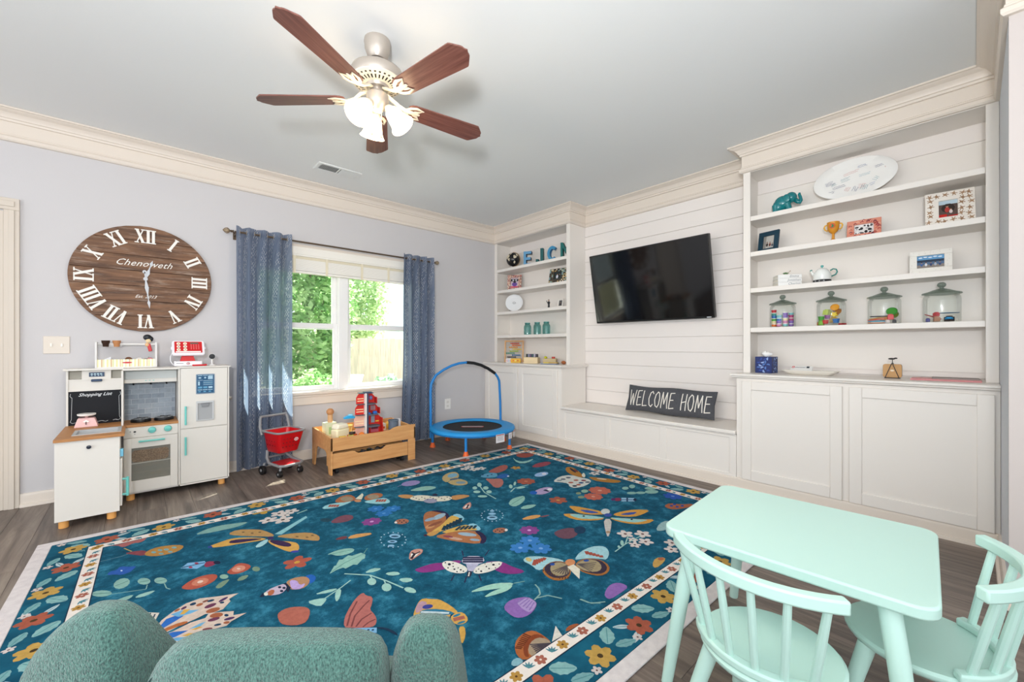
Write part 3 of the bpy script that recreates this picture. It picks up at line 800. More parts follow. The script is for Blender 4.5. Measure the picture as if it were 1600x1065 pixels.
# ---------------------------------------------------------------- curtains and rod
def curtain_mat():
    m = bpy.data.materials.new('curtain_cloth'); m.use_nodes = True
    nt = m.node_tree; nt.nodes.clear()
    N = nt.nodes.new; Lk = nt.links.new
    out = N('ShaderNodeOutputMaterial'); mix = N('ShaderNodeMixShader'); mix.inputs[0].default_value = .55
    d = N('ShaderNodeBsdfDiffuse'); tr = N('ShaderNodeBsdfTranslucent')
    uv = N('ShaderNodeTexCoord'); sep = N('ShaderNodeSeparateXYZ'); Lk(uv.outputs['UV'], sep.inputs[0])
    def math_(op, a, b=None, c=None):
        n = N('ShaderNodeMath'); n.operation = op
        for i, q in enumerate((a, b, c)):
            if q is None: continue
            if isinstance(q, (int, float)): n.inputs[i].default_value = q
            else: Lk(q, n.inputs[i])
        return n.outputs[0]
    u, v = sep.outputs[0], sep.outputs[1]           # metres along the cloth, metres up
    # bands of embroidery every 0.13 m: a dense dashed column group and a thin dashed line
    ph = math_('FRACT', math_('DIVIDE', u, .115))
    inband = math_('LESS_THAN', math_('ABSOLUTE', math_('SUBTRACT', ph, .5)), .26)
    col = math_('GREATER_THAN', math_('SINE', math_('MULTIPLY', u, 2 * PI / .0125)), .55)
    ci = math_('FLOOR', math_('DIVIDE', u, .0125))
    dash = math_('GREATER_THAN', math_('SINE', math_('ADD', math_('MULTIPLY', v, 2 * PI / .036), math_('MULTIPLY', ci, 3.1416))), -.15)
    nz = N('ShaderNodeTexNoise'); nz.inputs['Scale'].default_value = 30; Lk(uv.outputs['UV'], nz.inputs['Vector'])
    gap = math_('GREATER_THAN', nz.outputs[0], .47)
    mask = math_('MULTIPLY', math_('MULTIPLY', inband, col), math_('MULTIPLY', dash, gap))
    nz2 = N('ShaderNodeTexNoise'); nz2.inputs['Scale'].default_value = 6; nz2.inputs['Detail'].default_value = 6
    mp = N('ShaderNodeMapping'); mp.inputs['Scale'].default_value = (30, 1, 1); Lk(uv.outputs['UV'], mp.inputs[0]); Lk(mp.outputs[0], nz2.inputs['Vector'])
    r = N('ShaderNodeValToRGB'); r.color_ramp.elements[0].position = .3; r.color_ramp.elements[1].position = .7
    r.color_ramp.elements[0].color = hx('#62728e'); r.color_ramp.elements[1].color = hx('#93a1b8'); Lk(nz2.outputs[0], r.inputs[0])
    mx = N('ShaderNodeMixRGB'); mx.inputs[2].default_value = hx('#e6e9ef'); Lk(mask, mx.inputs[0]); Lk(r.outputs[0], mx.inputs[1])
    Lk(mx.outputs[0], d.inputs[0]); Lk(mx.outputs[0], tr.inputs[0])
    Lk(d.outputs[0], mix.inputs[1]); Lk(tr.outputs[0], mix.inputs[2])
    # open weave: a little of what lies behind shows through
    op = N('ShaderNodeMixShader'); op.inputs[0].default_value = .12; tp = N('ShaderNodeBsdfTransparent')
    Lk(mix.outputs[0], op.inputs[1]); Lk(tp.outputs[0], op.inputs[2]); Lk(op.outputs[0], out.inputs[0])
    return m
m_curt = curtain_mat()
m_rod = M('bronze_rod', '#6a5a4c', 0.35, metal=.7)
RY, RZ = 4.300, 2.108
def curtain(x0, x1, nf, amp, label, seed, pull=0.0, bot=.03):
    rr = random.Random(seed)
    t = thing('curtain', label, 'curtain', ((x0 + x1) / 2, RY, bot), group='navy patterned curtains at the window')
    nz, per = 30, 12
    nu = nf * per
    ph = [rr.uniform(-.25, .25) for _ in range(nf + 2)]
    wd = [rr.uniform(.75, 1.3) for _ in range(nf)]; sw = sum(wd)
    cum = [0]
    for w in wd: cum.append(cum[-1] + w / sw)
    rows = []; uvs = []
    for j in range(nz + 1):
        v = j / nz; z = bot + (2.155 - bot) * v
        row = []; ur = []; ulen = 0; last = None
        for i in range(nu + 1):
            k = min(nf - 1, i // per); f = (i - k * per) / per
            u = cum[k] + (cum[k + 1] - cum[k]) * f
            top_sq = v ** 6
            A = amp * (1 - .25 * top_sq) * (0.8 + .4 * math.sin(k * 2.3 + seed))
            x = x0 + (x1 - x0) * u + .018 * math.sin(2 * PI * f) * (1 - v * .5) + ph[k] * .03 * (1 - v) * math.sin(PI * f)
            y = RY - A * math.cos(2 * PI * f + .5 * ph[k] * (1 - v)) * (1 if k % 1 == 0 else 1)
            x += pull * (1 - v) ** 2 * (1 - u) * -1
            y += .012 * math.sin(9 * v + k)* (1 - v)
            row.append((x, y, z))
            p = Vector((x, y, 0))
            if last is not None: ulen += (p - last).length
            last = p; ur.append((ulen, z))
        rows.append(row); uvs.append(ur)
    b = MB(); b.grid(rows, m_curt)
    o = wp(b, 'cloth', t, smooth=180)
    me = o.data; ul = me.uv_layers.new(name='UVMap'); nc = nu + 1
    for l in me.loops:
        j, i = divmod(l.vertex_index, nc); ul.data[l.index].uv = uvs[j][i]
    for k in range(nf):
        xc = x0 + (x1 - x0) * (cum[k] + cum[k + 1]) / 2
        for q in (cum[k] * .72 + cum[k + 1] * .28, cum[k] * .28 + cum[k + 1] * .72):
            b = MB(); c = Vector((x0 + (x1 - x0) * q, RY, RZ))
            b.tube([c + Vector((0.003 * math.cos(a), .021 * math.cos(a), .021 * math.sin(a))) for a in [2 * PI * s / 14 for s in range(14)]], .0028, m_nick, 6, closed=True)
            wp(b, 'grommet', t)
    return t
curtain(.635, 1.075, 4, .052, 'navy patterned grommet curtain left of the window behind the toy cart', 2)
curtain(2.215, 2.60, 4, .050, 'navy patterned grommet curtain right of the window near the trampoline', 7, pull=.02)
t = thing('curtain_rod', 'dark bronze curtain rod with caged ball finials over the window', 'curtain rod', (1.62, RY, RZ))
b = MB(); b.tube([(.63, RY, RZ), (2.61, RY, RZ)], .0085, m_rod, 10); wp(b, 'rod', t)
for sx, x in ((-1, .625), (1, 2.615)):
    b = MB(); b.lathe([(.010, 0), (.013, .006), (.008, .012), (.012, .02), (.006, .026)], m_rod, 12, T=frame((x, RY, RZ), (0, 1, 0), (0, 0, 1), (sx, 0, 0)))
    for k in range(8):
        a = 2 * PI * k / 8
        b.tube([(x + sx * (.024 + .056 * s / 8), RY + .024 * math.sin(PI * s / 8) * math.cos(a + s * .12), RZ + .024 * math.sin(PI * s / 8) * math.sin(a + s * .12)) for s in range(9)], .0022, M('finial_wire', '#8d7a64', .4, metal=.5), 5)
    b.ball((x + sx * .052, RY, RZ), (.024, .017, .017), M('finial_core', '#b3a084', .6)); wp(b, 'finial', t, smooth=60)
for x in (.645, 2.585):
    b = MB(); b.box(x - .006, x + .006, RY, YW - .001, RZ - .016, RZ - .008, m_rod); b.box(x - .012, x + .012, YW - .005, YW - .0005, RZ - .05, RZ + .02, m_rod); wp(b, 'bracket', t, bevel=.001)
for x, lb in ((.60, 'small curtain holdback hook left of the window'), (2.66, 'small curtain holdback hook right of the window')):
    b = MB(); b.tube([(x, YW - .001, .66), (x, YW - .07, .66)], .006, m_nick, 8); b.lathe([(.0, 0), (.018, .002), (.018, .008), (.0, .012)], m_nick, 12, T=frame((x, YW - .07, .66), (1, 0, 0), (0, 0, 1), (0, -1, 0)))
    tag(b.build('curtain_holdback', smooth=40), lb, 'hook')
# ---------------------------------------------------------------- mint table and chairs
m_mint = M('mint_paint', '#c3e6dc', 0.32)
t = thing('kids_table', 'mint green wooden kids table with rounded corners', 'table', (1.650, .3965, 0), 3.0)
b = MB(); b.prism(rrect(.612, .668, .05, 6), .468, .5, m_mint); b.build('tabletop', t, bevel=.006, seg=3)
b = MB(); b.box(-.235, .235, -.265, .265, .448, .468, m_mint); b.build('apron', t, bevel=.004)
for sx in (-1, 1):
    for sy in (-1, 1):
        b = MB(); b.tube([(sx * .335, sy * .30, 0), (sx * .312, sy * .282, .16), (sx * .285, sy * .26, .34), (sx * .262, sy * .24, .466)], [.017, .021, .0235, .0245], m_mint, 16); b.build('leg', t)
def kid_chair(label, loc, rz):
    t = thing('kids_chair', label, 'chair', loc, rz, group='mint spindle-back chairs at the kids table')
    b = MB(); b.lathe([(.0, .262), (.150, .262), (.166, .268), (.173, .278), (.173, .284), (.166, .2905), (.150, .2905), (.0, .286)], m_mint, 36); b.build('seat', t, smooth=40)
    def arc(z, dr, n=16, hw=.205, sag=.085, xa=-.195):
        out = []
        Rr = (hw * hw + sag * sag) / (2 * sag); a = math.asin(hw / Rr)
        for i in range(n + 1):
            q = -a + 2 * a * i / n
            out.append((xa + Rr - (Rr + dr) * math.cos(q), (Rr + dr) * math.sin(q), z))
        return out
    def curved(z0, z1, w, name, **k):
        o, i_ = arc(0, w / 2, **k), arc(0, -w / 2, **k); n = len(o); b = MB(); vs = []
        for p, q in zip(o, i_): vs += [(p[0], p[1], z0), (q[0], q[1], z0), (q[0], q[1], z1), (p[0], p[1], z1)]
        fs = []
        for s in range(n - 1):
            for c in range(4): fs.append((s * 4 + c, s * 4 + (c + 1) % 4, s * 4 + 4 + (c + 1) % 4, s * 4 + 4 + c))
        fs.append((3, 2, 1, 0)); fs.append(tuple((n - 1) * 4 + c for c in range(4)))
        b.add(vs, fs, m_mint); b.build(name, t, bevel=.005, seg=2, smooth=30)
    curved(.522, .554, .03, 'top_rail')
    curved(.2906, .312, .03, 'seat_rail', hw=.155, sag=.085, xa=-.155)
    top = arc(.523, 0, 12); bt = arc(.311, 0, 12, hw=.155, sag=.085, xa=-.155)
    for i in (1, 3, 5, 7, 9, 11):
        b = MB(); b.tube([bt[i], [(a + c) / 2 for a, c in zip(bt[i], top[i])], top[i]], [.0095, .0105, .009], m_mint, 10); b.build('spindle', t)
    for sx in (-1, 1):
        for sy in (-1, 1):
            b = MB(); b.tube([(sx * .165, sy * .165, 0), (sx * .135, sy * .135, .14), (sx * .105, sy * .105, .263)], [.014, .019, .022], m_mint, 14); b.build('leg', t)
    return t
kid_chair('mint spindle-back kids chair nearest the armchair and rug', (1.294, .378, 0), -6)
kid_chair('mint spindle-back kids chair at the right edge by the wall', (1.652, .098, 0), 90)

# ---------------------------------------------------------------- teal armchair seen from behind
m_teal = M('teal_tweed', '#1a3a38', 0.95, col2='#58857a', vscale=480, stretch=(1, 1, .55), bump=.6, bscale=520, sheen=.3)
FWD = Vector((math.cos(R_(YAW)), math.sin(R_(YAW)), 0)); RGT = Vector((math.sin(R_(YAW)), -math.cos(R_(YAW)), 0))
ac = FWD * .61 + RGT * (-.306)
t = thing('armchair', 'teal tweed armchair seen from behind at the bottom edge', 'armchair', (ac.x, ac.y, .0105), YAW - 90)
# local axes: x to the viewer's right, y away from the viewer (the way the chair faces)
def cushion_block(name, sec, taper, mat=m_teal, par=t, n=10, sub=1):
    """closed rounded solid from stacked rings: sec = [(z, cx, cy, hx, hy)], superellipse rings"""
    rings = []
    for (z, cx, cy, hx_, hy_) in sec:
        ring = []
        for i in range(24):
            a = 2 * PI * i / 24; c, s = math.cos(a), math.sin(a); e = .55
            ring.append((cx + hx_ * abs(c) ** e * (1 if c >= 0 else -1), cy + hy_ * abs(s) ** e * (1 if s >= 0 else -1), z))
        rings.append(ring)
    b = MB(); b.grid(rings, mat, closed_u=True)
    k = len(b.v) - len(rings) * 24
    b.f.append([k + i for i in reversed(range(24))]); b.m.append(0)
    b.f.append([k + (len(rings) - 1) * 24 + i for i in range(24)]); b.m.append(0)
    return b.build(name, par, smooth=180, subsurf=sub)
def back_sec(z): return None
cushion_block('backrest', [(.15, -.03, .04, .160, .05), (.45, -.028, -.02, .163, .055), (.61, -.022, -.05, .162, .050), (.675, -.012, -.058, .155, .043), (.711, -.002, -.063, .140, .030), (.723, .002, -.065, .112, .016)], 0)
cushion_block('arm', [(.12, -.33, .10, .10, .14), (.40, -.33, .10, .10, .14), (.56, -.326, .04, .098, .085), (.64, -.316, .015, .080, .055), (.688, -.303, .005, .056, .038), (.713, -.294, 0, .034, .024), (.723, -.287, 0, .016, .012)], 0)
cushion_block('arm', [(.12, .18, .10, .056, .14), (.40, .18, .10, .056, .14), (.56, .182, .02, .055, .070), (.65, .184, -.01, .051, .045), (.70, .187, -.025, .040, .030), (.723, .189, -.03, .022, .015)], 0)
cushion_block('seat', [(.12, -.03, .20, .145, .17), (.18, -.03, .20, .15, .18), (.36, -.03, .20, .15, .18), (.40, -.03, .20, .135, .165)], 0)
for sx in (-.24, .16):
    for y in (.02, .34):
        b = MB(); b.tube([(sx * 1.1, y, 0), (sx, y, .13)], [.014, .02], M('walnut_leg', '#4a3222', .4), 12); b.build('leg', t)
m_pipe = M('teal_piping', '#16302f', .95)
def seam(pts, r=.0035):
    b = MB(); b.tube(pts, r, m_pipe, 8); b.build('piping', t, smooth=180)
seam([(-.030 - .163 * .93, -.02 - .055 * .60, .45), (-.022 - .162 * .93, -.05 - .050 * .60, .61), (-.012 - .155 * .92, -.058 - .043 * .58, .670), (-.002 - .140 * .90, -.063 - .030 * .55, .704)])
seam([(-.33 + .10 * .55, .07 - .12, .45), (-.326 + .098 * .50, .04 - .085 * .86, .56), (-.316 + .080 * .42, .015 - .055 * .86, .637), (-.303 + .056 * .38, .005 - .038 * .86, .684), (-.294 + .034 * .3, -.024 * .8, .708)], .002)
# ---------------------------------------------------------------- play kitchen
m_kit = M('kitchen_white', '#dedad3', 0.4)
m_kitw = M('toy_butcher_block', '#a8713f', 0.5, col2='#c08a55', vscale=3, stretch=(2, 14, 8))
m_aqua = M('aqua_plastic', '#74cdc6', 0.35)
m_navy = P('#1d3a5c', .4)
m_legw = M('toy_leg_wood', '#e0a25a', 0.5, var=.1, vscale=5)
m_greyp = P('#b9bbbd', .45)
kt = thing('play_kitchen', 'white wooden play kitchen with aqua handles against the grey wall', 'toy kitchen', (.1, 4.2, 0))
KF, KB = 4.05, 4.372          # front plane, back plane
b = MB(); b.box(-.385, .245, 4.245, KB, .937, .951, m_kit); b.box(-.075, .245, 4.045, 4.25, .937, .951, m_kit); wp(b, 'top_board', kt, bevel=.002)
# left hutch (chalkboard, microwave)
for x0, x1, y0 in ((-.372, -.361, 4.28), (-.083, -.072, KF)):
    b = MB(); b.box(x0, x1, y0, KB, .546, .937, m_kit); wp(b, 'side_panel', kt, bevel=.001)
b = MB(); b.box(-.361, -.083, 4.283, KB, .866, .874, m_kit); wp(b, 'shelf', kt, smooth=0)
b = MB(); b.box(-.361, -.083, 4.283, KB, .788, .796, m_kit); wp(b, 'shelf', kt, smooth=0)
b = MB(); b.box(-.361, -.083, 4.35, KB, .874, .937, M('kitchen_back', '#cfcabd', .6)); wp(b, 'back_panel', kt, smooth=0)
b = MB(); b.box(-.295, -.143, 4.285, 4.30, .874, .936, m_kit); mw = wp(b, 'microwave_front', kt, bevel=.001)
b = MB(); b.box(-.258, -.178, 4.279, 4.285, .890, .922, m_navy); dp = wp(b, 'display', mw, bevel=.002)
b = MB()
for k in range(4):
    b.box(-.249 + k * .016, -.238 + k * .016, 4.2775, 4.279, .905, .915, P('#a9c4d0')); b.box(-.247 + k * .017, -.240 + k * .017, 4.2775, 4.279, .896, .902, P('#a9c4d0'))
wp(b, 'display_digits', mw, smooth=0)
b = MB(); b.box(-.361, -.083, 4.287, 4.297, .796, .866, m_kit); fp = wp(b, 'flap_door', kt, bevel=.001)
b = MB(); b.box(-.247, -.190, 4.262, 4.287, .855, .872, m_navy); wp(b, 'handle', fp, bevel=.004)
m_chalk = P('#10131a', .75)
b = MB(); b.box(-.361, -.083, 4.285, 4.297, .546, .788, m_chalk); cb = wp(b, 'chalkboard', kt, smooth=0)
m_chk = P('#d9dde0', .9)
Tcb = frame((-.222, 4.2845, .667), (1, 0, 0), (0, 0, 1), (0, -1, 0))
wp(text_mesh('Shopping List', .032, m_chk, Tcb @ Matrix.Translation((-.005, .094, 0)), .0008, shear=.4, bold=.0004), 'lettering', cb, smooth=0)['kind'] = 'stuff'
b = MB()
for sg in (-1, 1):
    stroke(b, [(sg * .128, .105), (sg * .131, .088), (sg * .121, .075), (sg * .123, .0), (sg * .124, -.075), (sg * .13, -.095), (sg * .118, -.105), (sg * .095, -.098)], .0018, Tcb, m_chk, depth=.0006)
stroke(b, [(.0, -.106), (.03, -.100), (.05, -.108), (.062, -.103)], .0025, Tcb, m_chk, depth=.0006); stroke(b, [(.09, -.103), (.105, -.098), (.118, -.104)], .0025, Tcb, m_chk, depth=.0006)
wp(b, 'chalk_border', cb, smooth=0)
# stove bay
m_bs = P('#9aa6b2', .6)
b = MB(); b.box(-.072, .231, 4.34, KB, .50, .937, M('grout', '#c6ccd1', .8)); bs = wp(b, 'backsplash', kt, smooth=0)
tw, th = .079, .0385; r = 0; z = .548
m_tiles = [M('toy_tile_a', '#8f9ba8', .5, var=.12, vscale=40), M('toy_tile_b', '#a2adb8', .5, var=.12, vscale=40)]
rr = random.Random(3)
while z < .84:
    x = -.072 - (tw / 2 if r % 2 else 0)
    while x < .231:
        a, c = max(x, -.071), min(x + tw, .230)
        if c - a > .006:
            b = MB(); b.box(a + .0015, c - .0015, 4.338, 4.340, z + .0015, z + th - .0015, rr.choice(m_tiles)); wp(b, 'tile', bs, smooth=0)
        x += tw
    z += th; r += 1
b = MB(); b.box(-.072, .231, 4.17, KB, .856, .937, M('hood_grey', '#cdd2d0', .5)); b.box(-.072, .231, 4.155, 4.17, .838, .868, m_kit); hd = wp(b, 'range_hood', kt, bevel=.002)
for k in range(3):
    b = MB(); b.box(.045 + k * .022, .053 + k * .022, 4.153, 4.155, .852, .857, m_aqua); wp(b, 'hood_button', hd, smooth=0)
for xx in (-.02, .08, .175):
    b = MB(); b.tube([(xx, 4.339, .822), (xx, 4.31, .822), (xx, 4.305, .815)], .005, P('#14181f', .4), 8); wp(b, 'utensil_hook', kt)
b = MB(); b.box(-.074, .234, KF - .005, KB - .03, .527, .545, m_kitw); wp(b, 'stove_top', kt, bevel=.002)
for xx, yy in ((.022, 4.19), (.155, 4.19)):
    b = MB(); b.lathe([(.0, 0), (.058, 0), (.060, .006), (.058, .02), (.05, .024), (.0, .024)], P('#141518', .35), 24, (xx, yy, .545)); bu = wp(b, 'burner', kt, smooth=40)
    b = MB()
    for q in range(4):
        a = q * PI / 2 + .4
        b.box(-.042, .042, -.007, .007, .569, .575, P('#17181b', .35), Matrix.Translation((xx, yy, 0)) @ Matrix.Rotation(a, 4, 'Z')) if q < 2 else None
    b.lathe([(.030, .5695), (.046, .5695), (.046, .571), (.030, .571)], P('#d0d3d6', .25), 20, (xx, yy, 0)); wp(b, 'burner_grate', bu)
# body of the stove and fridge
b = MB(); b.box(-.074, .234, KF + .012, KB, .045, .527, m_kit); wp(b, 'stove_body', kt, smooth=0)
b = MB(); b.box(-.072, .231, KF, KF + .012, .452, .527, m_kit); wp(b, 'control_panel', kt, bevel=.001)
for xx in (.082, .172):
    b = MB(); Tk = frame((xx, KF, .497), (1, 0, 0), (0, 0, 1), (0, -1, 0)); b.lathe([(.022, 0), (.023, .008), (.020, .016), (.0, .018)], m_aqua, 20, T=Tk); b.box(-.017, .017, -.005, .005, .014, .024, m_aqua, Tk); wp(b, 'knob', kt, bevel=.001)
b = MB(); Tk = frame((-.012, KF, .494), (1, 0, 0), (0, 0, 1), (0, -1, 0)); b.prism(ell(.0075, .006, 14), 0, .001, P('#15181d', .5), Tk); b.prism(ell(.003, .0025, 8, 0, -.016), 0, .001, P('#15181d', .5), Tk); b.prism(ell(.003, .003, 8, -.024, .004), 0, .001, P('#15181d', .5), Tk); wp(b, 'knob_hole', kt, smooth=0)
# oven door: frame with glass, shelf and basket behind
b = MB()
for q in ((-.070, -.030, .06, .450), (.186, .229, .06, .450), (-.030, .186, .377, .450), (-.030, .186, .06, .142)): b.box(q[0], q[1], KF - .010, KF + .004, q[2], q[3], m_kit)
od = wp(b, 'oven_door', kt, bevel=.001)
b = MB(); b.box(-.030, .186, KF - .004, KF - .001, .142, .377, glass_mat('oven_glass', '#f0f0ee', .02)); wp(b, 'oven_window', od, smooth=0)
b = MB(); b.box(-.032, .188, KF + .006, KF + .0125, .14, .379, M('oven_dark', '#a9a59e', .7)); wp(b, 'oven_interior', od, smooth=0)
b = MB(); b.prism(rrect(.205, .085, .02, 4), 0, .003, M('wicker', '#bb9f88', .9, var=.35, vscale=160, bump=.8, bscale=220), frame((.074, KF + .006, .315), (1, 0, 0), (0, 0, 1), (0, -1, 0))); wp(b, 'basket_in_oven', od, smooth=0)
b = MB(); b.box(-.030, .186, KF - .001, KF + .006, .262, .268, m_kit); wp(b, 'oven_shelf', od, smooth=0)
def bar_handle(root, p0, p1, out, r=.0065, name='handle', mat=m_aqua):
    p0, p1, out = Vector(p0), Vector(p1), Vector(out); d = (p1 - p0).normalized()
    b = MB(); b.tube([p0 + out - d * .012, p1 + out + d * .012], r, mat, 8); b.tube([p0, p0 + out], r * .9, mat, 8); b.tube([p1, p1 + out], r * .9, mat, 8)
    return wp(b, name, root)
bar_handle(od, (.02, KF - .010, .425), (.142, KF - .010, .425), (0, -.020, 0))
b = MB(); b.box(.234, .244, KF, KB, .045, .945, m_kit); b.box(.546, .556, KF, KB, .045, .945, m_kit); b.box(.228, .566, KF - .006, KB, .945, .955, m_kit); b.box(.244, .546, KF + .012, KB, .045, .945, m_kit); b.box(.234, .556, KF, KB, .045, .056, m_kit); wp(b, 'fridge_body', kt, bevel=.001)
b = MB(); b.box(.247, .543, KF - .002, KF + .010, .481, .940, m_kit); fd = wp(b, 'fridge_door', kt, bevel=.001)
b = MB(); b.box(.247, .543, KF - .002, KF + .010, .060, .476, m_kit); fd2 = wp(b, 'freezer_door', kt, bevel=.001)
bar_handle(fd, (.276, KF - .002, .522), (.276, KF - .002, .640), (0, -.020, 0)); bar_handle(fd2, (.276, KF - .002, .290), (.276, KF - .002, .405), (0, -.020, 0))
Tf = frame((.400, KF - .002, .816), (1, 0, 0), (0, 0, 1), (0, -1, 0))
b = MB(); b.prism(rrect(.120, .156, .006, 2), 0, .003, P('#7f93a6', .5), Tf); sc_ = wp(b, 'screen_sticker', fd, smooth=0)
b = MB(); b.prism(rrect(.108, .142, .003, 2), .003, .0036, P('#155078', .5), Tf); wp(b, 'screen_face', sc_, smooth=0)
b = MB(); lt = P('#a8c8da', .5); lt2 = P('#5d9cc0', .5)
for i in range(3):
    b.box(-.049 + i * .034, -.020 + i * .034, .064, .068, .0036, .0042, lt, Tf)
b.prism(ell(.010, .006, 10, -.036, .048), .0036, .0042, lt, Tf); b.prism(ell(.007, .007, 10, -.002, .049), .0036, .0042, lt, Tf); b.box(.016, .047, .036, .062, .0036, .0042, lt, Tf)
for i in range(5): b.box(-.014, .047, .024 - i * .008, .027 - i * .008, .0036, .0042, lt2 if i % 2 else lt, Tf)
b.box(-.047, -.036, -.010, .020, .0036, .0042, lt, Tf); b.box(-.049, -.018, .028, .031, .0036, .0042, lt, Tf)
for i in range(3): b.box(-.047 + i * .033, -.021 + i * .033, -.034, -.020, .0036, .0042, lt2 if i < 2 else lt, Tf); b.box(-.049 + i * .033, -.020 + i * .033, -.048, -.043, .0036, .0042, lt, Tf); b.box(-.046 + i * .033, -.03 + i * .033, -.063, -.055, .0036, .0042, lt2, Tf)
wp(b, 'screen_icons', sc_, smooth=0)
b = MB()
for q in ((.341, .455, .667, .683), (.341, .455, .530, .537), (.341, .352, .537, .667), (.444, .455, .537, .667)): b.box(q[0], q[1], KF - .012, KF - .002, q[2], q[3], P('#c5c7c9', .4))
ic = wp(b, 'ice_dispenser', fd, bevel=.002)
b = MB(); b.box(.352, .444, KF - .004, KF - .002, .537, .667, P('#a6a8aa', .5)); wp(b, 'dispenser_recess', ic, smooth=0)
b = MB(); b.prism([(-.028, .0), (.028, .0), (.020, -.026), (-.020, -.026)], 0, .014, P('#83868a', .5), frame((.398, KF - .004, .664), (1, 0, 0), (0, 0, 1), (0, -1, 0))); wp(b, 'dispenser_spout', ic, bevel=.002)
# sink unit standing forward at the left
b = MB(); b.box(-.370, -.083, 3.70, 3.708, .047, .530, m_kit); wp(b, 'sink_front_panel', kt, bevel=.001)
b = MB(); b.box(-.370, -.360, 3.708, 4.28, .047, .530, m_kit); b.box(-.094, -.084, 3.71, 4.05, .060, .528, m_kit); b.box(-.360, -.094, 3.71, 4.28, .047, .057, m_kit); wp(b, 'sink_cabinet', kt, smooth=0)
b = MB(); Tk = frame((-.223, 3.70, .484), (1, 0, 0), (0, 0, 1), (0, -1, 0)); b.lathe([(.004, 0), (.005, .006), (.011, .012), (.0115, .016), (.0, .019)], P('#1d2434', .35), 14, T=Tk); wp(b, 'knob', kt, smooth=60)
# counter with a sink cut-out
b = MB(); sx0, sx1, sy0, sy1 = -.292, -.092, 3.80, 3.99
b.box(-.374, -.060, 3.685, sy0, .530, .547, m_kitw); b.box(-.374, -.060, sy1, 4.283, .530, .547, m_kitw) if False else None
b.box(-.374, -.084, sy1, 4.283, .530, .547, m_kitw); b.box(-.084, -.060, sy1, 4.044, .530, .547, m_kitw)
b.box(-.374, sx0, sy0, sy1, .530, .547, m_kitw); b.box(sx1, -.060, sy0, sy1, .530, .547, m_kitw); wp(b, 'sink_counter', kt, smooth=0)
b = MB(); e = .014
for q in ((sx0 - e, sx1 + e, sy0 - e, sy0 + .003), (sx0 - e, sx1 + e, sy1 - .003, sy1 + e), (sx0 - e, sx0 + .003, sy0, sy1), (sx1 - .003, sx1 + e, sy0, sy1)): b.box(*q, .547, .551, m_greyp)
for q in ((sx0, sx1, sy0, sy0 + .004), (sx0, sx1, sy1 - .004, sy1), (sx0, sx0 + .004, sy0, sy1), (sx1 - .004, sx1, sy0, sy1)): b.box(*q, .485, .548, m_greyp)
b.box(sx0, sx1, sy0, sy1, .480, .486, m_greyp); sk = wp(b, 'sink_basin', kt, smooth=0)
b = MB()
for k in range(5): b.tube([(-.22 + k * .014, 3.93, .487), (-.22 + k * .014, 3.93, .490)], .004, P('#6a6c70'), 8)
wp(b, 'drain_hole', sk)
# side door of the sink cabinet with its handle, and the strap lock
b = MB(); b.box(-.083, -.072, 3.712, 4.04, .075, .380, m_kit); sd = wp(b, 'side_door', kt, bevel=.001)
bar_handle(sd, (-.072, 3.74, .14), (-.072, 3.74, .24), (.025, 0, 0), r=.008)
b = MB(); b.box(-.083, -.066, 3.71, 3.735, .395, .445, P('#7cc4e0', .5)); wp(b, 'strap_lock', kt, bevel=.002)
for (xx, yy) in ((-.334, 3.735), (-.122, 3.735), (-.33, 4.24), (-.035, 4.085), (.508, 4.085), (-.035, 4.33), (.508, 4.33)):
    b = MB(); b.lathe([(.021, 0), (.023, .002), (.023, .047)], m_legw, 16, (xx, yy, 0)); wp(b, 'leg', kt, smooth=40)

# ---------------------------------------------------------------- toys on the play kitchen
t = thing('toy_scale', 'pink toy kitchen scale with white pan on the play kitchen counter', 'toy scale', (-.264, 4.185, .547))
m_pink = P('#e3b9b8', .45)
b = MB()
def frustum(b, w0, d0, w1, d1, z0, z1, mat, T=None):
    vs = [(-w0, -d0, z0), (w0, -d0, z0), (w0, d0, z0), (-w0, d0, z0), (-w1, -d1, z1), (w1, -d1, z1), (w1, d1, z1), (-w1, d1, z1)]
    b.add(vs, [(0, 3, 2, 1), (4, 5, 6, 7), (0, 1, 5, 4), (1, 2, 6, 5), (2, 3, 7, 6), (3, 0, 4, 7)], mat, T)
frustum(b, .060, .045, .042, .032, 0, .062, m_pink); b.box(-.008, .008, -.008, .008, .062, .074, m_pink); b.build('body', t, bevel=.004)
b = MB(); b.lathe([(.0, .074), (.036, .074), (.047, .080), (.048, .090), (.046, .091), (.0, .086)], P('#f0ece8', .4), 26); b.build('pan', t, smooth=50)
b = MB(); Tg = frame((0, -.0405, .034), (1, 0, 0), Vector((0, .2, 1)), Vector((0, -1, .2))); b.prism([(-.017, .004), (.0, .016), (.017, .004), (.008, .0), (-.008, .0)], .0, .003, P('#f5f1ec', .4), Tg); b.prism([(-.003, -.016), (.003, -.016), (.0025, .004), (-.0025, .004)], .0, .004, P('#5e3a30', .5), Tg); b.build('dial', t, smooth=0)
# caddy
t = thing('toy_bakery_caddy', 'white wooden toy ice-cream caddy with striped front on the play kitchen', 'toy caddy', (-.055, 4.30, .951))
m_wp = P('#e4e2e0', .45)
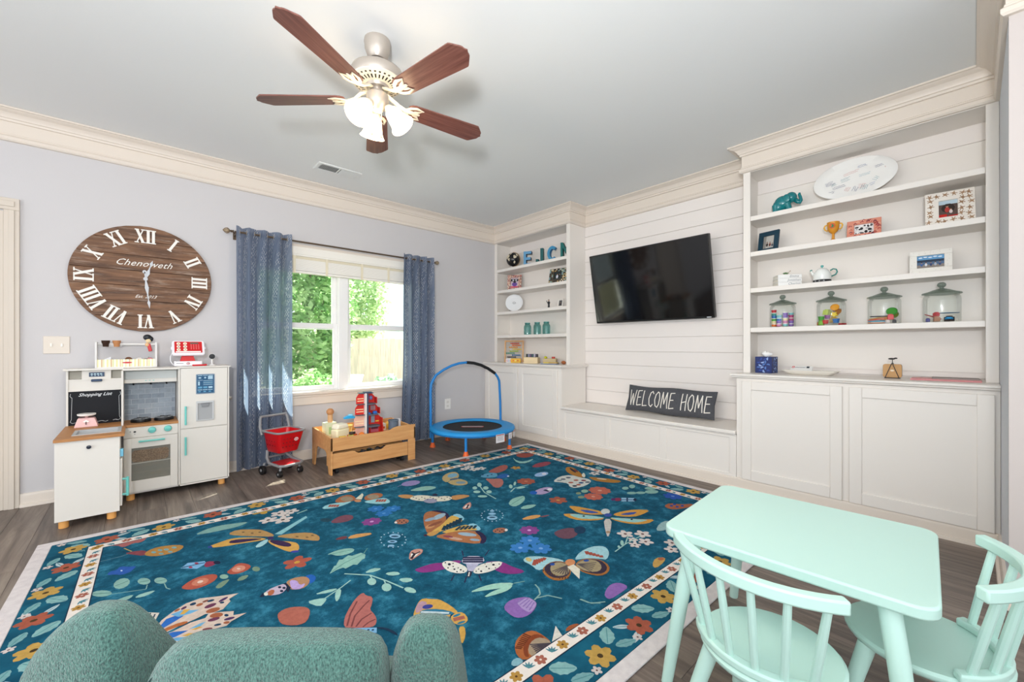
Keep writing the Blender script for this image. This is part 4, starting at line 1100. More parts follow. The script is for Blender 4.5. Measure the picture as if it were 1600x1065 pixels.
# built around the caddy's own base: width .345, depth .10, height .19
for x in (-.172, .160):
    b = MB(); b.box(x, x + .012, -.045, .045, 0, .192, m_wp); b.build('side_panel', t, bevel=.003)
b = MB(); b.tube([(-.165, 0, .176), (.165, 0, .176)], .008, m_wp, 10); b.build('handle_bar', t)
b = MB(); b.box(-.16, .16, -.045, .045, 0, .008, m_wp); b.box(-.16, .16, .038, .045, .008, .055, m_wp); b.build('tray', t, smooth=0)
b = MB(); b.box(-.16, .16, -.045, -.038, .008, .063, P('#f3efd2', .6)); fr = b.build('front_panel', t, smooth=0)
cols = ['#e8e2a4', '#f7f5e8', '#d9b48c', '#dfe0ae', '#ffffff']
b = MB()
for k in range(32): b.box(-.159 + k * .01, -.159 + k * .01 + (.006 if k % 3 else .0035), -.0458, -.045, .008, .063, P(cols[k % 5], .6))
b.build('stripes', fr, smooth=0)
b = MB(); b.prism(ell(.028, .006, 18), 0, .001, P('#c9303c', .5), frame((.0, -.0458, .038), (1, 0, 0), (0, 0, 1), (0, -1, 0))); b.build('logo', fr, smooth=0)
cad = t
def cone(label, x, col, col2):
    b = MB(); b.lathe([(.0, 0), (.015, 0), (.018, .022), (.0185, .0225), (.0215, .026), (.0245, .046), (.025, .047), (.021, .047), (.018, .03), (.0, .028)], P(col, .6), 18, cap=False)
    o = b.build('toy_cone', smooth=40); o.location = (-.055 + x, 4.294, .951 + .1565); tag(o, label, 'toy cone', 'toy ice-cream cones on the caddy'); return o
# the cones hang in a slotted rail behind the bar
b = MB(); b.box(-.16, -.03, .009, .013, .160, .176, m_wp); b.build('cone_rail', cad, smooth=0)
cone('dark brown toy ice-cream cone in the caddy', -.117, '#3a2418', '#2a1810'); cone('tan toy ice-cream cone in the caddy', -.058, '#c68a5a', '#a86f42')
t = thing('toy_figure', 'small toy ice-cream scoop with black head and red handle on the caddy', 'toy scoop', (.078, 4.292, 1.072))
b = MB(); b.box(-.011, .011, -.009, .009, .0, .06, P('#c3161c', .4), Matrix.Rotation(R_(-12), 4, 'Y')); b.build('handle', t, bevel=.004)
b = MB(); b.ball((-.020, -.004, .052), (.012, .010, .016), P('#e7b98c', .5)); b.ball((-.012, -.004, .085), (.018, .014, .020), P('#ecd3a6', .5)); b.build('collar', t, smooth=180)
b = MB(); b.ball((-.018, 0, .108), (.026, .02, .024), P('#1d2228', .35)); b.ball((.0, 0, .096), (.018, .016, .022), P('#1d2228', .35)); b.build('scoop', t, smooth=180)
def small(name, label, cat, mb, loc, rot=None, group=None, **k):
    o = mb.build(name, **k); o.location = loc
    if rot: o.rotation_euler = [R_(a) for a in rot]
    return tag(o, label, cat, group)
def torus(b, R1, r1, mat, n=20, m=8, T=None, sc=(1, 1, 1)):
    b.tube([(R1 * math.cos(2 * PI * i / n), R1 * math.sin(2 * PI * i / n), 0) for i in range(n)], r1, mat, m, closed=True, T=T)
b = MB(); torus(b, .012, .0105, P('#6a3d1e', .5)); small('toy_donut', 'chocolate toy donut in the bakery caddy', 'toy donut', b, (-.055 + .008, 4.300, .951 + .058), (70, 0, 10), smooth=180)
b = MB(); torus(b, .012, .010, P('#efe9e4', .5))
for k in range(9): b.ball((.012 * math.cos(k * .7), .012 * math.sin(k * .7), .0092), .0018, P('#2a2a30', .5), 6, 4)
small('toy_donut', 'white toy donut with black specks in the bakery caddy', 'toy donut', b, (.012, 4.298, .951 + .055), (70, 0, -10), smooth=180)
b = MB(); b.ball((0, 0, 0), (.020, .018, .012), P('#3a211d', .5)); small('toy_cookie', 'dark brown toy cake scoop in the bakery caddy', 'toy cake', b, (.052, 4.290, .951 + .055), smooth=180)
b = MB(); b.ball((0, 0, 0), (.018, .016, .014), P('#d98e98', .5)); b.ball((-.006, 0, .015), (.004, .004, .004), P('#5da070', .5), 8, 6); small('toy_cupcake', 'pink toy scoop with a green dot in the bakery caddy', 'toy cake', b, (.074, 4.314, .951 + .060), smooth=180)
b = MB(); b.prism([(0, 0), (.062, 0), (.060, .030)], 0, .003, P('#f0f1f6', .6)); b.prism([(.052, 0), (.062, 0), (.060, .012)], .003, .0045, P('#23345c', .6)); small('toy_card', 'white folded menu card standing in the bakery caddy', 'card', b, (-.055 - .150, 4.300, .951 + .052), (90, 0, 0), smooth=0)
# cash register
t = thing('toy_cash_register', 'red and white toy cash register with touch screen on the toy fridge', 'toy cash register', (.305, 4.20, .956))
m_red = P('#c8141c', .4)
b = MB(); b.box(-.090, .085, -.05, .06, 0, .038, P('#efedf2', .4)); ba = b.build('base', t, bevel=.004)
b = MB(); b.prism(ell(.011, .010, 16), 0, .001, P('#a01824', .5), frame((-.005, -.0505, .020), (1, 0, 0), (0, 0, 1), (0, -1, 0))); b.prism(ell(.007, .0065, 16), .001, .0016, P('#f0eef0', .5), frame((-.005, -.0505, .020), (1, 0, 0), (0, 0, 1), (0, -1, 0))); b.prism(ell(.004, .0036, 12), .0016, .0022, P('#a01824', .5), frame((-.005, -.0505, .020), (1, 0, 0), (0, 0, 1), (0, -1, 0))); b.build('target_logo', ba, smooth=0)
b = MB(); b.box(-.078, -.034, -.0507, -.05, .020, .024, P('#7a7c86', .5)); b.build('slot', ba, smooth=0)
b = MB(); frustum(b, .048, .03, .034, .02, .038, .085, m_red, Matrix.Translation((-.005, .01, 0))); b.build('neck', t, bevel=.003)
Ts = frame((0, -.005, .140), (1, 0, 0), Vector((0, .55, 1)), Vector((0, -1, .55)))
b = MB(); b.prism(rrect(.205, .128, .016, 4), -.012, .006, P('#eceaf0', .4), Ts); b.prism(rrect(.218, .03, .01, 3), -.01, .002, P('#eceaf0', .4), Ts); sc_ = b.build('screen_case', t, bevel=.002)
b = MB(); b.prism(rrect(.175, .100, .004, 2), .006, .0068, m_red, Ts @ Matrix.Translation((0, .006, 0))); b.build('screen', sc_, smooth=0)
b = MB()
for i in range(2):
    for j in range(3):
        b.prism(ell(.0125, .0115, 14, -.062 + i * .041, .038 - j * .027), .0068, .0074, P('#f2ead8', .5), Ts); b.prism(ell(.005, .004, 8, -.061 + i * .041, .038 - j * .027), .0074, .0078, P(('#c8a03c', '#4a3a5a', '#9a8a3c')[j], .5), Ts)
b.box(.012, .064, .035, .048, .0068, .0074, P('#5d6257', .5), Ts)
for i in range(4):
    for j in range(4): b.box(.014 + i * .016, .020 + i * .016, .024 - j * .012, .029 - j * .012, .0068, .0073, P('#e89a9a', .5), Ts)
b.box(-.080, .078, -.042, -.030, .0068, .0073, P('#efe6e6', .5), Ts); b.build('keys', sc_, smooth=0)
b = MB(); b.tube([(-.098, .0, .11), (-.112, -.005, .075), (-.112, -.01, .04), (-.098, -.01, .014), (-.088, -.01, .010)], .0028, P('#f0eff2', .4), 6); b.build('cord', t)
b = MB(); b.box(-.045, .045, -.008, .008, 0, .012, P('#d3202c', .4)); b.box(.03, .05, -.009, .009, .002, .014, P('#d3202c', .4)); small('toy_scanner', 'flat red toy scanner lying beside the cash register', 'toy scanner', b, (.368, 4.125, .9555), (0, 0, 6), bevel=.004)
t = thing('nanny_camera', 'small white stand camera with round black face on the toy fridge', 'camera', (.458, 4.20, .9555))
b = MB(); b.lathe([(.0, 0), (.024, 0), (.024, .005), (.008, .008), (.005, .014), (.005, .05), (.0, .05)], P('#f2f2f2', .4), 20); b.build('stand', t, smooth=40)
Tn = frame((0, -.004, .072), (1, 0, 0), (0, 0, 1), (0, -1, 0)); b = MB(); b.lathe([(.0, -.012), (.018, -.010), (.022, 0), (.0225, .006), (.0, .0062)], P('#f2f2f2', .4), 22, T=Tn); b.build('housing', t, smooth=40)
b = MB(); b.lathe([(.021, .0062), (.021, .008), (.006, .0085), (.0, .0085)], P('#0d0e10', .2), 22, T=Tn); b.ball((0, -.002, .0085), (.006, .006, .003), P('#2b2e33', .1), T=Tn); b.build('lens_face', t, smooth=40)
# ---------------------------------------------------------------- play table with storage drawer
m_beech = M('beech_veneer', '#c98f57', 0.5, col2='#dba76e', vscale=2.5, stretch=(1.2, 8, 12))
t = thing('play_table', 'low light-wood activity table with toys under the window', 'play table', (1.635, 3.945, 0))
TX0, TX1, TY0, TY1, TZ = 1.235, 2.040, 3.69, 4.205, .345
Tfr = frame((TX0, TY0, 0), (1, 0, 0), (0, 0, 1), (0, -1, 0)); LW = TX1 - TX0
# front board with a raised right end
b = MB(); b.prism([(0, .205), (LW, .205), (LW, .345), (.62, .345), (.575, .336), (.545, .322), (.50, .316), (.10, .316), (.04, .318), (0, .320)], -.014, 0, m_beech, Tfr); wp(b, 'front_board', t, bevel=.002)
b = MB(); b.box(TX0, TX1, TY1 - .014, TY1, .205, .345, m_beech); wp(b, 'back_board', t, bevel=.002)
b = MB(); b.box(TX0 + .015, TX1 - .015, TY0 + .014, TY1 - .014, .260, .272, m_beech); wp(b, 'play_surface', t, smooth=0)
for x in (TX0, TX1 - .015):
    D = TY1 - TY0
    Tsd = frame((x, TY1, 0), (0, -1, 0), (0, 0, 1), (1, 0, 0)) if False else frame((x + .015, TY0, 0), (0, 1, 0), (0, 0, 1), (1, 0, 0))
    b = MB(); b.prism([(0, 0), (.060, 0), (.105, .150), (.130, .180), (.165, .192), (D - .165, .192), (D - .130, .180), (D - .105, .150), (D - .060, 0), (D, 0), (D, .345), (D * .75, .340), (.05, .324), (0, .320)], -.015, 0, m_beech, Tsd); wp(b, 'end_panel', t, bevel=.002)
for x0, x1 in ((TX1 - .075, TX1 - .0155),):
    b = MB(); b.box(x0, x1, TY0, TY0 + .014, 0, .205, m_beech); wp(b, 'front_leg', t, bevel=.002)
# storage drawer on castors
d = thing('storage_drawer', 'light-wood rolling toy drawer tucked under the activity table', 'drawer', (1.61, 3.775, 0))
DX0_, DX1_, DYF = 1.252, 1.962, 3.698
Tdr = frame((DX0_, DYF, 0), (1, 0, 0), (0, 0, 1), (0, -1, 0)); LW = DX1_ - DX0_
b = MB(); b.prism([(0, .052), (LW, .052), (LW, .182), (.50, .182), (.485, .178), (.455, .158), (.44, .154), (.235, .154), (.22, .158), (.19, .178), (.175, .182), (0, .182)], -.013, 0, m_beech, Tdr); wp(b, 'front_board', d, bevel=.002)
b = MB(); b.box(DX0_, DX0_ + .012, DYF + .013, 3.84, .052, .165, m_beech); b.box(DX1_ - .012, DX1_, DYF + .013, 3.84, .052, .165, m_beech); b.box(DX0_, DX1_, 3.84, 3.852, .052, .165, m_beech); b.box(DX0_ + .012, DX1_ - .012, DYF + .013, 3.84, .052, .062, m_beech); wp(b, 'box', d, smooth=0)
for x in (DX0_ + .045, DX1_ - .045):
    for y in (DYF + .035, 3.815):
        b = MB(); b.tube([(x - .012, y, .022), (x + .012, y, .022)], .022, P('#1a1a1c', .5), 16); b.box(x - .014, x + .014, y - .01, y + .01, .035, .052, P('#2a2a2c', .5)); wp(b, 'castor', d)
rr = random.Random(8)
dk = ['#23262b', '#4a3f38', '#3d4a52', '#2c3a2e', '#57504a', '#6a6f75']
for k in range(12):
    b = MB(); s = rr.uniform(.019, .025); b.box(-s, s, -s * .7, s * .7, 0, s * .9, P(dk[k % 6], .5)); b.box(-s * .5, s * .5, -s * .4, s * .4, s * .9, s * 1.3, P(dk[(k + 2) % 6], .5))
    o = small('toy_block', '%s toy block in the %s row of the rolling drawer, %s from the left' % (('black', 'dark brown', 'slate', 'dark green', 'taupe', 'grey')[k % 6], ('front', 'back')[k // 6], ('first', 'second', 'third', 'fourth', 'fifth', 'sixth')[k % 6]), 'toy', b, (1.40 + (k % 6) * .075 + rr.uniform(-.008, .008), 3.748 + (k // 6) * .055, .0622), (0, 0, rr.uniform(0, 180)), group='dark toys in the drawer', bevel=.003)
    o.location.z = .1302
# a raised layer under them so that they rest high in the drawer
b = MB(); b.box(DX0_ + .014, DX1_ - .014, DYF + .015, 3.838, .0622, .1300, P('#34312e', .9)); tag(b.build('toy_mat', smooth=0), 'dark folded play mat lying in the rolling drawer', 'play mat')

# ---------------------------------------------------------------- toys standing on the activity table
SZ = .2722
# rescue tower (red toy fire station, three storeys, opened)
t = thing('toy_fire_station', 'tall red toy fire station with grey floors on the activity table', 'toy building', (1.592, 3.85, SZ), -6)
m_tr = P('#d32a20', .4); m_tg = P('#5c6470', .5); m_tdk = P('#44506a', .45)
H_ = [(0, .085, .172, .100), (.085, .195, .168, .098), (.195, .295, .143, .088), (.295, .395, .114, .078)]
b = MB(); b.box(-.007, .003, -.075, .055, 0, .400, P('#f2eee8', .5)); b.build('spine_panel', t, bevel=.002)
Tfw = frame((0, 0, 0), (1, 0, 0), (0, 0, 1), (0, -1, 0))
for k, (z0, z1, w, wl) in enumerate(H_):
    cut = .0 if k == 0 else .040
    b = MB(); b.prism([(.003, z0), (w, z0), (w, z1 - cut), (w - .035 if cut else w, z1), (.003, z1)], -.050, -.044, m_tr, Tfw); b.box(w - .006, w, -.030, .044, z0, z1 - cut, m_tr); b.build('room_wall', t, bevel=.001)
    if k:
        b = MB(); b.prism(rrect(w * .80, .115, .03, 4, w * .40 + .004, -.012), z0 - .004, z0 + .005, m_tg); b.build('floor_plate', t, bevel=.001)
    b = MB()
    if k == 3: b.box(.062, .090, .0432, .0438, .328, .362, P('#3f5fae', .4)); b.box(.075, .077, .0426, .0432, .328, .362, P('#e7e2e2', .5)); b.box(.062, .090, .0426, .0432, .344, .346, P('#e7e2e2', .5)); b.box(.028, .040, .0430, .0438, .308, .365, P('#ead8d6', .5))
    if k == 2: b.box(.072, .120, .0432, .0438, .225, .268, P('#8a3a44', .5)); [b.box(.076 + q * .012, .080 + q * .012, .0426, .0432, .225, .268, P('#d8c8cc', .5)) for q in range(4)]
    if k == 1: b.box(.078, .112, .0430, .0438, .105, .170, P('#9aa6b4', .5)); b.box(.120, .155, .0432, .0438, .110, .122, P('#f0c84a', .5)); [b.prism(ell(.006, .008, 8, .045, .118 + q * .022), -.0438, -.0430, P('#f0dcd8', .5), Tfw) for q in range(3)]
    if k == 0: b.box(.075, .150, .0430, .0438, .012, .068, P('#d86a80', .5)); b.box(.080, .145, .0424, .0430, .040, .062, P('#7a2f44', .5))
    b.build('wall_print', t, smooth=0)
    if k == 2:
        b = MB(); b.box(.020, .048, -.045, -.015, z0 + .005, z0 + .020, P('#2b68c0', .5)); b.box(.075, .110, -.040, -.010, z0 + .005, z0 + .030, P('#2b68c0', .5)); b.build('furniture', t, bevel=.003)
    # pole room beside the spine and the left wing
    b = MB(); b.box(.003, .024, -.058, -.052, z0 + .006, z1 - .004, m_tdk); b.build('pole_bay', t, smooth=0)
    b = MB(); b.prism([(-wl, z0), (-.007, z0), (-.007, z1), (-wl * .72, z1), (-wl, z1 - .035)], .012, .018, m_tr if k > 1 else P('#eab39e', .4), Tfw); b.build('wing_wall', t, bevel=.001)
    b = MB(); b.prism(ell(wl * .5, .040, 20, -wl * .5, -.022), z0 + .001, z0 + .007, m_tg if k else P('#d8c9b4', .5)); b.build('wing_floor', t, bevel=.001)
    if k:
        b = MB(); b.box(-wl + .010, -.012, -.0195, -.018, z0 + .028, z0 + .036, P('#f6dcae', .5)); b.box(-wl + .010, -.012, -.0195, -.018, z0 + .050, z0 + .058, P('#f6dcae', .5)); b.build('stripe_print', t, smooth=0)
b = MB(); b.box(-.05, .075, -.045, .045, .395, .402, m_tdk); b.box(-.006, .066, -.03, .03, .402, .410, m_tdk); b.build('roof', t, bevel=.002)
# small things
def tbl(name, label, mb, x, y, rz=0, cat='toy', **k):
    o = small(name, label, cat, mb, (x, y, SZ), (0, 0, rz), **k); o.scale = (1.25, 1.25, 1.3); return o
b = MB(); b.box(-.055, .055, -.035, .035, 0, .07, P('#f2e8c4', .5)); b.prism([(-.055, .07), (.055, .07), (.04, .105), (-.04, .105)], -.035, .035, P('#f6efd8', .5), frame((0, 0, 0), (1, 0, 0), (0, 0, 1), (0, -1, 0))); tbl('toy_house', 'cream toy camper with sloped roof at the left of the activity table', b, 1.375, 3.865, 20, bevel=.01)
b = MB(); b.box(-.04, .04, -.03, .03, 0, .10, P('#dfe8c8', .5)); b.box(-.02, .02, -.031, -.030, .02, .07, P('#a9cf9a', .5)); tbl('toy_box', 'pale green and cream toy box behind the camper', b, 1.335, 4.03, 10, bevel=.006)
b = MB(); b.lathe([(.0, 0), (.018, 0), (.018, .055), (.0, .055)], P('#d8a878', .5), 14); b.ball((0, 0, .075), (.027, .027, .025), P('#c58b5a', .5)); o = tbl('toy_peg_doll', 'round-headed wooden peg doll on the pale toy box', b, 1.342, 4.03, 0, smooth=40); o.location.z = SZ + .1302
cl = ['#e8c23c', '#d9632c', '#e9b25a', '#c9d25a', '#e07a2c', '#f0d98a']
lb = ['small yellow toy block left of the camper front', 'orange toy car in front of the fire station', 'tan toy block beside the orange car', 'yellow-green toy block at the table front', 'orange ball-like toy near the fire station base', 'pale yellow toy cup between camper and station']
for k, (x, y) in enumerate(((1.36, 3.755), (1.455, 3.79), (1.46, 3.99), (1.43, 3.748), (1.525, 3.745), (1.52, 4.05))):
    b = MB()
    if k == 1: b.box(-.032, .032, -.018, .018, .008, .03, P(cl[k], .4)); b.box(-.015, .018, -.016, .016, .03, .048, P('#3a3230', .4)); [b.tube([(x_, -.02, .01), (x_, .02, .01)], .01, P('#1a1a1a', .5), 10) for x_ in (-.02, .02)]
    elif k == 4: b.ball((0, 0, .022), .022, P(cl[k], .4))
    elif k == 5: b.lathe([(.02, 0), (.03, .06), (.028, .06), (.018, .004)], P(cl[k], .4), 14)
    else: b.box(-.024, .024, -.018, .018, 0, .03 + .01 * (k % 3), P(cl[k], .5))
    tbl('toy_piece', lb[k], b, x, y, 25 * k, bevel=.003, smooth=40)
b = MB(); b.prism([(-.05, 0), (.05, 0), (.04, .022), (-.02, .028), (-.05, .012)], -.02, .02, P('#2fa8e0', .35), frame((0, 0, 0), (1, 0, 0), (0, 0, 1), (0, -1, 0))); b.box(-.01, .03, -.015, .015, .024, .04, P('#8fd4f0', .35)); o = small('toy_helicopter', 'small bright blue toy helicopter perched on the fire station side', 'toy', b, (1.462, 3.875, SZ + .1705), (0, 0, -6), bevel=.003)
b = MB(); b.lathe([(.0, 0), (.040, 0), (.040, .012), (.037, .014), (.037, .085), (.040, .087), (.040, .096), (.034, .096), (.034, .02), (.0, .02)], P('#5f6c7c', .5), 22); tbl('toy_silo', 'grey ribbed toy tower drum at the right of the activity table', b, 1.855, 3.785, 0, smooth=40)
b = MB(); b.box(-.05, .05, -.03, .03, 0, .022, P('#8a929c', .5)); b.box(-.03, .03, -.022, .022, .022, .07, P('#d9dadf', .5)); b.box(-.02, .012, -.0235, -.022, .034, .06, P('#2a3a52', .4)); b.box(-.012, .03, -.012, .012, .07, .082, P('#e3e6ec', .5)); tbl('toy_truck', 'grey and white toy truck cab at the right end of the activity table', b, 1.945, 3.905, -15, bevel=.004)
b = MB(); b.box(-.05, .05, -.03, .03, 0, .05, P('#e7e0d2', .5)); b.box(-.04, .0, -.0315, -.03, .015, .04, P('#3a3f48', .5)); b.box(.008, .042, -.0315, -.03, .012, .03, P('#d9703c', .5)); tbl('toy_cabin', 'white toy cabin with dark window beside the fire station', b, 1.80, 3.995, -8, bevel=.003)
b = MB(); b.prism([(-.06, 0), (.06, 0), (.06, .02), (.02, .05), (-.06, .02)], -.025, .025, P('#e8b13a', .4), frame((0, 0, 0), (1, 0, 0), (0, 0, 1), (0, -1, 0))); o = tbl('toy_digger', 'yellow toy digger behind the grey drum', b, 1.93, 4.06, 12, bevel=.004)
b = MB(); b.prism([(-.05, 0), (.05, 0), (.03, .02), (-.04, .028)], -.03, .03, P('#6fa06a', .5), frame((0, 0, 0), (1, 0, 0), (0, 0, 1), (0, -1, 0))); o = tbl('toy_hill', 'green toy ramp behind the yellow digger', b, 1.76, 4.13, 0, bevel=.004)

# ---------------------------------------------------------------- toy shopping cart
m_cg = M('cart_grey', '#8c8d90', 0.4); m_cred = M('cart_red', '#d0121c', 0.3); m_tyre = P('#161618', .5)
t = thing('toy_shopping_cart', 'red and grey toy shopping cart in front of the left curtain', 'toy cart', (.955, 4.055, 0), 17)
t.scale = (1.3, 1.1, 1.07)
# local: x = width (right), -y = front
def loop(w, d, z, dy=0, r=.03, n=5): return [(x, y + dy, z) for x, y in rrect(w, d, r, n)]
b = MB(); rings = [[(x * s, y * s + dy, z) for x, y in rrect(.185, .235, .03, 5)] for (s, dy, z) in ((.70, .01, .185), (.74, .01, .19), (.98, -.005, .345), (.995, -.005, .350), (.965, -.005, .350), (.95, -.005, .343), (.70, .01, .196), (.4, .01, .192))]
b.grid(rings, m_cred, closed_u=True); k = 0; n_ = len(rings[0]); b.f.append(list(reversed(range(n_)))); b.m.append(0); b.f.append([(len(rings) - 1) * n_ + i for i in range(n_)]); b.m.append(0); bk = b.build('basket', t, smooth=40)
b = MB()
for sx in (-1, 1):
    for i in range(4):
        for j in range(2):
            y = -.045 + i * .035; z = .245 + j * .035; x = (.068 + (z - .19) * .13) * 1.02
            b.prism(ell(.006, .005, 8), 0, .0008, P('#7a0a10', .6), frame((sx * (x + .0012), y, z), (0, 1, 0), (0, 0, 1), (sx, 0, -.14)))
for i in range(5):
    for j in range(3):
        z = .235 + j * .032; b.prism(ell(.005, .005, 8), 0, .0008, P('#7a0a10', .6), frame((-.05 + i * .022, -(.084 + (z - .19) * .205) - .0013, z), (1, 0, 0), (0, 0, 1), (0, -1, -.2)))
b.build('basket_hole', bk, smooth=0)
for (px_, z, nx) in ((.035, .285, 0),):
    Tl = frame((px_, -(.084 + (z - .19) * .205) - .0024, z), (1, 0, 0), Vector((0, -.2, 1)), (0, -1, -.2)); b = MB(); b.prism(ell(.014, .014, 18), 0, .0008, P('#f2eeee', .5), Tl); b.prism(ell(.009, .009, 16), .0008, .0013, m_cred, Tl); b.prism(ell(.0045, .0045, 12), .0013, .0018, P('#f2eeee', .5), Tl); b.build('logo', bk, smooth=0)
b = MB(); b.tube(loop(.192, .242, .352, -.005, .032, 6), .008, m_cg, 8, closed=True); b.build('basket_rim', t)
b = MB()
for sx in (-1, 1): b.tube([(sx * .095, .10, .32), (sx * .098, .125, .38), (sx * .092, .135, .44), (sx * .085, .142, .462)], [.010, .010, .009, .009], m_cg, 8)
b.tube([(-.088, .142, .462), (.088, .142, .462)], .010, m_cg, 8); b.build('push_handle', t, smooth=60)
b = MB()
for sx in (-1, 1): b.tube([(sx * .060, .10, .19), (sx * .068, .09, .13), (sx * .080, .03, .098), (sx * .078, -.10, .09)], .011, m_cg, 8)
b.tube([(-.078, -.10, .09), (-.05, -.125, .088), (.05, -.125, .088), (.078, -.10, .09)], .011, m_cg, 8); b.tube([(-.06, .10, .13), (.06, .10, .13)], .009, m_cg, 8); b.build('undercarriage', t, smooth=60)
b = MB(); b.prism(rrect(.145, .17, .02, 3, 0, -.025), .088, .096, m_cred); b.build('lower_tray', t, bevel=.002)
for (x, y, r) in ((-.092, .10, .036), (.092, .10, .036), (-.07, -.09, .026), (.07, -.09, .026)):
    b = MB(); b.tube([(x - .011, y, r), (x + .011, y, r)], r, m_tyre, 22); b.tube([(x - .0125, y, r), (x + .0125, y, r)], r * .35, m_cg, 12); wh = b.build('wheel', t, bevel=.002, smooth=40)
    b = MB(); b.tube([(x, y, r), (x * .86, y, .09)], .008, m_cg, 8); b.build('wheel_strut', t)

# ---------------------------------------------------------------- trampoline
m_tb = M('trampoline_blue', '#1f7fc8', 0.45); m_tb2 = M('trampoline_pad', '#1690d6', 0.5, bump=.15, bscale=25)
TCX, TCY, TRR = 2.775, 3.735, .468
t = thing('kids_trampoline', 'small blue kids trampoline with arched handlebar in the corner', 'trampoline', (TCX, TCY, 0))
b = MB(); b.lathe([(TRR * .70, .222), (TRR * .72, .232), (TRR * .95, .236), (TRR, .226), (TRR + .004, .205), (TRR - .01, .195), (TRR * .72, .212)], m_tb2, 48, cap=False); wpz = b.build('safety_pad', t, smooth=60)
b = MB(); b.lathe([(.0, .218), (TRR * .72, .218), (TRR * .72, .214), (.0, .214)], M('jump_mat', '#191a1c', 0.8, bump=.2, bscale=500), 48, cap=False); jm = b.build('jump_mat', t, smooth=30)
Tlg = rotz(-42, (0, 0, 0)); b = MB(); b.prism(rrect(.25, .07, .033, 6), .2182, .2192, P('#c9342c', .6), Tlg); b.prism(rrect(.235, .055, .026, 6), .2192, .2198, P('#8d8f94', .6), Tlg); b.build('logo_print', jm, smooth=0)
b = MB(); b.tube([(TRR * .97 * math.cos(2 * PI * i / 40), TRR * .97 * math.sin(2 * PI * i / 40), .198) for i in range(40)], .013, m_tb, 8, closed=True); b.build('frame_ring', t)
legs = ((-.349, .266), (-.312, -.308), (.205, -.388), (.42, -.02), (.36, .25), (-.04, .43))
for (x, y) in legs:
    k = math.hypot(x, y); s = .439 / k
    b = MB(); b.tube([(x * s, y * s, .03), (x * s, y * s, .20)], .0145, m_tb, 12); lg = b.build('leg', t)
    b = MB(); b.lathe([(.0, 0), (.031, 0), (.031, .006), (.023, .03), (.019, .05), (.0, .05)], P('#e8662a', .5), 16, (x * s, y * s, .0)); b.build('rubber_foot', lg, smooth=50)
# handlebar: two posts and an arch
pA, pB = Vector((2.412, 4.02)), Vector((3.240, 3.82))
pA -= Vector((TCX, TCY)); pB -= Vector((TCX, TCY))
arch = [(pA.x, pA.y, .10), (pA.x, pA.y, .35), (pA.x, pA.y, .62), (pA.x + .006, pA.y, .69), (pA.x + .03, pA.y, .735)]
mid = []
for i in range(9):
    q = i / 8; x = pA.x + .07 + (pB.x - pA.x - .14) * q; mid.append((x, pA.y + (pB.y - pA.y) * q, .79 + .135 * (1 - (2 * q - 1) ** 2)))
right = [(pB.x - .03, pB.y, .745), (pB.x - .006, pB.y, .70), (pB.x, pB.y, .64), (pB.x + .012, pB.y, .45), (pB.x + .018, pB.y, .20)]
b = MB(); b.tube(arch + mid + right, .0145, m_tb, 12); hb = b.build('handlebar', t, smooth=60)
b = MB(); b.tube([tuple(c) for c in mid[4:]], .0175, P('#17181a', .8), 12); b.build('foam_grip', hb, smooth=60)
for (a, w, h, red) in ((-98, .115, .085, 1), (-78, .07, .065, 0), (-64, .075, .07, 1)):
    Tw = Matrix.Rotation(R_(a + 90 + 8), 4, 'Z') @ frame((0, -TRR - .008, .165), (1, 0, 0), (0, 0, 1), (0, -1, 0))
    b = MB(); b.box(-w / 2, w / 2, -h / 2, h / 2, 0, .001, P('#e9e7e8', .7), Tw); tg = b.build('warning_label', t, smooth=0)
    b = MB()
    if red: b.box(-w / 2 + .006, w / 2 - .006, h / 2 - .012, h / 2 - .004, .001, .0016, P('#b8352c', .6), Tw)
    for k in range(5): b.box(-w / 2 + .018, w / 2 - .01 - .006 * (k % 3), h / 2 - .020 - k * .010, h / 2 - .0235 - k * .010, .001, .0016, P('#9a9aa4', .6), Tw)
    b.build('printed_lines', tg, smooth=0)
# ---------------------------------------------------------------- rug
RHX, RHY = 1.855, 1.335
def rug_field_mat():
    m = bpy.data.materials.new('rug_teal'); m.use_nodes = True
    nt = m.node_tree; b = nt.nodes['Principled BSDF']; b.inputs['Roughness'].default_value = .95; b.inputs['Specular IOR Level'].default_value = .1
    tc = nt.nodes.new('ShaderNodeTexCoord')
    n = nt.nodes.new('ShaderNodeTexNoise'); n.inputs['Scale'].default_value = 8.5; n.inputs['Detail'].default_value = 9; n.inputs['Roughness'].default_value = .82
    nt.links.new(tc.outputs['Object'], n.inputs['Vector'])
    r = nt.nodes.new('ShaderNodeValToRGB'); e = r.color_ramp.elements
    e[0].position = .34; e[0].color = hx('#0d394f'); e[1].position = .70; e[1].color = hx('#3a84a0'); k = e.new(.5); k.color = hx('#145069')
    nt.links.new(n.outputs[0], r.inputs[0]); nt.links.new(r.outputs[0], b.inputs['Base Color'])
    n2 = nt.nodes.new('ShaderNodeTexNoise'); n2.inputs['Scale'].default_value = 320; nt.links.new(tc.outputs['Object'], n2.inputs['Vector'])
    bp = nt.nodes.new('ShaderNodeBump'); bp.inputs['Strength'].default_value = .25; bp.inputs['Distance'].default_value = .004
    nt.links.new(n2.outputs[0], bp.inputs['Height']); nt.links.new(bp.outputs[0], b.inputs['Normal'])
    return m
m_rug = rug_field_mat(); m_rugb = M('rug_border_teal', '#0f4259', .95, col2='#1b5f78', vscale=9, spec=.1); m_bind = M('rug_binding', '#c9c2c4', .95, col2='#d9d3d3', vscale=30, bump=.2, bscale=250, spec=.1)
m_cream = M('rug_cream', '#ddd5cf', .95, var=.05, vscale=40, spec=.1)
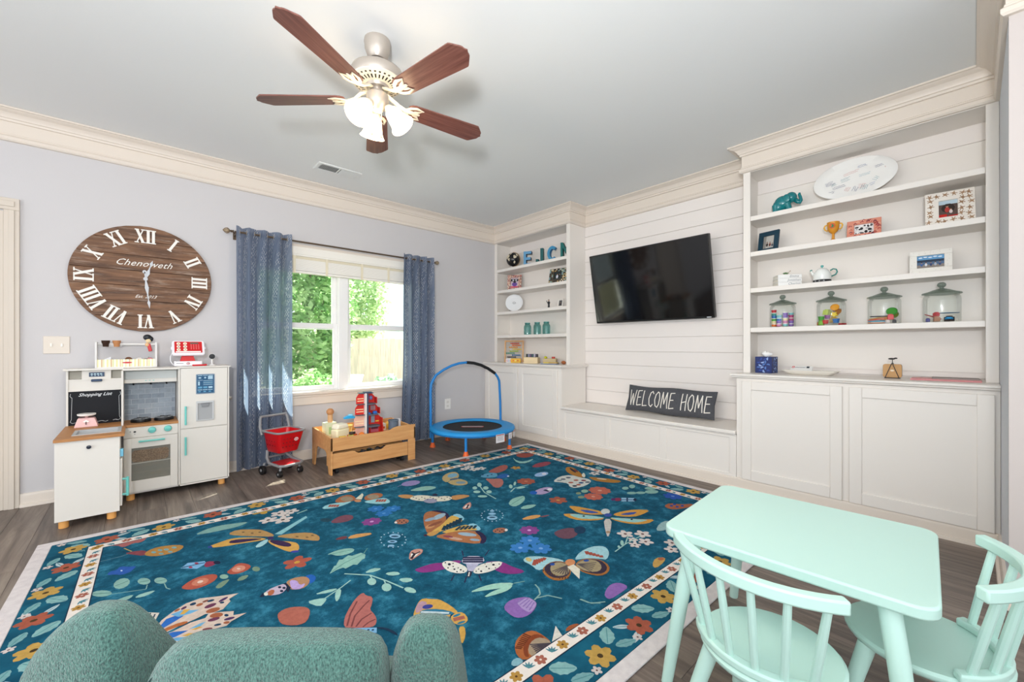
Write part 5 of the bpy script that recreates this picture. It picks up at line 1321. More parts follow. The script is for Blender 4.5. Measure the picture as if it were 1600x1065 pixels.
rug = thing('area_rug', 'large teal area rug printed with butterflies, beetles and flowers', 'rug', (1.417, 2.10, .0005), -1.2)
def ringrect(mb, o, i, z0, z1, mat):
    for (x0, x1, y0, y1) in ((-RHX + o, RHX - o, -RHY + o, -RHY + i), (-RHX + o, RHX - o, RHY - i, RHY - o), (-RHX + o, -RHX + i, -RHY + i, RHY - i), (RHX - i, RHX - o, -RHY + i, RHY - i)):
        mb.box(x0, x1, y0, y1, z0, z1, mat)
b = MB(); ringrect(b, 0, .062, 0, .008, m_bind); b.build('binding', rug, bevel=.003)
b = MB(); ringrect(b, .062, .216, 0, .009, m_rugb); b.build('border', rug, smooth=0)
b = MB(); ringrect(b, .216, .276, 0, .0095, m_cream); b.build('cream_band', rug, smooth=0)
b = MB(); b.box(-RHX + .276, RHX - .276, -RHY + .276, RHY - .276, 0, .009, m_rug); b.build('field', rug, smooth=0)
def PR(c):
    k = 'print_' + c.lstrip('#')
    if k in MATS: return MATS[k]
    q = [int(c[i:i + 2], 16) for i in (1, 3, 5)]; base = (30, 88, 110)
    q = [int(a * .86 + e * .14) for a, e in zip(q, base)]
    return M(k, '#%02x%02x%02x' % tuple(q), .95, spec=.1, var=.12, vscale=60)
# border flowers and leaves
b = MB(); zb = .0093
def bflower(x, y, r, c, cc, k, a0, z):
    for i in range(k):
        t_ = 2 * PI * i / k + a0; cx, cy = x + math.cos(t_) * r * .55, y + math.sin(t_) * r * .55
        b.add([(cx + math.cos(q) * r * .46 * math.cos(t_) - math.sin(q) * r * .34 * math.sin(t_), cy + math.cos(q) * r * .46 * math.sin(t_) + math.sin(q) * r * .34 * math.cos(t_), z + i * 2e-6) for q in [2 * PI * j / 8 for j in range(8)]], [tuple(range(8))], PR(c))
    b.add([(x + math.cos(q) * r * .2, y + math.sin(q) * r * .2, z + 3e-5) for q in [2 * PI * j / 8 for j in range(8)]], [tuple(range(8))], PR(cc))
def bleaf(x, y, L, w, a, c, z, ser=True):
    up = []; dn = []
    for s in range(9):
        u = s / 8; ww = w * math.sin(PI * min(1, u * .92 + .04)) ** .8 * (1 - .25 * u) * (1 + (.16 if (ser and s % 2) else 0))
        up.append((u * L - L / 2, ww)); dn.append((u * L - L / 2, -ww))
    pts = up + dn[::-1]; ca, sa = math.cos(a), math.sin(a)
    pts = [(x + p[0] * ca - p[1] * sa, y + p[0] * sa + p[1] * ca) for p in pts][::-1]
    b.add([(p[0], p[1], z) for p in pts], [tuple(range(len(pts)))], PR(c))
    v = .0018; q = [(-L * .45, -v), (L * .45, -v), (L * .45, v), (-L * .45, v)]
    b.add([(x + p[0] * ca - p[1] * sa, y + p[0] * sa + p[1] * ca, z + 1e-5) for p in q], [(0, 1, 2, 3)], PR('#5c8f92'))
def side(p0, p1, inward):
    p0, p1 = Vector(p0), Vector(p1); L = (p1 - p0).length; d = (p1 - p0) / L; n = Vector(inward); a = math.atan2(d.y, d.x)
    k = 0; s = .20
    off = .139
    while s < L - .14:
        p = p0 + d * s + n * off
        col = '#b0553c' if k % 2 else '#c99a48'
        j = .018 * (1 if k % 4 < 2 else -1)
        c = p + n * j
        if k % 2:
            bleaf(c.x - d.x * .06 + n.x * .04, c.y - d.y * .06 + n.y * .04, .07, .014, a + PI * .8, '#c4cfd2', zb, False); bleaf(c.x - d.x * .065 - n.x * .03, c.y - d.y * .065 - n.y * .03, .07, .014, a + PI * 1.12, '#c4cfd2', zb, False)
        bflower(c.x, c.y, .056, col, '#4a3018', 6, k * .7, zb + 4e-5)
        q = p + d * .105 + n * .030; bleaf(q.x, q.y, .095, .030, a + .7 * (-1) ** k, '#8db5b2', zb + 1e-5)
        q = p + d * .125 - n * .040; bleaf(q.x, q.y, .085, .020, a - .35, '#7fa9aa', zb + 2e-5)
        q = p + d * .185 - n * .052; bflower(q.x, q.y, .020, '#dcc8c2', '#6a4038', 5, k, zb + 4e-5)
        s += .248; k += 1
    # narrow cream band: flowers and blue leaf tufts alternate
    s = .26; k = 0
    while s < L - .22:
        p = p0 + d * s + n * .246
        bflower(p.x, p.y, .024, '#b0604c' if k % 2 else '#c08a3c', '#5a3018' if k % 2 == 0 else '#e8d0c0', 6, k, zb + .0006)
        q = p + d * .057
        for dd in (-1.0, -.5, 0, .5, 1.0): bleaf(q.x + math.cos(a + dd + PI * .25) * .012, q.y + math.sin(a + dd + PI * .25) * .012, .03, .0042, a + dd + PI * .25, '#1f5f86', zb + .0006 + (dd + 1) * 2e-6, False)
        s += .114; k += 1
side((-RHX, -RHY), (RHX, -RHY), (0, 1)); side((RHX, -RHY), (RHX, RHY), (-1, 0)); side((RHX, RHY), (-RHX, RHY), (0, -1)); side((-RHX, RHY), (-RHX, -RHY), (1, 0))
# thin dark outlines of the cream band
for o in (.213, .276):
    ringrect(b, o, o + .004, .0090, .0098, PR('#232c40'))
b.build('printed_border', rug, smooth=0)['kind'] = 'stuff'
b = MB(); PZ = [.0092]
def ink(pts, col):
    pts = [(max(-RHX + .277, min(RHX - .277, x / 1000)), max(-RHY + .277, min(RHY - .277, y / 1000))) for x, y in pts]
    if sum(pts[i - 1][0] * pts[i][1] - pts[i][0] * pts[i - 1][1] for i in range(len(pts))) < 0: pts.reverse()
    b.add([(x, y, PZ[0]) for x, y in pts], [tuple(range(len(pts)))], PR('#' + col)); PZ[0] += 2e-6
def P_(col, sm, *q):
    p = list(zip(q[::2], q[1::2]))
    if sm:      # one corner-cutting pass
        p = [(a[0] * s + c[0] * (1 - s), a[1] * s + c[1] * (1 - s)) for a, c in zip(p, p[1:] + p[:1]) for s in (.75, .25)]
    ink(p, col)
def E(col, x, y, ux, uy, vx, vy): ink([(x + ux * math.cos(t_) + vx * math.sin(t_), y + uy * math.cos(t_) + vy * math.sin(t_)) for t_ in [2 * PI * i / 12 for i in range(12)]], col)
def L(col, w, *q):
    p = [Vector(a) for a in zip(q[::2], q[1::2])]
    for a, c in zip(p, p[1:]):
        if (c - a).length < .5: continue
        d_ = (c - a).normalized() * w / 2; n_ = Vector((-d_.y, d_.x)); ink([tuple(a - n_), tuple(c - n_), tuple(c + n_), tuple(a + n_)], col)
def F(col, x, y, r, cc, k, a0):
    for i in range(k):
        t_ = 2 * PI * i / k + a0; cx, cy = x + math.cos(t_) * r * .55, y + math.sin(t_) * r * .55
        ink([(cx + math.cos(s) * r * .45 * math.cos(t_) - math.sin(s) * r * .33 * math.sin(t_), cy + math.cos(s) * r * .45 * math.sin(t_) + math.sin(s) * r * .33 * math.cos(t_)) for s in [2 * PI * j / 8 for j in range(8)]], col)
    ink([(x + math.cos(s) * r * .2, y + math.sin(s) * r * .2) for s in [2 * PI * j / 8 for j in range(8)]], cc)
# printed insects, leaves and flowers of the rug field: polygons, ellipses, lines and flowers in rug millimetres
P_('b0615c',1,-1558,1059,-1547,1100,-1511,1098,-1468,1114,-1424,1119,-1396,1094,-1401,1035,-1423,1002,-1455,1020,-1480,992,-1501,997,-1518,1039); P_('8a3f45',1,-1487,895,-1452,892,-1405,870,-1389,810,-1409,792,-1450,845); P_('b9803c',1,-1409,801,-1394,852,-1352,872,-1293,850,-1245,808,-1244,769,-1270,735,-1317,730,-1368,748); E('7fa3a5',-1368,807,10,-9,0,-15)
E('7fa3a5',-1342,816,10,-9,0,-15); E('7fa3a5',-1316,803,11,-9,0,-15); E('7fa3a5',-1283,803,11,-9,0,-15); E('7fa3a5',-1338,762,10,-9,0,-14)
E('7fa3a5',-1301,756,10,-9,0,-14); L('b79c58',6,-1490,972,-1457,896); L('6f8f98',4,-1577,859,-1500,862,-1471,872); P_('2f55a8',1,-1541,663,-1530,699,-1507,694,-1495,731,-1465,698,-1432,680,-1445,649,-1454,625,-1485,615,-1509,643)
E('d8e0f0',-1488,670,4,-4,0,-8); P_('7fb0d8',0,-1268,507,-1238,550,-1170,516,-1167,481,-1206,450); P_('8e2f48',1,-1178,474,-1160,508,-1121,466,-1134,436,-1171,432); E('1d2038',-1124,457,14,-12,-2,-21)
E('a03048',-1204,517,8,-7,-1,-11); E('a03048',-1229,488,8,-7,-1,-11); L('22304c',8,-1263,512,-1171,497); E('8fb3a8',-1481,519,27,8,8,-56)
E('8fb3a8',-1403,475,23,-20,0,-37); E('8fb3a8',-1344,432,23,-20,0,-35); E('8fb3a8',-1544,469,34,-24,3,-34); L('5d8580',5,-1503,510,-1460,528)
L('5d8580',5,-1574,489,-1514,450); L('5d8580',5,-1421,480,-1385,467); L('5d8580',5,-1362,436,-1325,426); P_('8fb3a8',1,-1510,340,-1479,367,-1434,368,-1445,338,-1474,326)
P_('9fc0b4',1,-1435,331,-1412,353,-1360,347,-1378,323,-1407,315); L('8fb3a8',4,-1391,427,-1395,384,-1515,436); L('8fb3a8',4,-1331,388,-1325,336,-1312,312); P_('b8523c',1,-1276,294,-1252,327,-1222,351,-1182,353,-1144,335,-1135,297,-1156,258,-1191,240,-1229,239,-1259,262)
E('d27a60',-1204,297,32,-3,1,-36); E('f0c9b8',-1204,297,11,-1,0,-14); P_('b8523c',1,-1102,314,-1075,345,-1049,379,-1024,365,-998,315,-1007,278,-1049,260,-1084,275); E('d9886e',-1050,315,28,-6,-2,-35)
E('f0c9b8',-1050,315,7,-6,-1,-10); P_('7d8f74',1,-1159,193,-1134,232,-1093,239,-1113,200,-1140,170); P_('7d8f74',1,-1076,190,-1056,229,-1018,219,-1042,181); E('7d8f74',-985,256,15,-13,-4,-27)
E('8fae9a',-1114,277,16,-14,-3,-24); P_('86aaa2',1,-1187,924,-1135,969,-1071,984,-995,960,-914,931,-949,899,-991,887,-1079,894,-1140,902); P_('8fc3cc',0,-831,628,-619,791,-618,758,-801,597); P_('b98a52',1,-1041,810,-990,844,-901,774,-869,728,-833,619,-847,598,-919,665,-1002,749)
P_('b98a52',1,-838,591,-764,581,-668,520,-640,441,-649,385,-667,370,-732,457,-789,527); E('7a5a3a',-966,778,7,-6,-1,-10); E('7a5a3a',-928,729,7,-6,-2,-10); E('7a5a3a',-892,713,7,-6,-2,-10)
E('7a5a3a',-740,506,7,-6,-2,-9); E('7a5a3a',-698,459,7,-6,-2,-9); E('7a5a3a',-668,465,7,-6,-2,-9); P_('d7a04a',1,-1139,697,-1097,711,-1035,729,-977,700,-873,599,-901,582,-989,617,-1070,637,-1130,667)
P_('3d2244',1,-1054,673,-1032,705,-952,657,-885,600,-957,620,-1016,640); P_('d7a04a',1,-875,570,-846,535,-768,446,-757,397,-770,331,-798,318,-827,353,-854,432,-880,523); P_('3d2244',1,-872,567,-819,511,-785,431,-799,394,-835,435,-869,514); P_('a9cfd6',1,-950,514,-924,561,-874,590,-880,543,-922,500)
E('3a2a5a',-859,587,14,-13,-4,-22); E('3f3f9a',-794,323,19,-11,-3,-13); P_('34408e',0,-1142,700,-1125,695,-1124,666,-1144,673); P_('9fd0d8',1,-512,847,-457,905,-385,890,-289,856,-356,818,-446,805)
P_('b5663f',1,-390,942,-328,1006,-264,1004,-251,923,-271,856,-341,862,-391,896); E('a08a72',-311,924,35,-30,-18,-51); P_('b5663f',1,-210,870,-156,910,-99,907,-71,855,-93,804,-150,785,-220,796); E('a08a72',-150,842,34,-29,-19,-46)
P_('9fd0d8',1,-239,796,-150,785,-90,767,-89,683,-115,647,-176,678,-231,747); L('b0503c',16,-173,729,-143,768); L('b0503c',16,-457,850,-434,885); L('b0503c',16,-159,717,-129,756)
L('b0503c',16,-444,839,-420,873); L('b0503c',16,-146,706,-115,744); L('b0503c',16,-431,827,-407,862); L('b0503c',16,-132,694,-101,732)
L('b0503c',16,-417,816,-393,850); E('d98a5a',-265,835,19,-17,-9,-25); P_('e8e2c8',0,-265,884,-182,968,-190,922,-235,842); F('dfccc6',-742,947,55,'3a2a20',5,4.8)
F('dfccc6',-672,937,50,'3a2a20',5,5.8); F('dfccc6',-718,892,35,'3a2a20',5,5.3); F('dfccc6',-818,878,55,'3a2a20',5,4.0); F('dfccc6',-746,822,60,'3a2a20',5,5.1)
L('9fc6ba',12,-653,869,-584,895); F('c99a3e',-817,1067,65,'6a4a1c',5,3.5); F('b98a3e',-746,1119,60,'6a4a1c',5,4.3); P_('a58a5c',1,-627,1115,-570,1147,-503,1123,-542,1090,-596,1073)
P_('8f7fb0',1,-267,1134,-196,1169,-129,1131,-174,1092,-242,1094); P_('7c4552',1,-535,583,-486,630,-432,646,-386,611,-395,552,-441,527,-499,540); E('24404f',-541,639,28,-24,-9,-31); F('8a3f86',-330,426,62,'d8a0d4',8,5.8)
P_('d79a56',1,-530,293,-490,323,-400,282,-396,257,-420,251,-502,269); P_('7a3a3e',1,-587,327,-550,341,-516,323,-530,293,-569,305); E('8fb8d8',-308,143,25,-22,-13,-28); E('17304a',-310,139,17,-15,-4,-9)
E('8fb8d8',-349,88,21,-18,-8,-17); E('8fb8d8',-375,47,14,-12,-5,-11); E('17304a',-349,88,11,-9,-3,-6); E('b8cce0',-281,57,3,-3,-3,-6)
E('b8cce0',-301,28,3,-3,-3,-6); E('b8cce0',-326,12,3,-3,-3,-6); E('b8cce0',-351,10,3,-3,-3,-5); E('b8cce0',-375,22,3,-3,-3,-5)
E('b8cce0',-392,45,3,-3,-3,-6); E('b8cce0',-402,78,3,-3,-3,-6); E('b8cce0',-401,115,3,-3,-3,-6); E('b8cce0',-391,152,3,-3,-3,-6)
E('b8cce0',-373,182,3,-3,-3,-6); E('b8cce0',-347,201,3,-3,-3,-6); E('b8cce0',-320,205,3,-3,-3,-6); E('b8cce0',-295,193,3,-3,-3,-6)
E('b8cce0',-276,167,3,-3,-3,-6); E('b8cce0',-267,132,3,-3,-3,-6); E('b8cce0',-269,93,3,-3,-3,-6); P_('c98a7a',1,-375,-171,-326,-90,-287,-87,-266,-105,-291,-138,-343,-164)
P_('ece4dc',0,-355,-154,-326,-108,-320,-128,-280,-117,-331,-149); L('3a1f2a',10,-360,-163,-321,-130,-284,-117); P_('93bcb0',1,-678,174,-627,189,-570,177,-541,143,-559,112,-608,108,-641,128,-655,164); P_('93bcb0',0,-724,-28,-684,31,-675,31,-644,79,-630,70,-592,95,-579,75,-531,78,-521,42,-539,5,-553,3,-592,-32,-606,-17,-649,-31,-655,-13,-687,-14)
L('5d8a84',5,-711,-16,-628,31,-526,56,-486,104); L('5d8a84',5,-667,168,-549,140); L('a8ccc2',8,-670,-74,-581,-167,-541,-266,-508,-370); P_('a3c8bc',1,-598,-130,-546,-112,-509,-149,-551,-155)
P_('a3c8bc',1,-522,-195,-468,-219,-464,-260,-510,-238); P_('a3c8bc',1,-495,-284,-446,-310,-442,-347,-486,-338); E('a3c8bc',-596,-226,16,-14,-12,-29); E('a3c8bc',-563,-315,17,-15,-14,-31)
P_('a3c8bc',1,-510,-375,-486,-376,-471,-415,-482,-447,-511,-413); L('a8ccc2',6,-581,-167,-585,-200); L('a8ccc2',6,-548,-253,-555,-289); P_('a3c8bc',1,-835,-158,-778,-157,-729,-181,-772,-191)
P_('a3c8bc',1,-769,-244,-749,-194,-722,-189,-748,-252,-774,-282); L('a8ccc2',6,-820,-227,-724,-183,-667,-150); P_('a3c8bc',1,-873,-193,-828,-201,-795,-222,-810,-247,-838,-270); F('b0503c',-815,193,70,'d09a3a',5,6.2)
P_('2458b0',1,-820,33,-788,23,-781,-23,-807,-57,-831,-53); P_('b8825c',1,-905,-47,-905,28,-872,49,-821,29,-809,-14,-824,-56,-860,-79); P_('c0a0d8',1,-885,39,-858,15,-860,-39,-832,-35,-858,-74,-892,-58,-894,-23); P_('1f2036',0,-919,23,-902,27,-895,-33,-914,-65)
P_('c9b0c4',1,-1002,-14,-979,17,-931,25,-909,20,-908,-25,-938,-57,-971,-47); P_('b5603c',1,-994,-21,-970,10,-953,-5,-971,-47); E('1f2036',-933,4,6,-5,-2,-10); E('1f2036',-933,-35,6,-5,-2,-10)
E('1f2036',-919,-15,6,-5,-2,-10); P_('1f2036',0,-1018,-21,-999,5,-997,-19,-1003,-34); E('ece4d8',-991,-14,7,-6,-3,-15); F('dfd2cc',752,982,45,'3a2a20',5,2.0)
F('dfd2cc',822,1001,50,'3a2a20',5,2.4); F('dfd2cc',806,910,50,'3a2a20',5,2.8); F('dfd2cc',871,895,50,'3a2a20',5,3.3); F('dfd2cc',718,1118,45,'3a2a20',5,1.1)
F('dfd2cc',669,1149,45,'3a2a20',5,0.6); P_('bfa26c',1,435,852,510,945,605,983,647,947,604,841,540,783,491,804,423,755); P_('bfa26c',1,440,782,557,790,576,687,536,617,471,624,429,688); E('7fa8c0',564,889,46,-7,-28,-49)
E('4a5a78',524,797,40,-11,-12,-20); E('7f93a0',513,686,31,-27,-18,-26); E('9a86b8',200,936,73,-20,-27,-59); L('9a86b8',6,82,929,133,945)
P_('8fb6aa',1,103,788,200,807,278,787,313,709,236,692,159,732); P_('5f97b8',1,721,717,820,748,899,705,829,600,733,652); P_('a8574e',1,851,770,944,816,1097,856,1114,803,1027,718,911,684,869,721); P_('b56a60',1,723,647,765,589,832,553,773,453,680,384,643,417,685,521)
P_('2c5aa0',1,806,606,901,654,956,607,892,537,820,555); E('e0e0f0',910,562,7,-6,-11,-13); E('2a3a5c',767,733,7,-6,-9,-11); E('2a3a5c',785,684,7,-6,-9,-11)
E('2a3a5c',832,691,7,-6,-9,-11); E('a3c8bc',595,545,14,-12,-29,-40); E('a3c8bc',524,508,14,-12,-21,-29); E('a3c8bc',588,452,17,-14,-23,-30)
E('a3c8bc',485,428,21,-18,-16,-23); E('a3c8bc',555,368,16,-14,-20,-26); E('a3c8bc',461,324,27,-23,-14,-19); L('a8ccc2',9,586,533,521,379,504,219)
F('a8523c',934,365,80,'c87858',8,0.5); F('a8523c',825,-91,70,'c89a4a',6,3.0); L('a8ccc2',10,679,260,758,306,892,289); E('a3c8bc',758,352,23,8,-21,-37)
E('a3c8bc',829,384,0,-14,-35,-32); E('a3c8bc',799,278,36,-12,-13,-16); E('9cb8e0',1161,415,69,-15,-40,-45); E('e8e0ec',1186,409,15,-13,-21,-20)
P_('b49ac0',1,785,133,873,168,963,160,988,115,924,67,831,57,791,84); E('2458b0',796,134,22,-19,-27,-28); L('1f2036',30,900,125,909,80); E('ece4e8',940,103,15,-13,-21,-20)
P_('93bcb0',1,500,79,576,140,645,148,702,134,655,72,575,29,506,18); P_('93bcb0',1,512,-25,579,-6,656,-47,603,-71,537,-65); L('5d8a84',6,502,61,680,118); P_('c78a52',1,-11,750,46,736,93,667,57,616,0,665)
P_('c78a52',1,280,481,363,462,408,388,330,380,252,394); P_('e4d8c4',1,32,637,93,667,153,622,192,540,276,501,275,434,219,410,144,459,92,513,39,582); P_('9a93a8',1,75,518,125,553,174,511,159,446,105,445); P_('2c2438',1,190,593,233,610,230,559,198,552)
E('2c2438',69,640,4,-4,-4,-7); E('2c2438',73,605,4,-4,-4,-7); E('2c2438',78,571,4,-4,-4,-7); E('2c2438',115,599,4,-4,-4,-7)
E('2c2438',119,565,4,-4,-4,-7); E('2c2438',124,532,4,-4,-4,-7); E('2c2438',162,559,4,-4,-4,-7); E('2c2438',166,525,4,-4,-4,-7)
E('2c2438',170,492,4,-4,-4,-7); E('2c2438',209,519,4,-4,-4,-7); E('2c2438',212,485,4,-4,-4,-7); E('2c2438',216,452,4,-4,-4,-6)
E('2c2438',255,478,4,-4,-4,-7); E('2c2438',258,445,4,-4,-4,-7); P_('a8643e',1,-55,271,-10,328,32,334,84,289,88,201,35,116,-50,67,-121,36,-152,41,-115,147); P_('2c1f3c',1,32,334,65,325,92,287,105,228,74,160,25,100,-18,75,50,155,78,232,62,285)
E('9db2c4',32,217,54,9,-13,-33); E('8fa0b4',-36,215,38,-3,-10,-22); E('c98a5a',-88,124,32,-3,-12,-27); E('8a4a34',-46,135,54,4,-7,-17)
P_('8fc3d8',1,105,181,153,179,146,97,111,55,93,117); P_('d9a84e',1,-151,36,-83,72,-25,93,95,182,115,151,118,96,105,55,23,39,-82,14); L('1d3040',22,-57,26,-12,70); L('1d3040',22,-34,29,14,77)
L('1d3040',22,-10,33,40,83); L('1d3040',22,14,36,68,90); L('1d3040',22,38,39,95,97); L('1d3040',22,63,42,123,104)
P_('8fc3d8',1,99,-2,148,-15,129,-111,97,-118,81,-69); P_('d9a84e',1,-79,19,87,8,101,-28,111,-119,34,-57,-59,-34); L('1d3040',18,1,-24,54,1); L('1d3040',18,24,-36,74,-12)
L('1d3040',18,46,-49,94,-24); L('1d3040',18,69,-62,114,-36); L('1d3040',18,92,-75,134,-49); P_('b06a40',1,-142,-7,-52,-23,36,-54,95,-128,86,-197,50,-250,-3,-249,-48,-190,-102,-102)
P_('2c1f3c',1,80,-97,105,-141,87,-219,38,-270,5,-257,60,-207); E('9db2c4',22,-114,35,-47,-14,-18); E('c9a08a',-59,-115,24,-36,-9,-13); E('8fa8c0',15,-200,19,-23,-9,-11)
E('8a3a4a',-79,-65,19,-25,-7,-11); P_('c9934e',1,-165,41,-126,57,-69,36,-104,6,-152,-3); E('4a1f30',-169,34,8,-7,-7,-12); P_('c98a7a',1,211,228,284,280,334,294,293,226,244,188)
P_('ece4dc',0,229,231,272,260,277,240,311,273,267,213); L('3a1f2a',12,241,211,292,258); E('8fb8d8',279,-23,26,-23,-21,-27); E('17304a',282,-19,16,-14,-6,-8)
E('8fb8d8',317,26,19,-17,-12,-15); E('8fb8d8',346,63,12,-10,-9,-12); E('b8cce0',354,-42,3,-3,-4,-5); E('b8cce0',328,-65,3,-3,-4,-5)
E('b8cce0',298,-78,3,-3,-4,-5); E('b8cce0',269,-78,3,-3,-4,-5); E('b8cce0',245,-66,3,-3,-4,-5); E('b8cce0',229,-43,3,-3,-4,-5)
E('b8cce0',224,-14,3,-3,-4,-5); E('b8cce0',230,19,3,-3,-4,-5); E('b8cce0',247,51,3,-3,-4,-5); E('b8cce0',272,76,3,-3,-4,-5)
E('b8cce0',303,91,3,-3,-4,-5); E('b8cce0',334,92,3,-3,-4,-5); E('b8cce0',359,80,3,-3,-4,-5); E('b8cce0',376,56,3,-3,-4,-5)
E('b8cce0',380,24,3,-3,-4,-5); E('b8cce0',373,-11,3,-3,-4,-5); P_('d79a56',1,396,-163,476,-155,544,-187,527,-218,448,-208); P_('8a4a50',1,527,-210,594,-231,569,-241,522,-227)
E('a8654c',-186,302,38,-21,-17,-38); E('2c2030',-213,310,4,-4,-3,-7); E('2c2030',-193,320,4,-4,-3,-7); E('2c2030',-192,292,4,-4,-3,-7)
E('2c2030',-172,303,4,-4,-4,-7); E('2c2030',-172,274,4,-4,-3,-7); E('a8654c',199,-199,38,-21,-22,-29); E('2c2030',172,-190,4,-3,-4,-5)
E('2c2030',194,-183,4,-4,-4,-5); E('2c2030',192,-207,4,-3,-4,-5); E('2c2030',214,-201,4,-4,-4,-5); E('2c2030',211,-224,4,-3,-4,-5)
E('ece4dc',-222,313,7,-6,-7,-14); E('ece4dc',232,-219,7,-6,-11,-13); F('8a3f86',334,-312,62,'d8a0d4',8,0.8); F('3a78c0',247,-410,62,'7fa8e0',7,0.8)
F('3a78c0',148,-439,62,'7fa8e0',7,0.1); F('3a78c0',228,-517,62,'7fa8e0',7,1.7); F('2f6fb4',-218,499,58,'5f94d0',7,2.0); F('2f6fb4',-228,610,58,'5f94d0',7,1.4)
F('2f6fb4',-139,534,58,'5f94d0',7,2.7); P_('a0483c',1,1402,1032,1493,1066,1603,971,1549,905,1432,884,1381,941); P_('9fc6ba',1,1336,1005,1276,861,1317,796,1480,824,1300,742,1227,805); P_('96404a',1,1239,629,1361,684,1490,659,1481,597,1376,565,1277,581)
F('c08a3c',1119,701,50,'6a4a1c',5,1.3); P_('d8d4cc',1,1087,216,1234,274,1339,238,1346,131,1368,67,1334,11,1222,-24,1115,-10,1099,42,1154,103,1131,165); P_('b5762e',1,1488,426,1523,368,1442,211,1366,113,1340,182,1353,264,1396,350); P_('b5762e',1,1408,113,1460,33,1505,-51,1536,-147,1458,-147,1398,-66,1369,15)
E('b0503c',1262,115,16,-14,-15,-13); E('b0503c',1186,104,16,-14,-14,-13); E('8a2f3c',1305,70,16,-14,-15,-13); E('b0503c',1192,29,15,-13,-14,-12)
E('2c2438',1146,29,15,-13,-14,-12); E('5a5a68',1202,202,16,-14,-15,-13); E('5a5a68',1265,201,16,-14,-15,-14); E('2c4a78',1244,46,16,-14,-15,-12)
E('5a5a68',1296,22,16,-14,-15,-12); E('8a8a90',1154,200,16,-14,-14,-13); P_('e0dccc',1,1395,171,1479,213,1424,146,1361,109); E('3a2a30',1453,315,-29,-62,-23,-13)
E('7a3a2a',1466,289,-13,-34,-24,-14); E('e4d4b4',1449,-2,21,-36,-11,-8); F('dfd2cc',1522,128,50,'3a2a20',5,1.2); F('c0604a',1212,-163,88,'e09a84',9,1.6)
F('c0604a',1071,-212,72,'e09a84',9,1.1); E('8fae9a',1114,-97,21,-18,-29,-23); E('8a9474',995,-161,18,-16,-20,-17); E('8a9474',1042,-97,15,-13,-19,-16)
E('8fb6aa',1404,-261,20,-17,-30,-20); E('8fb6aa',1480,-272,18,-16,-39,-25); E('8fb6aa',1348,-354,28,-24,-24,-16); E('8fb6aa',1404,-395,28,-24,-24,-15)
E('8fb6aa',1552,-392,38,-32,-32,-19); E('8fb6aa',1486,-437,40,-34,-38,-22); P_('9cc0dc',0,1207,-361,1271,-426,1216,-464,1145,-403); P_('8e2f48',1,1158,-329,1203,-358,1150,-395,1115,-365)
L('2c3a5c',12,1175,-383,1242,-445); L('2c3a5c',12,1236,-390,1176,-430); E('1d2038',1248,-446,10,-8,-22,-14); E('5a2a5c',1134,-341,13,-11,-21,-15)
F('2f4fa8',1518,-589,70,'6a84c8',7,1.0); P_('a85a38',1,1297,-641,1376,-641,1410,-708,1493,-758,1425,-773,1316,-738,1270,-698); E('2f3f8a',1337,-676,9,-8,-15,-8); E('2f3f8a',1350,-711,9,-8,-15,-8)
E('2f3f8a',1394,-725,9,-8,-16,-8); E('2f3f8a',1380,-676,9,-8,-16,-8); P_('d9963e',1,796,-208,834,-250,865,-336,894,-420,869,-465,810,-422,760,-357,760,-301); P_('3f4f9a',1,797,-298,847,-350,869,-434,801,-387)
P_('d9963e',1,904,-495,998,-509,1091,-547,1163,-623,1056,-627,976,-611,909,-541); P_('3f4f9a',1,930,-526,1005,-544,1071,-584,996,-589); P_('d9963e',1,656,-276,712,-310,769,-392,827,-496,782,-504,699,-448,650,-380); P_('9cc8c4',1,690,-307,731,-337,772,-400,830,-494,798,-492,718,-433,684,-378)
P_('d9963e',1,842,-509,900,-567,975,-658,1050,-725,952,-727,878,-675,839,-589); P_('9cc8c4',1,849,-510,898,-568,973,-659,1010,-701,936,-683,896,-654,856,-578); E('cfd0cc',910,-439,23,-20,-41,-30); E('3a4c9a',876,-485,20,-17,-24,-17)
P_('cfc4bc',1,803,-504,842,-538,704,-631,602,-685,678,-609); E('b08a6a',670,-636,10,-9,-14,-10); E('2a2a30',743,-392,6,-5,-8,-7); E('2a2a30',933,-625,6,-5,-9,-6)
F('e4d2ca',726,-717,50,'6a3a38',5,3.5); F('e4d2ca',802,-784,50,'6a3a38',5,4.9); F('e4d2ca',696,-788,30,'6a3a38',5,4.2); F('e4d2ca',730,-848,45,'6a3a38',5,5.2)
F('e4d2ca',651,-829,35,'6a3a38',5,4.3); F('e4d2ca',828,-953,45,'6a3a38',5,0.9); F('e4d2ca',753,-989,40,'6a3a38',5,0.9); L('a8ccc2',7,503,-803,617,-790,709,-746)
L('a8ccc2',6,617,-790,772,-790); E('a3c8bc',616,-770,11,-4,-26,-21); E('a3c8bc',565,-784,5,-5,-12,-9); P_('9fb8b8',1,904,-808,1006,-773,1092,-777,1063,-823,977,-848,924,-837)
P_('6f4450',1,410,-433,477,-424,550,-451,553,-501,517,-537,444,-553,394,-510); E('1d3550',566,-508,27,-23,-41,-34); P_('c99a4e',1,530,-1005,609,-978,652,-1011,602,-1032,511,-1036); E('b5603c',619,-1004,13,-11,-14,-8)
P_('8a2f78',1,-400,-262,-352,-264,-298,-270,-256,-299,-180,-325,-177,-358,-265,-363,-355,-332,-389,-305); P_('8a2f78',1,-97,-428,-38,-465,-20,-494,-14,-557,10,-632,-29,-631,-85,-583,-100,-521); P_('ece4d8',1,-258,-293,-224,-296,-196,-350,-188,-422,-217,-454,-253,-435,-279,-385,-276,-333); P_('ece4d8',1,-177,-455,-131,-436,-74,-447,-15,-486,-54,-517,-118,-524,-174,-506,-195,-480)
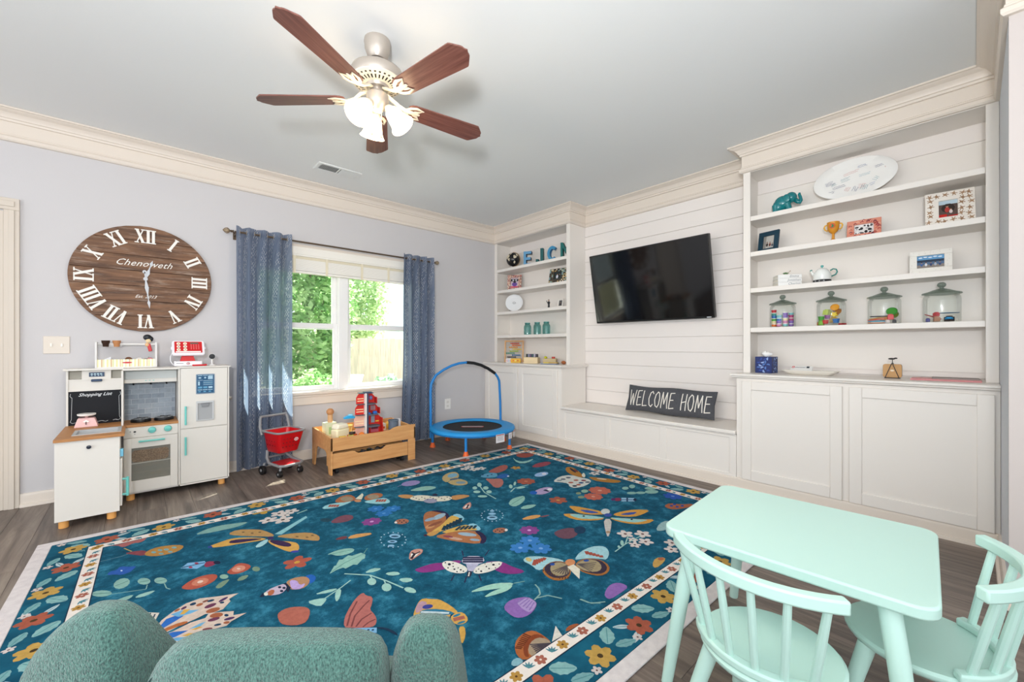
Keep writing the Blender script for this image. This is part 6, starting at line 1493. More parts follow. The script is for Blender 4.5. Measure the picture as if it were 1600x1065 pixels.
E('221f2c',-239,-333,6,-5,-6,-10); E('221f2c',-246,-307,3,-3,-3,-5); E('221f2c',-220,-338,3,-3,-3,-4); E('221f2c',-245,-389,4,-4,-4,-6)
E('221f2c',-224,-414,4,-3,-4,-6); E('221f2c',-236,-364,3,-3,-3,-4); E('221f2c',-224,-391,3,-2,-3,-4); E('221f2c',-262,-358,3,-3,-3,-5)
E('221f2c',-222,-434,3,-3,-3,-5); E('221f2c',-248,-417,3,-3,-3,-5); E('221f2c',-73,-482,5,-5,-6,-7); E('221f2c',-47,-496,3,-3,-3,-4)
E('221f2c',-111,-473,3,-3,-4,-5); E('221f2c',-156,-491,4,-4,-4,-6); E('221f2c',-112,-496,3,-3,-4,-5); E('221f2c',-101,-449,2,-2,-3,-3)
E('221f2c',-154,-467,3,-2,-3,-4); E('221f2c',-84,-512,3,-2,-3,-4); E('221f2c',-175,-475,3,-2,-3,-4); E('221f2c',-68,-461,2,-2,-3,-3)
P_('d4cde0',1,-182,-354,-134,-315,-62,-378,-90,-433,-140,-427,-175,-388); L('2c2444',18,-150,-322,-70,-392); L('2c2444',18,-162,-339,-82,-408); L('2c2444',18,-174,-356,-94,-425)
P_('b8b0cc',0,-175,-388,-127,-430,-188,-464,-204,-450); P_('2c2438',1,-208,-444,-187,-462,-225,-499,-238,-488); L('ece4d8',6,-228,-486,-204,-459); L('2c2040',6,-273,-432,-311,-464)
L('2c2040',6,-235,-480,-273,-519); L('2c2040',6,-184,-509,-205,-557); L('2c2040',6,-137,-308,-111,-257); L('2c2040',6,-50,-382,3,-347)
P_('c98a7a',1,-379,-170,-330,-83,-289,-77,-261,-106,-289,-144,-333,-159); P_('ece4dc',0,-367,-164,-333,-106,-323,-120,-275,-115,-326,-147); L('2a1a24',14,-360,-158,-320,-122); L('2a1a24',10,-325,-100,-322,-125,-286,-121)
P_('a9d0d8',1,63,-549,106,-531,156,-566,213,-641,228,-700,153,-688,93,-675,56,-667,70,-608); E('d9b870',96,-561,4,-19,-15,-11); L('a84a38',20,77,-619,122,-586); L('a84a38',20,94,-618,134,-590)
L('a84a38',20,112,-616,147,-595); L('a84a38',20,130,-615,160,-599); L('a84a38',20,148,-614,173,-603); P_('a8662f',1,76,-674,146,-650,204,-667,223,-721,172,-787,108,-813,57,-787,50,-733)
P_('3a2838',1,92,-672,146,-654,200,-671,215,-722,168,-783,118,-796,73,-772,66,-728); P_('a8906c',1,112,-697,154,-669,198,-676,212,-725,169,-777,124,-783,92,-762,92,-733); E('2f4a9a',155,-673,10,-8,-9,-9); L('5a4a48',6,203,-728,107,-719)
L('5a4a48',6,203,-728,111,-732); L('5a4a48',6,203,-728,116,-744); L('5a4a48',6,203,-728,120,-757); L('5a4a48',6,203,-728,124,-770)
L('5a4a48',6,203,-728,129,-783); L('5a4a48',6,203,-728,138,-791); L('5a2f1c',5,71,-688,86,-682); L('5a2f1c',5,74,-704,88,-698)
L('5a2f1c',5,77,-720,91,-714); L('5a2f1c',5,80,-736,93,-730); L('5a2f1c',5,83,-752,96,-745); L('5a2f1c',5,86,-768,98,-761)
L('5a2f1c',5,84,-788,99,-777); L('5a2f1c',5,94,-796,109,-786); L('5a2f1c',5,104,-805,118,-794); L('5a2f1c',5,114,-814,128,-803)
P_('a9d0d8',1,272,-716,358,-681,453,-684,501,-716,505,-748,467,-794,399,-826,386,-803,341,-755,299,-731); L('a84a38',22,390,-699,370,-728); L('a84a38',22,396,-719,377,-745); L('a84a38',22,401,-738,384,-761)
L('a84a38',22,407,-758,391,-777); L('a84a38',22,412,-777,398,-794); P_('a8662f',1,235,-750,293,-736,343,-754,378,-809,361,-873,306,-906,249,-899,221,-852,212,-804); P_('3a2838',1,240,-755,291,-742,338,-758,371,-807,352,-864,303,-893,258,-884,230,-845,222,-800)
P_('a8906c',1,239,-754,289,-744,335,-760,356,-802,327,-851,282,-870,241,-844,226,-800); E('2f4a9a',313,-762,11,-9,-9,-7); L('5a4a48',6,252,-754,335,-809); L('5a4a48',6,252,-754,317,-817)
L('5a4a48',6,252,-754,300,-824); L('5a4a48',6,252,-754,282,-832); L('5a4a48',6,252,-754,265,-839); L('5a4a48',6,252,-754,249,-846)
E('d98a5a',237,-720,20,-17,-25,-22); P_('e8dcc8',0,193,-739,235,-744,225,-794,155,-849,172,-797); P_('a8d0bc',1,-303,-596,-234,-597,-162,-619,-96,-672,-140,-684,-202,-650,-259,-620); P_('a8d0bc',1,-283,-669,-222,-657,-164,-667,-111,-680,-153,-699,-206,-692)
L('8fb8a8',4,-103,-673,-54,-694); P_('9464ac',1,-258,-784,-220,-761,-177,-762,-126,-790,-121,-831,-131,-857,-182,-883,-229,-885,-259,-865,-264,-829); P_('b090c4',1,-189,-784,-128,-792,-122,-834,-136,-859,-193,-881,-201,-843); L('8a68a8',5,-192,-793,-133,-789)
L('8a68a8',5,-190,-811,-133,-802); L('8a68a8',5,-188,-829,-133,-815); L('8a68a8',5,-186,-846,-132,-827); L('8a68a8',5,-184,-864,-132,-839)
L('8fb0a8',7,-119,-827,-70,-813,-44,-778,-35,-744); L('8fb0a8',7,-106,-822,-51,-842,-21,-898); L('8fb0a8',7,34,-953,44,-994,80,-1028); P_('b5602f',1,-370,-982,-336,-957,-289,-950,-255,-964,-247,-1007,-250,-1058,-286,-1072,-342,-1075,-388,-1058,-393,-1021)
P_('8a3a1c',1,-354,-1011,-323,-987,-275,-978,-252,-997,-253,-1025,-276,-1000,-315,-1007,-351,-1031,-363,-1057,-375,-1043); P_('b09478',1,-351,-1033,-313,-1004,-271,-1002,-251,-1030,-253,-1061,-317,-1070,-354,-1063); L('4a3a40',6,-258,-1056,-320,-1011); L('4a3a40',6,-258,-1056,-322,-1021)
L('4a3a40',6,-258,-1056,-324,-1030); L('4a3a40',6,-258,-1056,-326,-1039); L('4a3a40',6,-258,-1056,-329,-1048); L('4a3a40',6,-258,-1056,-331,-1057)
L('4a3a40',6,-258,-1056,-333,-1066); L('4a3a40',6,-258,-1056,-335,-1074); L('6a2a14',7,-371,-988,-357,-1007); L('6a2a14',7,-363,-984,-349,-1004)
L('6a2a14',7,-354,-979,-340,-1001); L('6a2a14',7,-345,-975,-332,-998); L('6a2a14',7,-335,-970,-323,-995); L('6a2a14',7,-326,-966,-314,-992)
L('6a2a14',7,-317,-961,-306,-989); L('6a2a14',7,-307,-957,-297,-986); L('6a2a14',7,-298,-952,-288,-983); P_('e4d8cc',0,-247,-1054,-172,-1002,-194,-1064)
P_('a8542c',1,-174,-1053,-142,-1035,-100,-1045,-94,-1061); P_('8fb8c4',1,-439,-1044,-420,-1026,-393,-1030,-391,-1057,-417,-1063); P_('9464ac',1,145,-999,207,-974,253,-976,278,-1001,274,-1039,217,-1042,134,-1041,128,-1022); L('8fb0a8',7,38,-956,49,-1004,103,-1036)
P_('d8a048',1,-569,-581,-536,-540,-503,-508,-478,-501,-431,-544,-414,-626,-416,-690,-441,-668,-465,-689,-502,-671,-571,-606); P_('2f7090',1,-475,-506,-454,-506,-426,-554,-445,-539); P_('b88a98',1,-536,-540,-498,-507,-476,-540,-515,-568,-554,-578); E('3a3a8a',-493,-566,20,-10,-7,-14)
P_('2f7090',1,-545,-580,-516,-570,-461,-613,-427,-673,-447,-677,-499,-632); L('c8d4d8',12,-531,-579,-447,-661); L('c87858',12,-566,-596,-494,-667); P_('d8a048',1,-464,-690,-424,-675,-399,-696,-408,-746,-437,-759,-467,-741)
L('a85a4a',22,-457,-709,-413,-724); E('2f7090',-431,-694,17,-3,-3,-7); E('2f7090',-442,-743,17,-4,-3,-6); P_('d8a048',1,-465,-758,-443,-769,-472,-819,-512,-851,-489,-805)
P_('b5645c',1,-806,-465,-785,-411,-756,-370,-706,-311,-660,-284,-660,-319,-640,-347,-666,-398,-686,-425,-683,-472,-691,-511,-711,-539,-738,-529,-788,-486); L('7a3a38',7,-794,-467,-756,-398,-705,-334); L('7a3a38',7,-782,-482,-748,-425,-695,-383,-661,-361); L('7a3a38',7,-769,-494,-735,-464,-689,-452)
L('7a3a38',7,-750,-514,-722,-501,-692,-500); P_('7fb0d8',0,-804,-476,-709,-552,-721,-581,-808,-506); E('1d2c4c',-792,-498,4,-3,-2,-5); E('1d2c4c',-775,-512,4,-3,-2,-4)
E('1d2c4c',-756,-530,4,-3,-2,-4); E('1d2c4c',-739,-544,4,-3,-2,-4); E('1d2c4c',-726,-555,4,-3,-2,-4); P_('1f2c44',1,-709,-547,-681,-576,-664,-620,-666,-652,-674,-632,-686,-589,-709,-558)
P_('b5604e',1,-988,-219,-976,-195,-945,-187,-910,-205,-879,-237,-876,-276,-905,-336,-934,-338,-965,-315,-989,-281); P_('dcc0b0',0,-1398,-35,-1379,-19,-1345,55,-1302,102,-1264,129,-1217,135,-1148,98,-1082,70,-1121,47,-1118,24,-1149,-21,-1184,-25,-1209,-12,-1243,-25,-1292,-35,-1347,-55); P_('dcc0b0',0,-1379,-60,-1314,-59,-1258,-39,-1211,-43,-1198,-17,-1158,-37,-1117,-66,-1123,-96,-1079,-113,-1135,-136,-1152,-156,-1187,-147,-1236,-135,-1277,-140,-1309,-143,-1347,-103); P_('2c62b8',0,-1366,-18,-1331,52,-1303,55,-1276,31,-1305,11,-1346,-14)
P_('2c62b8',0,-1366,-63,-1314,-63,-1267,-91,-1308,-105,-1341,-97); P_('6fa8d0',0,-1317,76,-1281,83,-1252,59,-1224,39,-1254,31,-1293,37); P_('6fa8d0',0,-1267,-83,-1231,-70,-1210,-71,-1233,-95); P_('6fa8d0',0,-1331,-105,-1305,-111,-1276,-132,-1300,-140)
P_('d9a040',0,-1289,52,-1273,82,-1252,68,-1275,45); P_('d9a040',0,-1261,-92,-1233,-91,-1223,-104,-1247,-104); P_('d9a040',0,-1289,-114,-1268,-111,-1249,-128,-1266,-133); E('a85a38',-1182,-2,24,-4,0,-19)
E('a85a38',-1221,81,12,1,1,-12); E('1d3550',-1242,105,11,1,1,-12); E('6a2f48',-1187,42,21,2,1,-15); E('a85a38',-1175,-51,22,-9,0,-20)
E('6a2f48',-1186,-75,20,-4,0,-13); E('4a2450',-1140,59,18,8,1,-10); E('4a2450',-1138,-111,18,-4,0,-10); E('7a3a40',-1211,-130,16,-7,0,-10)
E('a85a38',-1150,-132,10,-4,0,-10); E('1d3550',-1182,84,13,-2,0,-10); E('1d3550',-1178,-125,12,-4,0,-8); E('8a4a38',-1200,95,11,1,0,-9)
E('1d3550',-1147,36,8,-3,0,-9); E('1d3550',-1144,-78,7,-6,-1,-10); E('5a2c48',-1273,96,10,4,1,-10); E('a85a38',-1295,96,10,4,1,-9)
P_('b5602f',1,-1398,-35,-1366,-31,-1312,-9,-1267,-15,-1267,-37,-1313,-36,-1363,-51); P_('dfd0c2',0,-1446,212,-1351,122,-1366,63,-1392,-33,-1409,66); P_('a8484a',1,-1419,148,-1403,123,-1390,7,-1395,-15,-1409,49); P_('dfd0c2',0,-1395,-62,-1363,-127,-1349,-169,-1351,-190,-1381,-204,-1386,-137)
L('2a3040',5,-1379,145,-1389,75); L('2a3040',5,-1365,123,-1382,34); L('2a3040',5,-1388,-135,-1351,-176)
b.build('printed_insects', rug, smooth=0)['kind'] = 'stuff'
# ---------------------------------------------------------------- things on the right bookcase
S1, S2, S3, S4, S5 = 2.1503, 1.8653, 1.5753, 1.2603, .9003
# every thing here is built with local x to the viewer's right, -y to the room, z up
def rthing(name, label, cat, x, y, z, turn=0.0, group=None): return thing(name, label, cat, (x, y, z), -90 + turn, group)
m_ele = M('teal_ceramic', '#0c7a80', 0.15, coat=.6)
t = rthing('elephant_figurine', 'glossy teal ceramic elephant figurine on the top right shelf', 'figurine', 3.78, .985, S1, 10)
b = MB(); b.ball((-.022, 0, .086), (.058, .050, .058), m_ele, 20, 12); b.ball((.034, -.006, .118), (.040, .038, .042), m_ele, 18, 10)
b.ball((-.050, 0, .062), (.042, .046, .056), m_ele, 16, 10); b.build('body', t, smooth=180)
for (x, y, dx) in ((-.068, -.026, 0), (-.068, .026, 0), (.010, -.026, .012), (.010, .026, .012)):
    b = MB(); b.tube([(x, y, .07), (x + dx, y, .03), (x + dx, y, 0)], [.024, .020, .022], m_ele, 12); b.build('leg', t, smooth=50)
b = MB(); b.tube([(.060, -.006, .095), (.078, -.006, .075), (.090, -.006, .068), (.098, -.006, .082), (.094, -.006, .108), (.086, -.006, .132), (.090, -.006, .142)], [.018, .015, .013, .012, .011, .010, .008], m_ele, 12); b.build('trunk', t, smooth=180)
for s in (-1, 1):
    b = MB(); b.ball((0, 0, 0), (.030, .010, .036), m_ele, 14, 8, Matrix.Translation((.004, s * .038 - .004, .104)) @ Matrix.Rotation(R_(s * 18), 4, 'Z')); b.build('ear', t, smooth=180)
    b = MB(); b.tube([(.062, s * .018 - .006, .088), (.076, s * .02 - .006, .080), (.086, s * .02 - .006, .086)], [.005, .004, .002], m_ele, 8); b.build('tusk', t, smooth=180)
# oval platter on a wire stand
def lean(tilt, z0=0.0, y0=0.0): return Matrix.Translation((0, y0, z0)) @ frame((0, 0, 0), (1, 0, 0), (0, math.sin(R_(tilt)), math.cos(R_(tilt))), (0, -math.cos(R_(tilt)), math.sin(R_(tilt))))
t = rthing('serving_platter', 'large white oval platter covered in coloured handwriting, on a stand', 'platter', 3.80, .577, S1, 0)
Tp = lean(14, .165, .035)
b = MB(); b.lathe([(.0, 0), (.62, 0), (.72, .006), (.98, .016), (1.0, .019), (.985, .022), (.72, .012), (.60, .007), (.0, .007)], P('#f2f1ee', .15), 56, T=Tp @ Matrix.Diagonal((.236, .156, 1, 1)), cap=False); pl = b.build('dish', t, smooth=60)
b = MB(); rr = random.Random(12); inks = ['#1f2f78', '#1f2f78', '#c0605c', '#4a8a9a', '#7aa8b8', '#2a3a80', '#d08080', '#5a7ab0']
def scribble(mb, x, y, w, lines, col, ang, T, z, sp=.011, th=.0016):
    ca, sa = math.cos(R_(ang)), math.sin(R_(ang))
    for l in range(lines):
        pts = []; n = max(5, int(w / .0045)); ww = w * rr.uniform(.7, 1)
        for i in range(n): pts.append((i / n * ww, -l * sp + rr.uniform(-.0032, .0032)))
        pts = [(x + p[0] * ca - p[1] * sa, y + p[0] * sa + p[1] * ca) for p in pts]; stroke(mb, pts, th, T, P(col, .6), depth=z)
for (x, y, w, l, c, a) in ((-.165, .0, .06, 3, 0, 18), (-.12, -.045, .085, 2, 1, 8), (-.15, -.075, .055, 2, 1, 2), (.115, .055, .075, 2, 5, 8), (-.06, .045, .10, 2, 6, 14), (-.075, .012, .06, 3, 3, 10), (.03, .015, .08, 2, 4, 8), (-.05, -.085, .04, 3, 2, 60), (-.005, -.10, .05, 3, 0, 68), (.03, -.06, .045, 3, 6, 0), (.04, -.10, .05, 4, 3, 70), (.12, -.02, .05, 3, 4, -40), (.17, .03, .05, 2, 2, 70), (.02, .085, .06, 2, 7, 6), (-.13, -.02, .04, 2, 3, 20), (.09, -.075, .04, 2, 7, 20)):
    scribble(b, x, y, w, l, inks[c], a, Tp, .0085 if (x / .236) ** 2 + (y / .156) ** 2 < .3 else .0135)
b.build('handwriting', pl, smooth=0)
m_wire = P('#3a3a3e', .4)
b = MB()
for s in (-.06, .075):
    b.tube([(s, .11, .0035), (s, -.005, .0035), (s, -.032, .0035), (s, -.040, .012), (s, -.034, .024), (s, -.020, .024)], .0028, m_wire, 8)
    b.tube([(s, .045, .004), (s * .6, .085, .15)], .0028, m_wire, 8)
b.tube([(-.06, .045, .0035), (.075, .045, .0035)], .0028, m_wire, 8); b.build('wire_stand', t)
# picture frames
def photo_frame(label, x, y, z, w, h, fmat, op, turn=0, tilt=12, th=.016, paint=None, deco=None, shelf=None, name='framed_picture', group=None):
    t = rthing(name, label, 'photo frame', x, y, z, turn, group)
    T = lean(tilt, h / 2 * math.cos(R_(tilt)) + th * math.sin(R_(tilt)) * .5 + .0004, 0)
    ox, oy, ow, oh = op
    b = MB()
    for (x0, x1, y0, y1) in ((-w / 2, w / 2, oy + oh / 2, h / 2), (-w / 2, w / 2, -h / 2, oy - oh / 2), (-w / 2, ox - ow / 2, oy - oh / 2, oy + oh / 2), (ox + ow / 2, w / 2, oy - oh / 2, oy + oh / 2)):
        b.box(x0, x1, y0, y1, -th / 2, th / 2, fmat, T)
    fr = b.build('frame', t, bevel=.0015, seg=1)
    b = MB(); b.box(-w / 2 + .004, w / 2 - .004, -h / 2 + .004, h / 2 - .004, -th / 2 - .002, -th / 2 + .003, P('#1c1c1e', .7), T); b.build('backing', t, smooth=0)
    b = MB(); paint(b, T @ Matrix.Translation((ox, oy, -th / 2 + .0035)), ow, oh) if paint else None; b.build('photo', t, smooth=0)
    if deco:
        b = MB(); deco(b, T @ Matrix.Translation((0, 0, th / 2))); b.build('decoration', fr, smooth=0)
    Tb = T @ Matrix.Translation((0, 0, -th / 2 - .002))
    # easel leg reaching from the back of the frame to the shelf
    a = T @ Vector((0, h * .18, -th / 2 - .002)); g = Vector((0, a.y + h * .30, .0125))
    b = MB(); b.tube([a, g], .004, P('#1c1c1e', .7), 6, flat=(3, .5)); b.build('easel_leg', t)
    return t
def rect(b, T, x0, x1, y0, y1, c, z=0.0): b.add([(x0, y0, z), (x1, y0, z), (x1, y1, z), (x0, y1, z)], [(0, 1, 2, 3)], P(c, .35), T)
def blob(b, T, x, y, rx, ry, c, z=0.0, n=10): b.add([(x + rx * math.cos(2 * PI * i / n), y + ry * math.sin(2 * PI * i / n), z) for i in range(n)], [tuple(range(n))], P(c, .35), T)
def person(b, T, x, y, s, cloth, skin='#c99a80', hair='#3a2a20', z=.0004):
    blob(b, T, x, y, s * .55, s * .9, cloth, z); blob(b, T, x, y + s * 1.15, s * .30, s * .36, skin, z + .0002); blob(b, T, x, y + s * 1.35, s * .32, s * .22, hair, z + .0003)
def paint_family(b, T, w, h):
    rect(b, T, -w / 2, w / 2, -h / 2, h / 2, '#b9b6b0'); rect(b, T, -w / 2, -w / 4, -h / 2, h / 2, '#8d8a84', .0002); person(b, T, -.012, -.02, .016, '#3a3230'); person(b, T, .010, -.022, .015, '#6a3028'); person(b, T, .028, -.028, .012, '#2f3a48')
photo_frame('dark teal photo frame with a small outdoor portrait, second shelf left end', 3.76, 1.10, S2, .155, .168, P('#12384a', .5), (0, -.004, .085, .105), -12, 10, paint=paint_family)
def paint_bw(b, T, w, h):
    rect(b, T, -w / 2, w / 2, -h / 2, h / 2, '#e2e0de'); r2 = random.Random(3)
    for k in range(22): blob(b, T, r2.uniform(-.4, .4) * w, r2.uniform(-.4, .4) * h, r2.uniform(.004, .012), r2.uniform(.004, .011), r2.choice(['#2a2a2c', '#55555a', '#a8a8ac', '#efefef', '#151518']), .0003 + k * 2e-5)
def deco_swirl(b, T):
    r2 = random.Random(9)
    for k in range(70):
        a = r2.uniform(0, 2 * PI); x = math.cos(a) * .078 + r2.uniform(-.008, .008); y = math.sin(a) * .055 + r2.uniform(-.007, .007)
        x = max(-.086, min(.086, x)); y = max(-.062, min(.062, y))
        if abs(x) < .058 and abs(y) < .038: continue
        c = r2.choice(['#a82f38', '#c8604a', '#e09a80', '#7a1f34', '#5a2a40', '#e8b8a0'])
        stroke(b, [(x - .008, y - .004), (x, y + .004), (x + .008, y - .002)], .0045, T, P(c, .6), depth=.0004 + k * 1e-5)
photo_frame('pink and red hand-painted photo frame with black-and-white picture', 3.77, .513, S2, .184, .132, P('#dc8f78', .6), (0, 0, .105, .072), 4, 12, paint=paint_bw, deco=deco_swirl)
def paint_red(b, T, w, h):
    rect(b, T, -w / 2, w / 2, -h / 2, h / 2, '#5a4a44'); rect(b, T, -w / 2, w / 2, h * .28, h / 2, '#bcd0dc', .0001); blob(b, T, 0, .006, .03, .03, '#2f2420', .0003); person(b, T, -.004, -.005, .02, '#b03a34'); person(b, T, .012, -.018, .014, '#d8c8c8'); rect(b, T, -w / 2, -.005, -h / 2, -h * .3, '#c8241c', .0008); rect(b, T, .0, w / 2, -h / 2, -h * .38, '#b02a24', .0008)
def deco_turtle(b, T):
    r2 = random.Random(21)
    for gx in range(6):
        for gy in range(6):
            x = -.088 + gx * .035 + r2.uniform(-.006, .006); y = -.088 + gy * .035 + r2.uniform(-.006, .006)
            if -.058 < x < .046 and -.072 < y < .060: continue
            a = r2.uniform(0, 6.3); Tt = T @ Matrix.Translation((x, y, .0004)) @ Matrix.Rotation(a, 4, 'Z'); c = r2.choice(['#9c7a5c', '#a9886a'])
            if abs(x) > .093 or abs(y) > .093: continue
            blob(b, Tt, 0, 0, .0085, .0070, c); blob(b, Tt, .0125, 0, .0042, .0030, c, 1e-5)
            for q in ((.007, .009, .9), (.007, -.009, -.9), (-.008, .007, 2.2), (-.008, -.007, -2.2)):
                stroke(b, [(q[0] * .5, q[1] * .5), (q[0] * 1.25, q[1] * 1.3)], .0042, Tt, P(c, .35), depth=2e-5)
photo_frame('large white photo frame with brown turtle pattern, second shelf right end', 3.75, .100, S2, .216, .216, P('#eee7de', .5), (-.006, -.006, .082, .112), 6, 12, paint=paint_red, deco=deco_turtle)
def paint_beach(b, T, w, h):
    rect(b, T, -w / 2, w / 2, -h / 2, h / 2, '#4f6a8a'); rect(b, T, -w / 2, w / 2, h * .15, h / 2, '#5f9ac8', .0001); rect(b, T, -w / 2, w / 2, h * .0, h * .18, '#22344c', .0002); rect(b, T, -w / 2, w / 2, -h / 2, -h * .22, '#8a8078', .0002)
    for k, x in enumerate((-.04, -.02, .002, .022, .042)): person(b, T, x, -.018, .011, ('#3f5f9a', '#d8dce4', '#2f3f6a', '#a8b0c0', '#384a78')[k])
    for k in range(5): blob(b, T, -.045 + k * .022, .03 + .003 * (k % 2), .010, .004, '#e8eef4', .0003)
def deco_speck(b, T):
    r2 = random.Random(2)
    for k in range(60):
        x, y = r2.uniform(-.092, .092), r2.uniform(-.07, .07)
        if abs(x) < .064 and abs(y) < .044: continue
        blob(b, T, x, y, .0025, .0018, '#d8d2c8', .0003, 6)
photo_frame('white textured photo frame with a seaside group photo, third shelf', 3.74, .183, S3, .192, .146, P('#f0ece4', .6), (0, 0, .122, .084), 4, 12, paint=paint_beach, deco=deco_speck)
# trophy
m_gold = P('#d9932c', .3)
t = rthing('toy_trophy', 'orange and gold two-handled toy trophy on the second shelf', 'trophy', 3.76, .683, S2)
b = MB(); b.lathe([(.0, 0), (.036, 0), (.036, .008), (.024, .012), (.018, .020), (.009, .028), (.008, .062), (.014, .068), (.026, .078), (.034, .096), (.036, .122), (.038, .146), (.034, .146), (.032, .10), (.0, .085)], m_gold, 24, cap=False); b.build('cup', t, smooth=40)
for s in (-1, 1):
    b = MB(); b.tube([(s * .034, 0, .088), (s * .048, 0, .098), (s * .054, 0, .116), (s * .048, 0, .130), (s * .036, 0, .132)], .005, P('#e8b23c', .3), 8); b.build('handle', t, smooth=180)
b = MB(); b.prism(ell(.018, .020, 16), 0, .0012, P('#c8581f', .4), frame((0, -.0365, .115), (1, 0, 0), (0, 0, 1), (0, -1, .1))); b.prism([(-.008, -.010), (.006, -.012), (.011, .0), (.002, .012), (-.006, .010), (.0, .003)], .0012, .002, P('#2f7a4c', .5), frame((0, -.0365, .115), (1, 0, 0), (0, 0, 1), (0, -1, .1))); b.build('emblem', t, smooth=0)
b = MB(); b.box(-.044, .044, -.025, .025, 0, .004, P('#3a2a24', .5)); b.build('foot', t, bevel=.001)
# white name books with a succulent
names = ['Charlon', 'Jonathan', 'Emma']
for k in range(3):
    t = rthing('name_book', 'white decorative book with grey spine lettering, %s of the stack of three' % ('bottom', 'middle', 'top')[k], 'book', 3.755, .972, S3 + k * .0285, 33, 'white name books stacked on the third shelf')
    b = MB(); b.box(-.080, .080, -.060, .060, .0, .0025, P('#f4f3f0', .5)); b.box(-.080, .080, -.060, .060, .0255, .028, P('#f4f3f0', .5)); b.box(-.080, .080, -.060, -.0575, .0025, .0255, P('#f4f3f0', .5)); b.build('cover', t, bevel=.001)
    b = MB(); b.box(-.077, .077, -.0575, .057, .0025, .0255, M('page_edges', '#ece8dd', .8, var=.06, vscale=30, stretch=(1, 1, 40))); b.build('pages', t, smooth=0)
    merge_ = text_mesh(names[k], .025, P('#85888e', .5), frame((.028, -.0602, .014), (1, 0, 0), (0, 0, 1), (0, -1, 0)), .0006, shear=.3); merge_.build('lettering', t, smooth=0)['kind'] = 'stuff'
t = rthing('succulent', 'small green succulent on top of the white name books', 'plant', 3.765, .985, S3 + .0856)
m_suc = M('succulent_green', '#5f8a55', .5, var=.25, vscale=30)
b = MB(); b.lathe([(.0, 0), (.013, 0), (.015, .012), (.0, .012)], P('#d8d2c4', .6), 14); b.build('pot', t, smooth=40)
for k in range(16):
    a = k * 2.4; el_ = .3 + .05 * k; L = .026 - .0006 * k
    d_ = Vector((math.cos(a) * math.cos(el_), math.sin(a) * math.cos(el_), math.sin(el_)))
    b = MB(); b.tube([Vector((0, 0, .012)), Vector((0, 0, .012)) + d_ * L * .6, Vector((0, 0, .012)) + d_ * L], [.003, .0045, .001], m_suc, 6, flat=(1.3, .6)); b.build('leaf', t, smooth=180)
b = MB(); b.tube([(.012, 0, .012), (.026, 0, .03), (.036, 0, .036)], [.0015, .0012, .003], P('#9a7a4c', .5), 6); b.build('stem', t)
# teapot
m_pot = P('#eef0ec', .2); m_gr = P('#3f8a82', .25)
t = rthing('teapot', 'white ribbed teapot with teal handle and knob on a black base', 'teapot', 3.74, .745, S3)
b = MB(); b.lathe([(.0, .022), (.054, .022), (.057, .030), (.0565, .040), (.055, .0405), (.056, .052), (.0535, .0525), (.053, .066), (.049, .0665), (.047, .080), (.042, .0805), (.038, .092), (.026, .104), (.012, .110), (.0, .111)], m_pot, 30, cap=False); b.build('body', t, smooth=30)
b = MB(); b.lathe([(.0, 0), (.053, 0), (.055, .003), (.055, .021), (.0, .0225)], P('#1d1e20', .5), 30); ba = b.build('base', t, smooth=30)
for k, ch in enumerate('EAA'):
    a = R_(-90 + (-34 + 28 * k)); text_mesh(ch, .016, P('#d8d8d8', .6), frame((.0552 * math.cos(a), .0552 * math.sin(a), .0115), (-math.sin(a), math.cos(a), 0), (0, 0, 1), (math.cos(a), math.sin(a), 0)), .0006).build('letter', ba, smooth=0)
b = MB(); b.lathe([(.005, .110), (.004, .114), (.009, .120), (.010, .126), (.006, .131), (.0, .132)], P('#5fb0ac', .25), 14); b.build('knob', t, smooth=60)
b = MB(); b.tube([(.048, 0, .086), (.066, 0, .096), (.083, 0, .090), (.089, 0, .072), (.080, 0, .054), (.056, 0, .044)], .0048, m_gr, 10); b.build('handle', t, smooth=180)
b = MB(); b.tube([(-.045, 0, .058), (-.060, 0, .078), (-.067, 0, .098)], [.013, .009, .007], m_pot, 12); b.tube([(-.066, 0, .096), (-.069, 0, .103)], .0078, m_gr, 12); b.build('spout', t, smooth=60)
# glass jars
m_jar = glass_mat('jar_glass', '#fbfdfc', .02, .03); m_lid = glass_mat('jar_lid_glass', '#c9d3ce', .06, .05)
JY = (1.006, .698, .407, .135); JX = 3.775
JL = ('glass lidded jar packed with small dough tubs, leftmost of the four', 'glass lidded jar of colourful shape cutters, second of the four', 'glass lidded jar of craft tools and a green lid, third of the four', 'mostly empty glass lidded jar, rightmost of the four')
for k in range(4):
    t = rthing('candy_jar', JL[k], 'jar', JX, JY[k], S4, 0, 'glass jars along the fourth shelf')
    b = MB(); b.lathe([(.0, .0), (.078, .0), (.084, .004), (.086, .012), (.086, .150), (.084, .162), (.078, .170), (.080, .178), (.077, .1785)], m_jar, 40, cap=False); b.build('vessel', t, smooth=40)
    b = MB(); b.lathe([(.0, .1795), (.078, .1795), (.090, .1795), (.092, .184), (.088, .188), (.065, .195), (.040, .206), (.018, .214), (.010, .216), (.010, .222), (.018, .228), (.021, .238), (.018, .248), (.010, .254), (.0, .255)], m_lid, 32, cap=False); b.build('lid', t, smooth=40)
cname = {'#c8323c': 'red', '#2f6fb4': 'blue', '#4fae3c': 'green', '#e8b83c': 'yellow', '#e8762c': 'orange', '#8a6ab8': 'purple', '#7fc4c8': 'aqua', '#d88ab0': 'pink', '#efe0b0': 'cream', '#3c9a8a': 'teal', '#b8487c': 'magenta', '#8acc3c': 'lime'}
